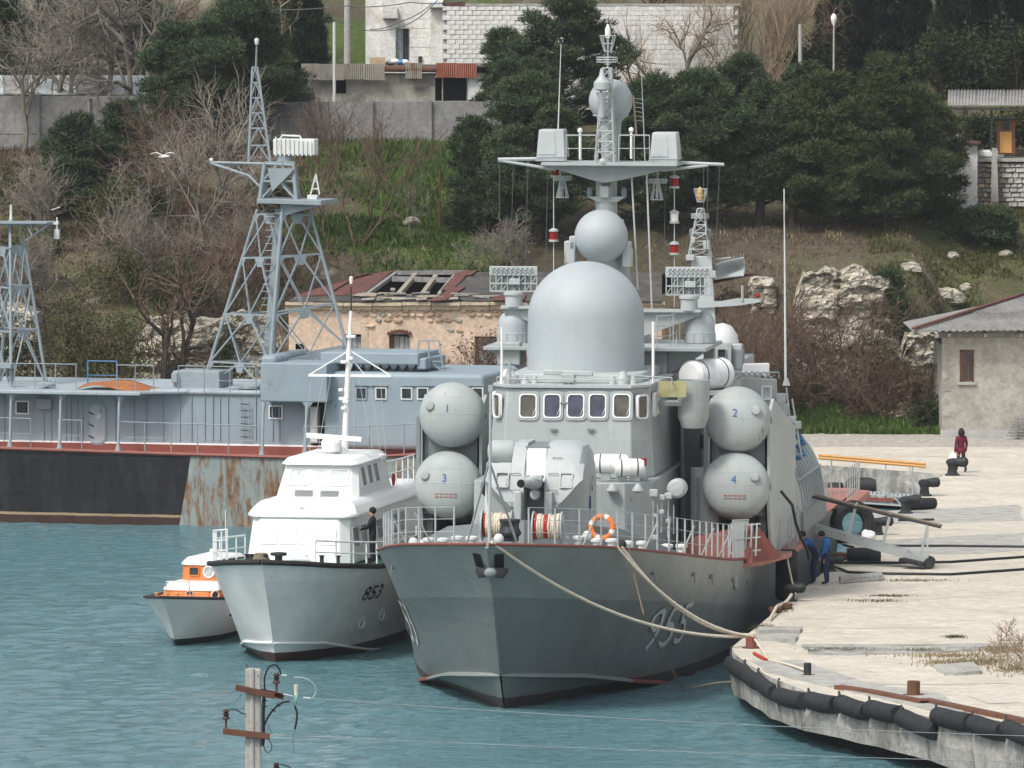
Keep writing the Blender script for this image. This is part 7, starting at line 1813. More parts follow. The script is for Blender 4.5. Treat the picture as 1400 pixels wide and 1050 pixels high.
def cypress(px, yb, yt, wpx, label, seed, Y):
    rng = np.random.default_rng(seed); B = at(px, yb, Y); B.z = min(B.z, hill(B.x, Y)); H = at(px, yt, Y).z - B.z; w = wpx * Y / FPX / 2
    T = thing('cypress_tree', label, 'tree', tuple(B)); m = MB(); limb(m, Vector((0, 0, -.3)), Vector((0, 0, 1)), H * .9, .2, rng, .04, 5, 6); m.build('trunk', 'bark_dark', T, smooth=60)
    n = int(5200 * min(2.4, H * w / 5)); t = rng.random(n); f = np.clip(np.minimum(t * 5, 1) * (1 - t) ** .42, .04, 1); a = rng.random(n) * 2 * pi
    lob = 1 + .16 * np.sin(a * 5 + t * 11 + seed) + .12 * np.sin(t * 37 + a * 2); r = w * f * lob * (.55 + .45 * rng.random(n) ** .4)
    P = np.stack([r * np.cos(a), r * np.sin(a), t * H], 1); D = np.stack([np.cos(a) * .5, np.sin(a) * .5, np.ones(n) * .9], 1) + rng.normal(size=(n, 3)) * .4
    V, F = blades(P, D, .2 + .25 * rng.random(n), .07 + .08 * rng.random(n), rng); np_mesh('crown', V, F, 'cypress_leaves', T)
def bare(px, yb, yt, wpx, label, seed, mat='twig_grey', levels=4, stems=1, Y=None, name='bare_tree', cat='tree', buds=None, spread=.9, trunk=None, r0=None, nbud=2, upb=.05, kids=None):
    rng = np.random.default_rng(seed)
    if Y is None: B = on_hill(px, yb)
    else: B = at(px, yb, Y); B.z = min(B.z, hill(B.x, Y))
    H = at(px, yt, B.y).z - B.z; w = wpx * B.y / FPX / 2
    T = thing(name, label, cat, tuple(B)); big, fine = MB(), MB(); tips = []
    kx = w / (H * .5)
    def grow(p, d, L, r, lv):
        if lv < levels - 1: m, n, k = big, 5, 4
        else: m, n, k = fine, 3, 3
        pts, dd = limb(m, p, d, L, r, rng, .34, k, n, upb)
        if lv >= levels: tips.extend(pts[1:]); return
        nb = (kids or (5, 6, 6, 5, 4))[min(4, lv)]
        for i in range(nb):
            t = .3 + .7 * (i + rng.random() * .6) / nb; t = min(.98, t); j = int(t * k); q = pts[j].lerp(pts[min(k, j + 1)], t * k - j)
            sd = Vector(rng.normal(size=3)); sd.x *= kx; nd = (dd * .75 + sd.normalized() * spread + Vector((0, 0, .12))).normalized()
            grow(q, nd, L * (.50 + .28 * rng.random()) * (1.12 - .3 * t), max(.013, r * .52), lv + 1)
    for s in range(stems):
        o = Vector((rng.normal() * .25, rng.normal() * .25, -.2)) if stems > 1 else Vector((0, 0, -.3))
        d = Vector((rng.normal() * .35 * kx, rng.normal() * .25, 1)) if stems > 1 else Vector((rng.normal() * .08, 0, 1))
        grow(o, d, H * (.62 if stems == 1 else .66) * (.8 + .3 * rng.random()), r0 or (.05 + .014 * H), 1)
    big.build('trunk', trunk or mat, T, smooth=60, fix=False); fine.build('twigs', mat, T, smooth=0, fix=False)
    if buds:
        C = np.array([tuple(p) for p in tips]); C = np.repeat(C, nbud, axis=0) if nbud >= 1 else C[rng.random(len(C)) < nbud]; C = C + rng.normal(size=C.shape) * .1; n = len(C)
        V, F = blades(C, rng.normal(size=(n, 3)), .07 + .1 * rng.random(n), .05 + .06 * rng.random(n), rng); np_mesh('crown', V, F, buds, T)
    return T
def shrub(px, yb, yt, wpx, label, seed, mat='shrub_leaves', n=2600, Y=None, sz=.13, name='shrub'):
    rng = np.random.default_rng(seed); B = on_hill(px, yb) if Y is None else at(px, yb, Y)
    B.z = min(B.z, hill(B.x, B.y)); H = max(.4, at(px, yt, B.y).z - B.z); w = wpx * B.y / FPX / 2
    T = thing(name, label, 'shrub', tuple(B)); m = MB()
    for i in range(9): limb(m, Vector((0, 0, -.1)), Vector((rng.normal() * w / H, rng.normal() * .4, 1)), H * .85, .03, rng, .3, 4, 4)
    m.build('stem', 'twig_brown', T, smooth=0, fix=False)
    k = 26 + int(5 * H * w); c = rng.normal(size=(k, 3)); c /= np.linalg.norm(c, axis=1, keepdims=True); c *= rng.random((k, 1)) ** .5
    c = c * np.array([w * .85, w * .6, H * .42]) + np.array([0, 0, H * .5]); per = max(10, n // k); C = np.repeat(c, per, axis=0); d = rng.normal(size=C.shape); d /= np.linalg.norm(d, axis=1, keepdims=True)
    P = C + d * (rng.random((len(C), 1)) ** .5) * (.28 + .06 * H + .05 * w); V, F = blades(P, d + rng.normal(size=d.shape) * .7 + np.array([0, 0, .2]), sz * (.6 + .9 * rng.random(len(P))), sz * .55 * (.6 + .8 * rng.random(len(P))), rng)
    np_mesh('crown', V, F, mat, T)

# ---- limestone outcrops: broken, ledged rock faces
def crag(label, x0, x1, y0, y1, Y, seed, dep=2.5, ragged=.7):
    w0, w1 = at(x0, y1, Y), at(x1, y0, Y); nx, nz = int((w1.x - w0.x) / .12), int((w1.z - w0.z) / .09) + 6
    V = []
    for j in range(nz + 1):
        for i in range(nx + 1):
            u, v = i / nx, j / nz; x = lerp(w0.x, w1.x, u); edge = min(u, 1 - u) * 2
            z = lerp(w0.z - .8, w1.z, v) - (1 - min(1, edge * 5)) * (w1.z - w0.z) * .4 * v + ragged * fbm(x * .6, v * .4, seed) * v
            cell = mnoise.cell(Vector((x * .7 + .5 * fbm(x, z, 2), z * 1.5 + .25 * fbm(x, z, 3), seed))); cell2 = mnoise.cell(Vector((x * 1.9 + .4 * fbm(x * 2, z, 9), z * 3.4 + .3 * fbm(x, z, 7), seed + 5)))
            a = Y + dep * .45 * v * v + dep * .3 * (1 - min(1, edge * 3)) + .26 * cell + .17 * cell2 + .3 * fbm(x * .5, z * .5, seed) + .15 * fbm(x * 3, z * 3, seed)
            if j == nz: a += dep * 1.3; z -= .1
            V.append((x, a, z))
    F = [(j * (nx + 1) + i, j * (nx + 1) + i + 1, (j + 1) * (nx + 1) + i + 1, (j + 1) * (nx + 1) + i) for j in range(nz) for i in range(nx)]
    return tag(np_mesh('limestone_crag', V, F, 'limestone'), label, 'rock')
crag('large pale limestone face above the brown thicket at right', 1086, 1232, 372, 505, 329.0, 3, 1.6)
crag('low limestone ledge right of the pale rock face', 1232, 1300, 455, 545, 327.5, 5, 1.5)
crag('small pale outcrop behind the long white aerial', 1024, 1062, 378, 404, 330.8, 8, 1.0, .2)
crag('ledged limestone cliff behind the left lattice mast', 175, 395, 432, 545, 326.5, 11, 2.0)
crag('limestone bank at the far left behind the hulk', -40, 60, 420, 545, 327, 14, 2.0)
def rock(px, y, s, label, seed, mat='limestone'):
    rng = np.random.default_rng(seed); B = on_hill(px, y); m = MB().ball((0, 0, 0), 1, 12, 8); vs = []
    for v in m.v:
        k = 1 + .35 * mnoise.noise(v * 1.3 + Vector((seed, 0, 0))) + .12 * mnoise.noise(v * 4 + Vector((seed, 3, 0))); vs.append(Vector((v.x * k * s, v.y * k * s * .8, v.z * k * s * .62)))
    m.v = vs; return tag(m.build('boulder', mat, loc=None, smooth=25), label, 'boulder', 'pale boulders on the slopes'), B
for i, (x, y, s, lab) in enumerate(((1245, 370, .5, 'flat pale boulder beside the top of the right rock face'), (1225, 395, .45, 'pale boulder low on the right end of the rock face'), (1290, 410, .55, 'pale boulder on the grass above the grey house roof'), (1300, 415, .7, 'largest pale boulder above the grey house roof'), (1320, 400, .35, 'small pale boulder above the grey house roof'), (1302, 352, .3, 'round pale boulder high on the right grass slope'), (1345, 340, .25, 'little white stone beneath the right pine bush'), (1375, 350, .3, 'white stone at the right edge of the grass slope'), (1225, 575, .5, 'pale stone in the green strip left of the grey house'), (1240, 570, .65, 'broad pale stone in the green strip by the grey house'), (1180, 587, .25, 'small white stone in the grass strip behind the quay'), (1265, 470, .6, 'pale boulder at the grey house corner, up slope'), (562, 306, .4, 'flat pale stone on the green slope'), (625, 302, .4, 'pale stone at the foot of the big pine'), (225, 213, .5, 'pale stone on the track at the far left'), (40, 240, .4, 'pale stone below the left fence'))):
    o, B = rock(x, y, s, lab, i + 3); o.location = B + Vector((0, 0, s * .15))

# ---- pines
pine(735, 335, 88, 175, 'big dark pine left of the corvette mast', 1, c0=.12, dens=1.9)
pine(662, 325, 150, 95, 'broad low pine at the right end of the green slope', 2, c0=.02, dens=1.5)
pine(762, 175, -28, 165, 'tall pine in front of the white block wall, top cut off', 3, c0=.2, Y=369, dens=1.5)
pine(712, 160, 30, 80, 'thin-crowned pine leaning left across the white block wall', 23, c0=.35, Y=371, lean=-.12)
pine(690, 200, 80, 90, 'pine standing right of the low shed', 24, c0=.05, Y=364, dens=1.3)
pine(885, 315, 92, 140, 'dark pine just right of the upper radome', 4, c0=.1, dens=1.8)
pine(960, 308, 82, 150, 'dark pine right of the corvette mast with bushy crown', 5, c0=.15, dens=1.7)
pine(1037, 312, 98, 150, 'pine with thick bare trunk left of the long white aerial', 6, c0=.24, dens=1.7)
pine(1082, 310, 120, 130, 'forked pine just right of the long white aerial', 7, c0=.25, lean=.08, dens=1.5)
pine(1150, 306, 88, 170, 'broad pine in the middle of the right pine group', 8, 'pine_needles_warm', c0=.06, dens=1.9)
pine(1215, 308, 62, 165, 'tallest pine of the right group with light tips', 9, 'pine_needles_warm', c0=.03, dens=2.0)
pine(1275, 300, 120, 110, 'pine at the right end of the group beside the white hut', 10, 'pine_needles_warm', c0=.03, dens=1.6)
pine(1010, 200, 68, 100, 'upper pine behind the right pine group', 25, c0=.1, Y=366, dens=1.2)
pine(1100, 190, 85, 110, 'second upper pine behind the right pine group', 26, c0=.1, Y=367, dens=1.2)
pine(1350, 336, 286, 66, 'small round pine bush on the right grass slope', 11, c0=.0, dens=1.6, shape=1)
pine(1212, 478, 366, 44, 'young slender pine in front of the pale rock face', 12, c0=.05, dens=1.4)
pine(300, 215, -30, 190, 'big dark pine at the upper left', 13, c0=.18, dens=1.9)
pine(255, 215, 20, 120, 'pine left of the big upper left pine', 14, c0=.2, dens=1.4)
pine(360, 205, 30, 110, 'pine right of the big upper left pine, behind the lattice pole', 27, c0=.2, Y=364, dens=1.4)
pine(110, 300, 150, 110, 'grey-green pine below the left concrete fence', 15, c0=.05, dens=1.5)
pine(165, 285, 130, 95, 'slender pine beside the bare trees at left', 16, c0=.1, dens=1.3)
pine(10, 70, -30, 70, 'dark conifer in the top left corner', 17, Y=385, c0=.05)
pine(70, 90, -20, 60, 'dark conifer behind the top left bare trees', 18, Y=386, c0=.05)
for i, (x, yt, w, lab) in enumerate(((1140, -30, 70, 'dark cypress behind the street lamp'), (1195, -60, 85, 'widest dark cypress at the upper right'), (1250, -40, 70, 'cypress right of the widest one'), (1305, -60, 75, 'cypress above the white hut'), (1350, -80, 60, 'narrow cypress above the shelter roof'), (1395, -60, 80, 'cypress at the right picture edge'), (420, -40, 60, 'dark cypress left of the concrete pole'), (1230, 10, 60, 'lower dark cypress above the right pine group'))):
    cypress(x, 150, yt, w, lab, 40 + i, 384 + 2 * (i % 3))
shrub(1300, 140, 30, 130, 'tangled dark evergreen behind the shelter', 60, 'shrub_dark', 4200, Y=381, sz=.2); shrub(1390, 140, 20, 110, 'dark evergreen thicket in the top right corner', 61, 'shrub_dark', 4200, Y=380, sz=.2); shrub(1110, 130, 40, 90, 'dark evergreen beside the slim grey pole', 62, 'shrub_dark', 3200, Y=380, sz=.2)
# ---- bare trees
bare(32, 208, -20, 150, 'bare grey tree with pale trunk at the far left fence', 70, 'twig_grey', 5, r0=.17, trunk='bark_grey', spread=.8)
bare(95, 160, -60, 200, 'wide bare tree behind the left fence', 71, 'twig_grey', 5, Y=366, r0=.18, stems=2)
bare(185, 165, -70, 210, 'large bare tree with many fine twigs at upper left', 72, 'twig_grey', 5, Y=365, r0=.2, stems=2)
bare(250, 170, 0, 130, 'bare tree in front of the big upper left pine', 73, 'twig_grey', 4, Y=372, r0=.16)
bare(285, 345, 92, 170, 'pale bare tree left of the lattice pole', 74, 'twig_pale', 4, stems=4, r0=.09, spread=.7)
bare(230, 330, 170, 150, 'low spreading bare tree under the flying gull', 75, 'twig_pale', 4, stems=3, r0=.08)
bare(330, 400, 230, 150, 'bare tree behind the lattice mast legs', 76, 'twig_grey', 4, stems=3, r0=.08)
bare(490, 335, 108, 150, 'slender many-stemmed bare tree before the concrete fence', 77, 'twig_brown', 4, stems=3, r0=.06, spread=.55)
bare(430, 330, 130, 110, 'bare tree right of the lattice mast platform', 78, 'twig_brown', 4, stems=2, r0=.06, spread=.6)
bare(560, 330, 200, 90, 'thin leaning sapling on the green slope', 79, 'twig_pale', 3, stems=2, r0=.03)
bare(1040, 130, -30, 90, 'dense tan poplar with upright twigs at top right', 80, 'twig_tan', 4, stems=7, Y=377, r0=.09, spread=.42, upb=.18)
bare(985, 130, -40, 90, 'tan bare poplar left of the dense one', 90, 'twig_tan', 4, stems=4, Y=379, r0=.09, spread=.45, upb=.15)
bare(945, 120, -50, 190, 'bare tree with twisted limbs over the white wall', 81, 'twig_tan', 5, Y=373, r0=.16, trunk='bark_grey')
bare(880, 120, -10, 110, 'smaller bare tree between the mast and the twisted one', 91, 'twig_tan', 3, Y=372, r0=.12)
bare(1100, 120, -30, 120, 'brown bare tree behind the slim grey pole', 82, 'twig_brown', 4, Y=382, r0=.14)
bare(1280, 120, -30, 170, 'brown bare tree among the right cypresses', 83, 'twig_brown', 4, Y=388, r0=.14)
bare(440, 100, -40, 150, 'olive bare tree left of the white building', 84, 'twig_tan', 4, Y=378, r0=.15, buds='shrub_leaves')
bare(700, 375, 290, 120, 'grey leafless bush behind the ruined roof', 85, 'twig_grey', 4, stems=5, r0=.035, name='bare_bush', cat='bush')
bare(222, 520, 330, 120, 'dark leaning tree with forked trunk behind the hulk', 86, 'twig_brown', 4, r0=.22, trunk='bark_dark', Y=324)
bare(243, 520, 300, 110, 'second dark trunk beside the forked one', 87, 'twig_brown', 4, r0=.2, trunk='bark_dark', Y=324.5)
bare(675, 590, 440, 100, 'reddish leafless bush against the pink wall', 88, 'twig_brown', 4, stems=6, r0=.04, Y=322, name='bare_bush', cat='bush', buds='rust_buds', nbud=1)
for i, (x, yb, yt, w, lab) in enumerate(((240, 300, 120, 150, 'tangled brown tree left of the lattice pole foot'), (190, 400, 260, 160, 'brown leafless scrub in the middle of the left slope'), (300, 440, 290, 150, 'leafless tree above the left cliff'), (60, 330, 210, 120, 'leafless scrub below the left fence'), (400, 420, 300, 110, 'brown scrub left of the ruined roof'), (20, 440, 300, 110, 'leafless scrub behind the left mast'))):
    bare(x, yb, yt, w, lab, 180 + i, ('twig_brown', 'twig_grey')[i % 2], 4, stems=5, r0=.06, spread=.75, buds='rust_buds' if i % 2 == 0 else None, nbud=.25)
# brown thicket at right: single bushes
for i, (x, yb, yt, w, lab) in enumerate(((1020, 600, 415, 120, 'brown bush right behind the corvette stern'), (1070, 602, 400, 130, 'tall brown bush behind the long white aerial'), (1115, 604, 410, 130, 'brown bush with forked stems under the rock face'), (1160, 602, 395, 130, 'reaching dark bush across the pale rock face'), (1205, 596, 450, 110, 'brown bush right of the pale rock face'), (1240, 592, 480, 90, 'thin brown bush near the grey house'), (1130, 606, 500, 130, 'low rusty bush at the edge of the quay'), (1190, 604, 520, 110, 'low rusty bush near the green strip'), (1085, 606, 520, 110, 'low rusty bush beside the stern rails'))):
    bare(x, yb, yt, w, lab, 100 + i, 'twig_brown', 4, stems=5, r0=.045, Y=319.5 + (i * 1.9) % 6, name='bare_bush', cat='bush', buds='rust_buds', nbud=.14 if i < 6 else .5, spread=.8)
shrub(1345, 200, 148, 90, 'green bush behind the open shelter', 63, 'shrub_dark', 3200, Y=358, sz=.18); shrub(1405, 205, 140, 90, 'green bush behind the orange booth', 64, 'shrub_leaves', 3200, Y=359, sz=.18)
for i, (x, yt, lab) in enumerate(((150, -40, 'grey bare tree far up the left hill'), (230, -50, 'bare tree behind the big upper left pine'), (385, -40, 'bare tree between the left pines and the concrete pole'), (20, -50, 'bare tree at the top left corner'), (850, -60, 'bare tree above the white wall'), (1075, -60, 'bare tree above the tan poplars'))):
    bare(x, 90, yt, 170, lab, 200 + i, ('twig_grey', 'twig_brown', 'twig_tan')[i % 3], 4, Y=392 + 3 * i, r0=.15, stems=2)
pine(400, 70, -50, 110, 'pine far up behind the lattice pole', 28, Y=390, c0=.1); pine(180, 60, -60, 120, 'pine far up the left hill', 29, Y=394, c0=.1)
# ---- green and olive shrubs
for i, (x, yb, yt, w, mt, lab) in enumerate(((150, 345, 235, 100, 'shrub_leaves', 'yellowish green shrub between the two lattice masts'), (110, 430, 320, 120, 'shrub_leaves', 'olive shrub right of the left mast top'), (170, 420, 330, 100, 'shrub_leaves', 'olive shrub in the middle of the left slope'), (95, 520, 410, 130, 'shrub_leaves', 'large olive shrub behind the left mast'), (160, 510, 420, 100, 'shrub_leaves', 'olive shrub left of the dark forked trunk'), (45, 400, 300, 90, 'shrub_dark', 'dark shrub beside the left mast yard'), (30, 530, 420, 90, 'shrub_dark', 'dark shrub behind the left mast legs'), (250, 430, 350, 110, 'shrub_dark', 'dark shrub on top of the left cliff'), (200, 330, 250, 80, 'shrub_dark', 'dark shrub beneath the low bare tree'), (310, 500, 440, 50, 'shrub_dark', 'dark shrub hanging on the left cliff'), (375, 300, 220, 60, 'shrub_dark', 'dark shrub behind the lattice mast platform'), (655, 195, 148, 40, 'yellow_leaves', 'yellow flowering shrub before the fence end'), (20, 290, 215, 90, 'shrub_leaves', 'scrubby shrub below the far left fence'), (1270, 608, 540, 44, 'shrub_dark', 'dark green shrub at the corner of the grey house'), (1340, 604, 588, 40, 'shrub_dark', 'weeds at the plinth of the grey house'), (1385, 604, 588, 36, 'shrub_dark', 'weeds beside the pallet'), (1205, 530, 450, 90, 'shrub_leaves', 'greenish scrub under the young slender pine'), (1250, 560, 500, 70, 'shrub_leaves', 'green scrub left of the grey house window'))):
    shrub(x, yb, yt, w, lab, 130 + i, mt, 3000, Y=None if yb < 440 and not (x < 130 and yb > 425) else (319.3 if yb > 590 else 323.5))
# ---- grass and litter
def grass(name, label, n, box, mat, size, dens=lambda X, Y: 1.0, seed=5):
    rng = np.random.default_rng(seed); P = []
    while len(P) < n:
        X, Y = rng.uniform(box[0], box[1]), rng.uniform(box[2], box[3])
        if rng.random() < dens(X, Y): P.append((X, Y, hill(X, Y) - .02))
    P = np.array(P); D = rng.normal(size=P.shape) * .45 + np.array([0, 0, 1.0]); V, F = blades(P, D, size * (.5 + rng.random(n)), size * .3 * (.5 + rng.random(n)), rng); o = np_mesh(name, V, F, mat); tag(o, label, 'grass', kind='stuff')
pxc = lambda X, Y: 700 + X * FPX / Y
grass('grass', 'green grass strip along the back of the quay', 16000, (11, 21, 317.5, 324), 'grass_green', .3, lambda X, Y: max(0, min(1, .5 + 1.6 * fbm(X * .5, Y * .5, 3) + .3)) * (1 if pxc(X, Y) < 1300 else .25))
grass('grass', 'green grass on the slope below the concrete fence', 26000, (-10.5, 0, 337, 362), 'grass_green', .34, lambda X, Y: max(0, min(1, .35 + 1.5 * fbm(X * .3, Y * .3, 6) + .5 * smoothstep(470, 530, pxc(X, Y)))) * (.35 if Y < 343 else 1), 6)
grass('grass', 'olive grass on the right slope above the grey house', 20000, (16, 30, 330, 350), 'shrub_leaves', .2, lambda X, Y: max(0, min(1, .3 + 1.5 * fbm(X * .4, Y * .4, 1))), 7)
grass('dry_grass', 'dry brown grass and dead stalks on the slopes', 12000, (-24, 26, 326, 362), 'grass_dry', .18, lambda X, Y: max(0, min(1, .1 + 1.4 * fbm(X * .35, Y * .35, 12))) * (0 if -11 < X < 8.5 and Y < 337 else 1), 8)
grass('dry_grass', 'dead bramble and litter under the left trees', 30000, (-26, -9.5, 327, 362), 'twig_brown', .28, lambda X, Y: max(0, min(1, .35 + 1.2 * fbm(X * .3, Y * .3, 2))) * (0 if X > -11 and Y < 337 else 1), 9)
grass('dry_grass', 'dry litter below the right pines', 16000, (7, 19, 322, 350), 'twig_brown', .16, lambda X, Y: max(0, min(1, .3 + 1.2 * fbm(X * .4, Y * .4, 4))), 10)
# ================================================================ ON THE QUAY
def q(x, y, h=QH): return gnd(x, y, h)
def rope(pts, drop, r, mat, label, name='mooring_rope', cat='rope', n=16):
    P = []
    for i, (a, b) in enumerate(zip(pts, pts[1:])): P += sag(a, b, drop[i], n)[:-1]
    P.append(Vector(pts[-1])); return tag(MB().tube(P, r, 7).build(name, mat), label, cat)
cw = CF.world
def edge_at(px):                                 # the deck edge on the right bow at a picture column
    return min((cw(hull_pt(i * .05, 2, 1, 1)) for i in range(400)), key=lambda w: abs(700 + w.x * FPX / w.y - px)) + Vector((.02, -.02, .06))
bol = q(1027, 884) + Vector((0, 0, .3))
rope([cw(hull_pt(.05, 2, 1, 1) + Vector((0, -.02, .1))), bol + Vector((-.1, 0, 0))], (.75,), .05, 'rope_pale', 'thick pale mooring rope from the stem head to the quay corner')
rope([edge_at(843), bol + Vector((0, -.1, .02))], (.55,), .045, 'rope_pale', 'pale mooring rope from the right bow fairlead to the quay corner')
rope([edge_at(850), bol + Vector((.1, .1, .05))], (.72,), .045, 'rope_pale', 'second pale rope beside the right bow fairlead rope')
rope([edge_at(858), edge_at(858) + Vector((.45, -.5, -1.9)), gnd(936, 944, .15), q(1000, 932, .9)], (.05, .1, -.05), .026, 'rope_dark', 'slack dark line hanging from the bow into the water')
rope([bol + Vector((.05, 0, .0)), q(1050, 902), q(1103, 922) + Vector((0, 0, .1))], (-.03, -.03), .035, 'rope_pale', 'pale rope end lying along the quay corner to the short post')
rope([q(1031, 896) + Vector((0, 0, .06)), q(1048, 905) + Vector((0, 0, .06))], (0,), .05, 'rope_red', 'red wrapped piece of rope on the quay corner')
def stub(x, y, h, r, mat, label, n=16): 
    p = q(x, y); T = thing('mooring_post', label, 'mooring post', tuple(p)); MB().lathe([(r * 1.02, -.02), (r, .0), (r, h), (r * .85, h + .01), (r * .8, h - .02), (0, h - .02)], n).build('pipe', mat, T); MB().lathe([(r * 1.7, 0), (r * 1.7, .03), (r, .035)], n).build('foot_plate', 'rusty_iron', T); return T
stub(1027, 886, .32, .16, 'red_deck', 'short red post at the quay corner holding the pale ropes'); stub(1104, 924, .36, .11, 'dark_iron', 'short dark post on the quay edge, left one'); stub(1249, 951, .40, .18, 'rusty_iron', 'short thick rusty post behind the rusty beam')
for (a, b, lab) in (((1146, 942), (1187, 948), 'short left piece of the rusty edge beam'), ((1188, 948), (1264, 963), 'middle piece of the rusty edge beam by the thick post'), ((1265, 960), (1370, 982), 'long right piece of the rusty edge beam'), ((1371, 982), (1440, 997), 'last piece of the rusty edge beam, cut by the picture edge')):
    p, e = q(*a), q(*b); T = thing('steel_beam', 'rusty channel: ' + lab, 'beam', tuple(p)); m = MB().bar(Vector((0, 0, .1)), e - p + Vector((0, 0, .1)), .28, .03); m.build('web', 'rusty_iron', T, smooth=0)
    d = (e - p).normalized(); s_ = Vector((d.y, -d.x, 0)) * .13
    for k in (-1, 1): MB().bar(s_ * k + Vector((0, 0, .03)), e - p + s_ * k + Vector((0, 0, .03)), .03, .16).build('flange', 'rusty_iron', T, smooth=0)
def mushroom(x, y, s, label):
    p = q(x, y); T = thing('bollard', label, 'bollard', tuple(p)); o = MB().lathe([(.30, -.02), (.30, .04), (.2, .1), (.17, .3), (.2, .42), (.26, .5), (.24, .6), (.12, .66), (0, .67)], 20).build('bollard_body', 'dark_iron', T); MB().lathe([(.15, -.05), (.2, .25), (.19, .45), (.1, .52), (0, .53)], 14, (.1, 0, .52), (1, -.1, .05)).build('horn', 'dark_iron', T); T.scale = (s, s, s); T.rotation_euler = (0, 0, R.uniform(-.3, .3))
for (x, y, s, lab) in ((1080, 822, .8, 'black horned bollard nearest the grey hull'), (1136, 781, .7, 'black horned bollard behind the man in overalls'), (1200, 731, .9, 'black horned bollard beside the big hanging tyre'), (1238, 702, .95, 'black horned bollard by the rubber log'), (1264, 678, .95, 'black horned bollard at the end of the wooden-railed gangway'), (1302, 650, 1.0, 'black horned bollard beside the woman in the maroon coat')): mushroom(x, y, s, lab)
def tyre(p, R0, r, ax, label):
    T = thing('tyre', label, 'tyre', tuple(p)); ax = Vector(ax).normalized(); e1_ = ax.orthogonal().normalized(); e2_ = ax.cross(e1_); ring = lambda rr, o: [(e1_ * cos(2 * pi * t / 28) + e2_ * sin(2 * pi * t / 28)) * rr + ax * o for t in range(29)]; MB().tube(ring(R0, 0), r, 10).build('tread', 'black_rubber', T)
    for k in (-.5, .5): MB().tube(ring(R0 - r * .7, k * r), .04, 6).build('bead', 'dark_iron', T)
    return T
e = q(1178, 740); tyre(Vector((e.x - .35, e.y - .6, 2.25)), .62, .22, (.35, -1, .1), 'big black tyre hanging at the quay edge below the gangway')
e = q(1150, 760); tyre(Vector((e.x - .45, e.y - .3, 1.2)), .42, .16, (1, -.3, 0), 'smaller black tyre hung low behind the men')
def log(a, b, r, mat, label):
    p, e_ = q(*a) + Vector((0, 0, r)), q(*b) + Vector((0, 0, r)); T = thing('rubber_log', label, 'fender', tuple(p)); MB().tube([Vector((0, 0, 0)), (e_ - p) * .3, (e_ - p) * .7, e_ - p], [r * .9, r, r, r * .92], 14).build('log_body', mat, T)
    d = (e_ - p).normalized()
    for s_, o in ((-1, Vector((0, 0, 0))), (1, e_ - p)): MB().tube([o + d * .006 * s_, o + d * .009 * s_], [r * .4, r * .39], 12).build('bore', 'dark_inside', T)
log((1158, 768), (1204, 768), .24, 'black_rubber', 'grey-black rubber log lying on the quay behind the concrete block'); log((1240, 698), (1277, 696), .22, 'black_rubber', 'black rubber log lying by the quay edge below the far gangway'); log((1142, 765), (1158, 766), .13, 'rusty_iron', 'short brown pipe lying left of the rubber log')
p = q(1147, 797); e = q(1208, 792); cb_ = MB().hexa([Vector((p.x, p.y - .5, QH)), Vector((e.x, e.y - .5, QH)), Vector((e.x, e.y + .3, QH)), Vector((p.x, p.y + .3, QH)), Vector((p.x + .05, p.y - .45, QH + .22)), Vector((e.x - .03, e.y - .45, QH + .20)), Vector((e.x - .05, e.y + .25, QH + .24)), Vector((p.x, p.y + .25, QH + .21))]).build('concrete_slab', 'concrete_block', smooth=0, bevel=.04); tag(cb_, 'loose concrete block lying behind the two men', 'concrete block')
m = MB().ball((0, 0, .2), .28, 14, 10, (1.0, .8, .8)); m.v = [v + v * .25 * mnoise.noise(v * 6) for v in m.v]; tag(m.build('sack', 'canvas_white', loc=None), 'crumpled white sack beside the hanging tyre', 'sack').location = q(1187, 742)
# small litter along the hull side edge
for (x, y, s_, lab) in ((1060, 838, .2, 'rusty iron scrap on the edge near the hull'), (1072, 833, .25, 'second iron scrap on the edge near the hull')): tag(MB().cbox((0, 0, .1), (s_ * 2, s_, .18), Matrix.Rotation(.5, 4, 'Z')).build('iron_scrap', 'rusty_iron', bevel=.04), lab, 'scrap').location = q(x, y)
rope([q(1052, 850) + Vector((0, 0, .05)), q(1062, 838) + Vector((0, 0, .2)), q(1070, 832) + Vector((0, 0, .15)), q(1082, 826) + Vector((0, 0, .3))], (0, 0, .05), .05, 'rope_pale', 'white rope looped on the quay edge under the hull')
rope([q(1092, 822) + Vector((0, 0, .05)), cw(K(1076, 760, 21))], (.2,), .03, 'rope_pale', 'thin line hanging from the red ledge to the quay')
# black cables across the quay
for i, (pts, lab) in enumerate((([(1195, 752), (1215, 748), (1300, 748), (1460, 750)], 'upper black cable lying across the quay'), ([(1140, 771), (1230, 771), (1300, 770), (1400, 763), (1460, 760)], 'middle black cable lying across the quay'), ([(1140, 776), (1160, 784), (1215, 786), (1300, 787), (1400, 780), (1460, 776)], 'lower black cable lying across the quay'))):
    rope([q(x, y) + Vector((0, 0, .045)) for x, y in pts], (0,) * 5, .045, 'hose_black', lab, 'power_cable', 'cable', 8)
tag(MB().cyl(q(1228, 713) + Vector((0, 0, .05)), q(1277, 712) + Vector((0, 0, .05)), .04, n=8).build('iron_bar', 'dark_iron'), 'straight dark bar lying on the quay edge', 'bar')

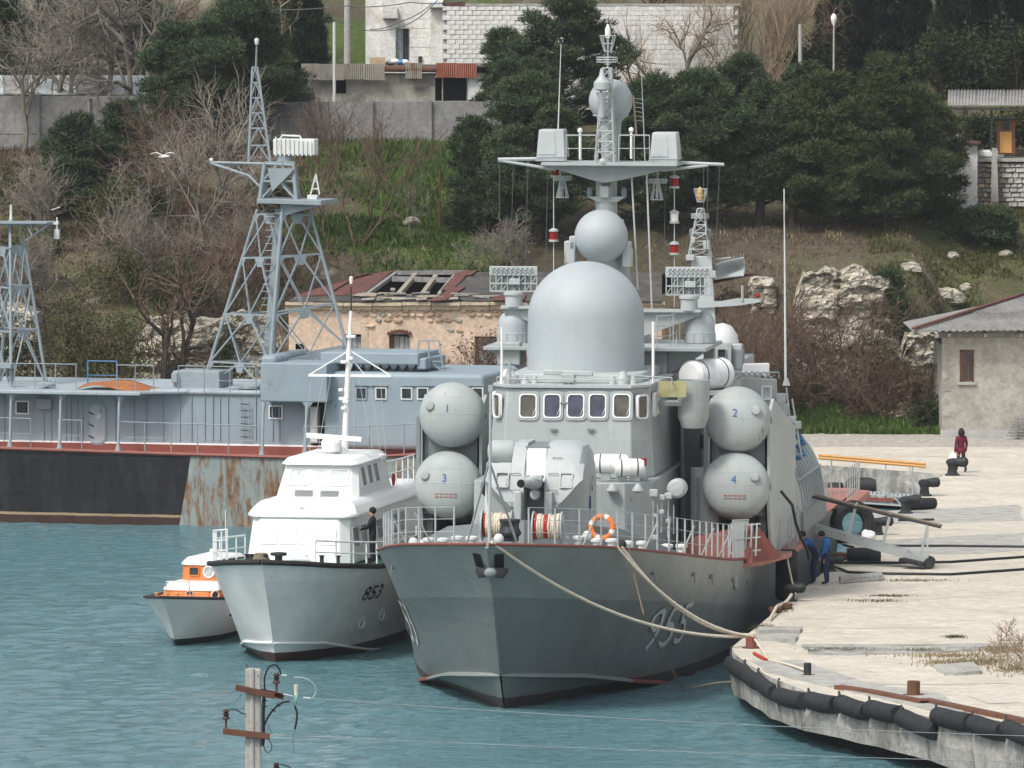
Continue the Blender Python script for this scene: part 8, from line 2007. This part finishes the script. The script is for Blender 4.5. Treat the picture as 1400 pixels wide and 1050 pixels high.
# ---- near gangway (on wheels) and far gangway (wooden handrails)
G1 = thing('gangway', 'grey gangway on small wheels sloping from the corvette down to the quay', 'gangway', tuple(q(1262, 779)))
def g1(o): o.location = -G1.location; return o
top, bot = cw(K(1118, 727, 29)), q(1268, 778) + Vector((0, 0, .28))
YB = bot.y; top = at(1112, 723, YB + 2)
side = Vector((.1, 1.0, 0)) * .75
for k in (0, 1): g1(MB().bar(top + side * k, bot + side * k, .07, .26).build('side_beam', SL, G1, smooth=0))
dv = (bot - top)
for k in range(15):
    p = top + dv * (k + .5) / 15; g1(MB().bar(p + Vector((0, .03, 0)), p + side - Vector((0, .03, 0)), .28, .04).build('tread', 'ship_grey', G1, smooth=0)); g1(MB().cbox(p + Vector((0, -.02, .17)), (.08, .08, .08)).build('stanchion_socket', SL, G1, smooth=0)) if k % 3 == 0 else None
for f in (.30, .60, .93):
    p = top + dv * f
    for k in (0, 1): g1(MB().bar(p + side * k, p + side * k + Vector((.28, 0, 1.15)), .07).build('stanchion', SL, G1, smooth=0))
p = top + dv * .93; g1(MB().bar(p + Vector((.28, 0, 1.1)), bot + Vector((-.02, 0, .05)), .06).build('brace', SL, G1, smooth=0))
for k in (0, 1):
    h0, h1 = at(1066, 669 - 2 * k, YB + 2.6) + side * k * .5, top + dv * .97 + side * k + Vector((.28, 0, 1.15)); g1(MB().cyl(h0, h1 + (h1 - h0).normalized() * .3, .045, n=8).build('hand_rail', 'rope_dark' if k else 'dark_iron', G1))
for k in (0, 1): g1(MB().lathe([(0, -.06), (.17, -.06), (.19, 0), (.17, .06), (0, .06)], 18, bot + side * k + Vector((.05, -.1 + .1 * k, -.09)), (0, 1, 0)).build('wheel', 'dark_iron', G1))
g1(MB().bar(bot + dv.normalized() * -.9 + Vector((0, 0, -.16)), bot + Vector((.0, 0, -.12)), .8, .12).build('roller_pad', 'black_rubber', G1, smooth=0, bevel=.03))
G2 = thing('gangway', 'light truss gangway with varnished wooden handrails at the corvette stern', 'gangway', tuple(q(1262, 690)))
def g2(o): o.location = -G2.location; return o
Y2 = 283.0
a_, b_ = at(1136, 672, Y2 + 1.5), at(1262, 681, Y2)
sd_ = Vector((.05, .9, 0))
for k in (0, 1):
    for dzz in (0, -.34): g2(MB().bar(a_ + sd_ * k + Vector((0, 0, dzz)), b_ + sd_ * k + Vector((0, 0, dzz)), .06).build('chord', SL, G2, smooth=0))
    for i in range(10): 
        p = a_.lerp(b_, i / 9) + sd_ * k; g2(MB().bar(p, p + Vector((0, 0, -.34)), .045).build('truss_bar', SL, G2, smooth=0))
        if i < 9: g2(MB().bar(p, a_.lerp(b_, (i + 1) / 9) + sd_ * k + Vector((0, 0, -.34)), .035).build('truss_brace', SL, G2, smooth=0))
for i in range(22): p = a_.lerp(b_, (i + .5) / 22); g2(MB().bar(p + Vector((0, .02, .04)), p + sd_ + Vector((0, 0, .04)), .1, .03).build('tread', SL, G2, smooth=0))
g2(MB().bar(a_.lerp(b_, .28) + Vector((0, -.06, -.2)), a_.lerp(b_, .68) + Vector((0, -.06, -.15)), .02, .14).build('red_board', 'red_deck', G2, smooth=0))
for k in (0, 1):
    h0, h1 = at(1119, 626 - 1.5 * k, Y2 + 1.5) + sd_ * k, at(1265, 638 - 1.5 * k, Y2) + sd_ * k; g2(MB().cyl(h0, h1, .055, n=10).build('hand_rail', 'varnish_wood', G2))
    for f in (.12, .38, .63, .88):
        p = h0.lerp(h1, f); b2 = Vector((p.x, p.y, lerp(a_.z, b_.z, f))); g2(MB().cyl(b2, p, .028, n=6).build('stanchion', SL, G2))
p = at(1243, 639, Y2); g2(MB().cyl(p, b_ + Vector((-.1, 0, 0)), .02, n=6).build('brace', SL, G2))
# far quay wall fittings: dark fender logs and buttress
for i, (x0, x1, y, r, lab) in enumerate(((1160, 1200, 664, .34, 'big dark fender log on the far quay wall behind the stern'), (1120, 1150, 668, .25, 'dark fender log half hidden by the stern rail'))):
    tag(MB().cyl(at(x0, y, 299.0 - i), at(x1, y, 298.6 - i), r, n=14).build('rubber_fender', 'black_rubber'), lab, 'fender')

# ---- people
def person(name, label, pos, face, J, colour, s=1.0, hair=True, cat='person'):
    """one skinned body: J gives joints (x right, y forward, z up)"""
    G = dict(pelvis=(0, 0, .95), belly=(0, .01, 1.12), chest=(0, .0, 1.32), neck=(0, .01, 1.48), jaw=(0, .04, 1.56), skull=(0, .03, 1.66), crown=(0, .0, 1.73), nose=(0, .13, 1.61))
    for sd, n in ((-1, 'l'), (1, 'r')):
        G.update({n + 'sh': (sd * .18, 0, 1.42), n + 'el': (sd * .25, -.02, 1.14), n + 'wr': (sd * .25, .06, .90), n + 'hip': (sd * .09, 0, .90), n + 'kn': (sd * .10, .02, .50), n + 'an': (sd * .10, -.02, .09), n + 'toe': (sd * .11, .15, .04)})
    G.update(J)
    for n in 'lr':                               # palm, four fingers and a thumb from the wrist
        w = Vector(G[n + 'wr']); e_ = Vector(G[n + 'el']); d = (w - e_).normalized(); sx = d.cross(Vector((0, 0, 1))); sx = sx.normalized() if sx.length > .2 else Vector((0, 1, 0))
        G[n + 'palm'] = tuple(w + d * .07)
        for f in range(4): G[n + 'f%d' % f] = tuple(w + d * .10 + sx * (.03 - .02 * f)); G[n + 'g%d' % f] = tuple(w + d * (.16 - .008 * abs(f - 1)) + sx * (.03 - .02 * f) + Vector((0, 0, -.015)))
        G[n + 'th'] = tuple(w + d * .09 + sx * .06)
    E = [('pelvis', 'belly'), ('belly', 'chest'), ('chest', 'neck'), ('neck', 'jaw'), ('jaw', 'skull'), ('skull', 'crown'), ('jaw', 'nose')]
    for n in 'lr':
        E += [('chest', n + 'sh'), (n + 'sh', n + 'el'), (n + 'el', n + 'wr'), (n + 'wr', n + 'palm'), (n + 'palm', n + 'th'), ('pelvis', n + 'hip'), (n + 'hip', n + 'kn'), (n + 'kn', n + 'an'), (n + 'an', n + 'toe')]
        for f in range(4): E += [(n + 'palm', n + 'f%d' % f), (n + 'f%d' % f, n + 'g%d' % f)]
    rad = dict(pelvis=(.155, .12), belly=(.15, .115), chest=(.175, .125), neck=(.06, .06), jaw=(.075, .08), skull=(.085, .1), crown=(.06, .07), nose=(.014, .016)); rl = dict(sh=.085, el=.058, wr=.042, palm=.035, th=.010, hip=.105, kn=.075, an=.055, toe=.045)
    ks = list(G); me = bpy.data.meshes.new(name); me.from_pydata([G[k] for k in ks], [(ks.index(a), ks.index(b)) for a, b in E], [])
    o = bpy.data.objects.new(name, me); COL.objects.link(o); o.modifiers.new('skin', 'SKIN'); o.modifiers.new('sub', 'SUBSURF').levels = 1; o.modifiers['sub'].render_levels = 1
    sv = me.skin_vertices[0].data
    for i, k in enumerate(ks): r = rad.get(k) or (rl.get(k[1:], .010),) * 2; sv[i].radius = r; sv[i].use_root = (k == 'pelvis')
    dg = bpy.context.evaluated_depsgraph_get(); me2 = bpy.data.meshes.new_from_object(o.evaluated_get(dg)); bpy.data.objects.remove(o)
    mats = sorted(set(colour.values())); 
    for k in mats: me2.materials.append(MATS[k])
    KP = [(Vector(G[k]), k) for k in ks if k[1:] not in ('f0', 'f1', 'f2', 'f3')]
    for f in me2.polygons:
        c = f.center; k = min(KP, key=lambda t: (t[0] - c).length)[1]; part = k if k in ('pelvis', 'belly', 'chest', 'neck', 'jaw', 'skull', 'crown', 'nose') else k[1:]
        if part[0] == 'g' and part[1:].isdigit(): part = 'palm'
        if part == 'th': part = 'palm'
        f.material_index = mats.index(colour.get(part, colour['body'])); f.use_smooth = True
    me2.name = 'body'; T = thing(name, label, cat, tuple(pos), face); T.scale = (s, s, s)
    b = bpy.data.objects.new('body', me2); COL.objects.link(b); b.parent = T
    if hair:
        hd = Vector(G['skull']); m = MB().ball(hd + (Vector(G['crown']) - Vector(G['jaw'])).normalized() * .03 + Vector((0, -.025, 0)), .112, 14, 10, (.95, 1.05, 1.0)); m.v = [v + (v - hd) * .12 * mnoise.noise(v * 25) for v in m.v]; m.build('hair', colour.get('hair', 'hair_dark'), T, smooth=60)
    return T
ov = dict(body='overall_navy', chest='overall_blue', sh='overall_blue', el='overall_blue', wr='overall_blue', neck='overall_blue', palm='skin', jaw='skin', skull='skin', nose='skin', crown='skin', toe='black_rubber')
person('person', 'man in navy overalls with blue shoulders leaning forward to the ship\'s side', q(1112, 798), radians(98), dict(pelvis=(0, -.10, .95), belly=(0, .02, 1.12), chest=(0, .17, 1.30), neck=(0, .28, 1.42), jaw=(0, .35, 1.47), skull=(0, .38, 1.56), crown=(0, .37, 1.64), nose=(0, .47, 1.50), lsh=(-.18, .17, 1.38), rsh=(.18, .17, 1.38), lel=(-.2, .42, 1.22), rel=(.22, .40, 1.20), lwr=(-.14, .66, 1.12), rwr=(.16, .64, 1.05), lhip=(-.09, -.08, .9), rhip=(.09, -.08, .9)), ov, 1.02)
person('person', 'man in navy overalls standing behind his mate with bowed head', q(1130, 799), radians(70), dict(chest=(0, .05, 1.32), neck=(0, .1, 1.47), jaw=(0, .16, 1.53), skull=(0, .19, 1.61), crown=(0, .19, 1.69), nose=(0, .29, 1.55), lel=(-.24, .0, 1.14), lwr=(-.22, .12, .92), rel=(.24, .08, 1.15), rwr=(.15, .28, 1.05)), ov, 1.0)
cc = dict(body='jeans_dark', pelvis='coat_maroon', belly='coat_maroon', chest='coat_maroon', neck='coat_maroon', sh='coat_maroon', el='coat_maroon', wr='coat_maroon', hip='coat_maroon', palm='skin', jaw='skin', skull='hair_dark', crown='hair_dark', nose='skin', toe='black_rubber')
WP = q(1314, 646); WM = person('person', 'woman in maroon hooded coat walking away with a plastic bag', WP, radians(25), dict(lkn=(-.1, .12, .52), lan=(-.09, .22, .1), ltoe=(-.1, .38, .06), rkn=(.1, -.03, .5), ran=(.1, -.22, .12), rtoe=(.11, -.08, .04), lwr=(-.28, .0, .88), rwr=(.33, .2, .95), rel=(.27, .02, 1.15)), cc, .98)
MB().lathe([(.21, .82), (.23, .9), (.2, 1.0)], 18).build('coat_hem', 'coat_maroon', WM, smooth=60); m = MB().ball((0, -.02, 1.6), .14, 14, 10, (1, 1, 1.15)); m.build('hood_hair', 'hair_dark', WM)
BG = thing('plastic_bag', 'white and red plastic bag in the walking woman\'s hand', 'bag', tuple(WP + Vector((-.34, -.12, .28)))); MB().loft([[Vector((x * k, y * k2, z)) for x, y in ((-.17, -.06), (0, -.09), (.17, -.06), (.17, .06), (0, .09), (-.17, .06))] for k, k2, z in ((.85, .9, 0), (1, 1, .12), (1, .9, .3), (.8, .5, .42), (.15, .15, .58))]).build('bag_body', 'bag_white', BG, smooth=60); MB().cbox((.03, -.088, .2), (.13, .02, .2)).build('bag_print', 'red_paint', BG)
un = dict(body='uniform_black', palm='skin', jaw='skin', skull='skin', crown='uniform_black', nose='skin', hair='uniform_black', toe='black_rubber')
pz = LK(516, 760, 4.6); pw = LF.world(Vector((2.15, 4.6, ldz(4.6)))); person('person', 'man in black uniform and cap standing on the launch\'s side deck', pw, radians(80), dict(lel=(-.22, .12, 1.15), lwr=(-.12, .3, 1.1), rel=(.22, .1, 1.15), rwr=(.1, .3, 1.08)), un, 1.0)

# ---- gull in flight
GB = at(223, 214, 335); GU = thing('gull', 'white gull gliding in front of the bare trees', 'bird', tuple(GB))
MB().lathe([(0, -.26), (.03, -.24), (.075, -.1), (.085, .05), (.055, .17), (.05, .22), (.025, .28), (0, .33)], 14, (0, 0, 0), (.9, -.35, .05)).build('body', 'feather_white', GU)
for sx in (-1, 1):
    V = [Vector((sx * t * .55, -.02 * t - .12 * t * t, .16 * sin(t * 2.6) + .02)) for t in (0, .25, .5, .75, 1)]; ch = (.17, .16, .13, .09, .02); m = MB(); m.grid(lambda u, v: V[round(u * 4)] + Vector((.25 * (v - .5) * ch[round(u * 4)], (v - .35) * ch[round(u * 4)], .02 * sin(v * pi))), 4, 3); o = m.build('wing', 'feather_white', GU); o.modifiers.new('t', 'SOLIDIFY').thickness = .015
MB().prism([Vector((-.22, .08, .0)), Vector((-.36, .02, .0)), Vector((-.34, .14, .0))], (0, 0, .012)).build('tail', 'feather_white', GU, smooth=0)

# ---- foreground concrete pole with insulators
UY = 95.0
def u(x, y, d=0): return at(x, y, UY + d)
UP_ = thing('utility_pole', 'weathered concrete pole with rusty crossarms and insulators in the foreground', 'utility pole', tuple(u(346, 1050)))
def ui(o): o.location = -UP_.location; return o
k = UY / FPX
ui(MB().hexa([u(334.5, 2600, -.1), u(358, 2600, -.1), u(358, 2600, .1), u(334.5, 2600, .1), u(335.5, 914, -.09), u(357, 915, -.09), u(357, 914, .09), u(335.5, 913, .09)]).build('shaft', 'concrete_pole', UP_, smooth=0, bevel=.02))
ui(MB().hexa([u(341, 2600, -.115), u(349, 2600, -.115), u(349, 2600, 0), u(341, 2600, 0), u(341.5, 913, -.11), u(348, 913, -.11), u(348, 913, 0), u(341.5, 913, 0)]).build('shaft_rib', 'concrete_pole', UP_, smooth=0, bevel=.02)); ui(MB().cyl(u(337, 915), u(337, 908), .008, n=5).build('top_pin', 'rusty_iron', UP_)); ui(MB().lathe([(.009, 0), (.009, .02)], 8, u(353, 924, -.11), (0, -1, 0)).build('bolt_hole', 'dark_inside', UP_))
def channel(a, b, d, w_px):
    p, e_ = u(*a, d), u(*b, d); h = w_px * k; ui(MB().bar(p, e_, .012, h).build('crossarm_web', 'rusty_iron', UP_, smooth=0))
    for s_ in (-1, 1): ui(MB().bar(p + Vector((0, .03 * (1 if d > 0 else -1) * -1, s_ * h / 2)), e_ + Vector((0, .03 * (1 if d > 0 else -1) * -1, s_ * h / 2)), .07, .01).build('crossarm_flange', 'rusty_iron', UP_, smooth=0))
channel((322, 940), (375, 952), -.16, 7); channel((356, 945), (388, 952), .16, 7); channel((305, 1000), (369, 1007), -.16, 7)
def insulator(x, y, yb, label='insulator'):
    p = u(x, y, -.12); s_ = k; o = ui(MB().lathe([(0, 7 * s_), (3.2 * s_, 6.5 * s_), (3.6 * s_, 4.5 * s_), (5.5 * s_, 3.5 * s_), (3 * s_, 2 * s_), (3 * s_, 1 * s_), (5.5 * s_, 0), (3.2 * s_, -1.5 * s_), (3.2 * s_, -3 * s_), (6 * s_, -6.5 * s_), (5 * s_, -7.5 * s_), (1.5 * s_, -6 * s_)], 18, p).build('insulator', 'ceramic_brown', UP_)); ui(MB().cyl(p + Vector((0, 0, -6 * s_)), u(x, yb, -.12), 1.6 * s_, n=8).build('insulator_pin', 'rusty_iron', UP_))
insulator(378, 927, 946); insulator(309, 976, 1000); insulator(378, 1049, 1075)
c_ = u(405, 952, -.1); dsc = Vector((1, .1, -.1)); ui(MB().lathe([(0, -3 * k), (4 * k, -2.5 * k), (10 * k, 0), (10 * k, 1 * k), (7 * k, 0), (5 * k, 2 * k), (3 * k, 1 * k), (0, 2 * k)], 24, c_, dsc).build('glass_disc', 'glass_green', UP_)); ui(MB().lathe([(2.6 * k, -8 * k), (3.2 * k, -7 * k), (2.6 * k, -5 * k), (3.2 * k, -3 * k), (2.6 * k, -1 * k), (3.2 * k, 1 * k), (2.6 * k, 3 * k), (3.2 * k, 5 * k), (2.6 * k, 7 * k)], 14, u(405, 943, -.15)).build('coil_insulator', 'rope_pale', UP_)); ui(MB().cyl(u(387, 949, -.1), u(400, 952, -.1), .012, n=6).build('shackle', 'steel', UP_)); ui(MB().cyl(u(414, 954, -.1), u(425, 955, -.1), .014, n=6).build('clamp', 'steel', UP_))
def cable(px, r, mat='hose_black', nm='jumper_cable', d=-.1):
    P = [u(x, y, d) for x, y in px]; Q_ = []
    for i in range(len(P) - 1):
        p0, p1, p2, p3 = P[max(0, i - 1)], P[i], P[i + 1], P[min(len(P) - 1, i + 2)]
        for t in (0, .2, .4, .6, .8): Q_.append(.5 * (2 * p1 + (p2 - p0) * t + (2 * p0 - 5 * p1 + 4 * p2 - p3) * t * t + (3 * p1 - p0 - 3 * p2 + p3) * t ** 3))
    Q_.append(P[-1]); ui(MB().tube(Q_, r, 7).build(nm, mat, UP_))
cable([(362, 943), (362, 925), (368, 912), (376, 909), (382, 915), (384, 923)], .011); cable([(384, 923), (392, 924)], .014, 'steel'); cable([(402, 926), (415, 927), (428, 934), (432, 945), (427, 955)], .007, 'steel'); cable([(392, 924), (402, 926)], .004, 'wire'); cable([(361, 952), (360, 975), (360, 1000), (359, 1020)], .022); cable([(361, 992), (368, 978), (378, 966), (388, 960), (396, 959)], .013); cable([(403, 965), (406, 975), (405, 988), (403, 997)], .014); cable([(403, 997), (401, 1010), (402, 1030)], .004, 'wire'); cable([(365, 990), (370, 998), (372, 1003)], .004, 'wire'); cable([(362, 1010), (361, 1022), (366, 1029), (371, 1025), (371, 1017), (366, 1010)], .006); cable([(313, 970), (322, 970), (330, 975), (336, 976)], .008); cable([(331, 948), (326, 955), (322, 960)], .004, 'wire'); cable([(383, 1045), (392, 1047), (398, 1050)], .008)
for (x, y, ax) in ((362, 958, (0, 0, 1)), (361, 966, (0, 0, 1)), (374, 971, (.6, 0, .8)), (381, 964, (.6, 0, .8))): ui(MB().lathe([(1.5 * k, -1.2 * k), (4.5 * k, 0), (1.5 * k, 1.2 * k)], 14, u(x, y, -.1), ax).build('cable_shed', 'black_rubber', UP_))
# the line wires run on to the next pole beyond the right edge
NP = thing('utility_pole', 'next concrete pole of the line, beyond the right edge', 'utility pole', tuple(at(2400, 1100, 118))); o = MB().hexa([at(2395, 2600, 117.9), at(2412, 2600, 117.9), at(2412, 2600, 118.1), at(2395, 2600, 118.1), at(2395, 985, 117.9), at(2412, 985, 117.9), at(2412, 985, 118.1), at(2395, 985, 118.1)]).build('shaft', 'concrete_pole', NP, smooth=0); o.location = -NP.location
tag(MB().tube(sag(u(425, 955, -.1), at(2400, 1010, 118), .25, 24), .0045, 5).build('line_wire', 'wire_pale'), 'upper thin line wire crossing in front of the bow', 'wire'); tag(MB().tube(sag(u(370, 1005, -.16), at(2400, 1055, 118), .12, 24), .0045, 5).build('line_wire', 'wire_pale'), 'lower thin line wire crossing the bottom of the view', 'wire')
# ---- scrub and weeds on the quay
bare(1400, 918, 845, 80, 'dry leafless bush growing from the quay at the right edge', 160, 'twig_tan', 4, stems=5, r0=.015, Y=q(1392, 918).y, name='bare_bush', cat='bush', spread=.7, kids=(3, 4, 4, 3, 3))
def weeds(label, spots, n, mat, size, seed):
    rng = np.random.default_rng(seed); P = []
    for (x, y, w, h) in spots:
        for _ in range(n): xx, yy = rng.normal() * w / 2 + x, rng.normal() * h / 2 + y; P.append(tuple(q(xx, yy)))
    P = np.array(P); D = rng.normal(size=P.shape) * .5 + np.array([0, 0, 1]); V, F = blades(P, D, size * (.4 + rng.random(len(P))), size * .25 * (.5 + rng.random(len(P))), rng); tag(np_mesh('weeds', V, F, mat), label, 'weeds', kind='stuff')
weeds('green weeds and moss in the quay joints', [(1158, 888, 50, 2.5), (1195, 822, 46, 2), (1070, 833, 14, 5), (1040, 858, 16, 4), (1215, 815, 30, 1.2), (1305, 871, 14, 2), (1250, 794, 60, 1.5), (1262, 889, 30, 2)], 420, 'shrub_leaves', .07, 3); weeds('dry grass tufts on the right part of the quay', [(1300, 897, 70, 3), (1310, 908, 60, 5), (1370, 890, 40, 4), (1385, 915, 36, 9), (1340, 905, 60, 5)], 500, 'grass_dry', .13, 4)
# ---- thin sea haze
hzm = bpy.data.materials.new('haze'); hzm.use_nodes = True; hn = hzm.node_tree; hn.nodes.remove(hn.nodes['Principled BSDF']); pv = hn.nodes.new('ShaderNodeVolumePrincipled'); pv.inputs['Color'].default_value = (.86, .93, .96, 1); pv.inputs['Density'].default_value = .00011; pv.inputs['Anisotropy'].default_value = .2
hn.links.new(pv.outputs[0], hn.nodes['Material Output'].inputs['Volume']); MATS['haze'] = hzm
tag(MB().box((-1200, -260, -11), (1200, 1100, 72)).build('haze', 'haze', smooth=0), 'thin pale haze over the harbour', 'haze', kind='stuff')
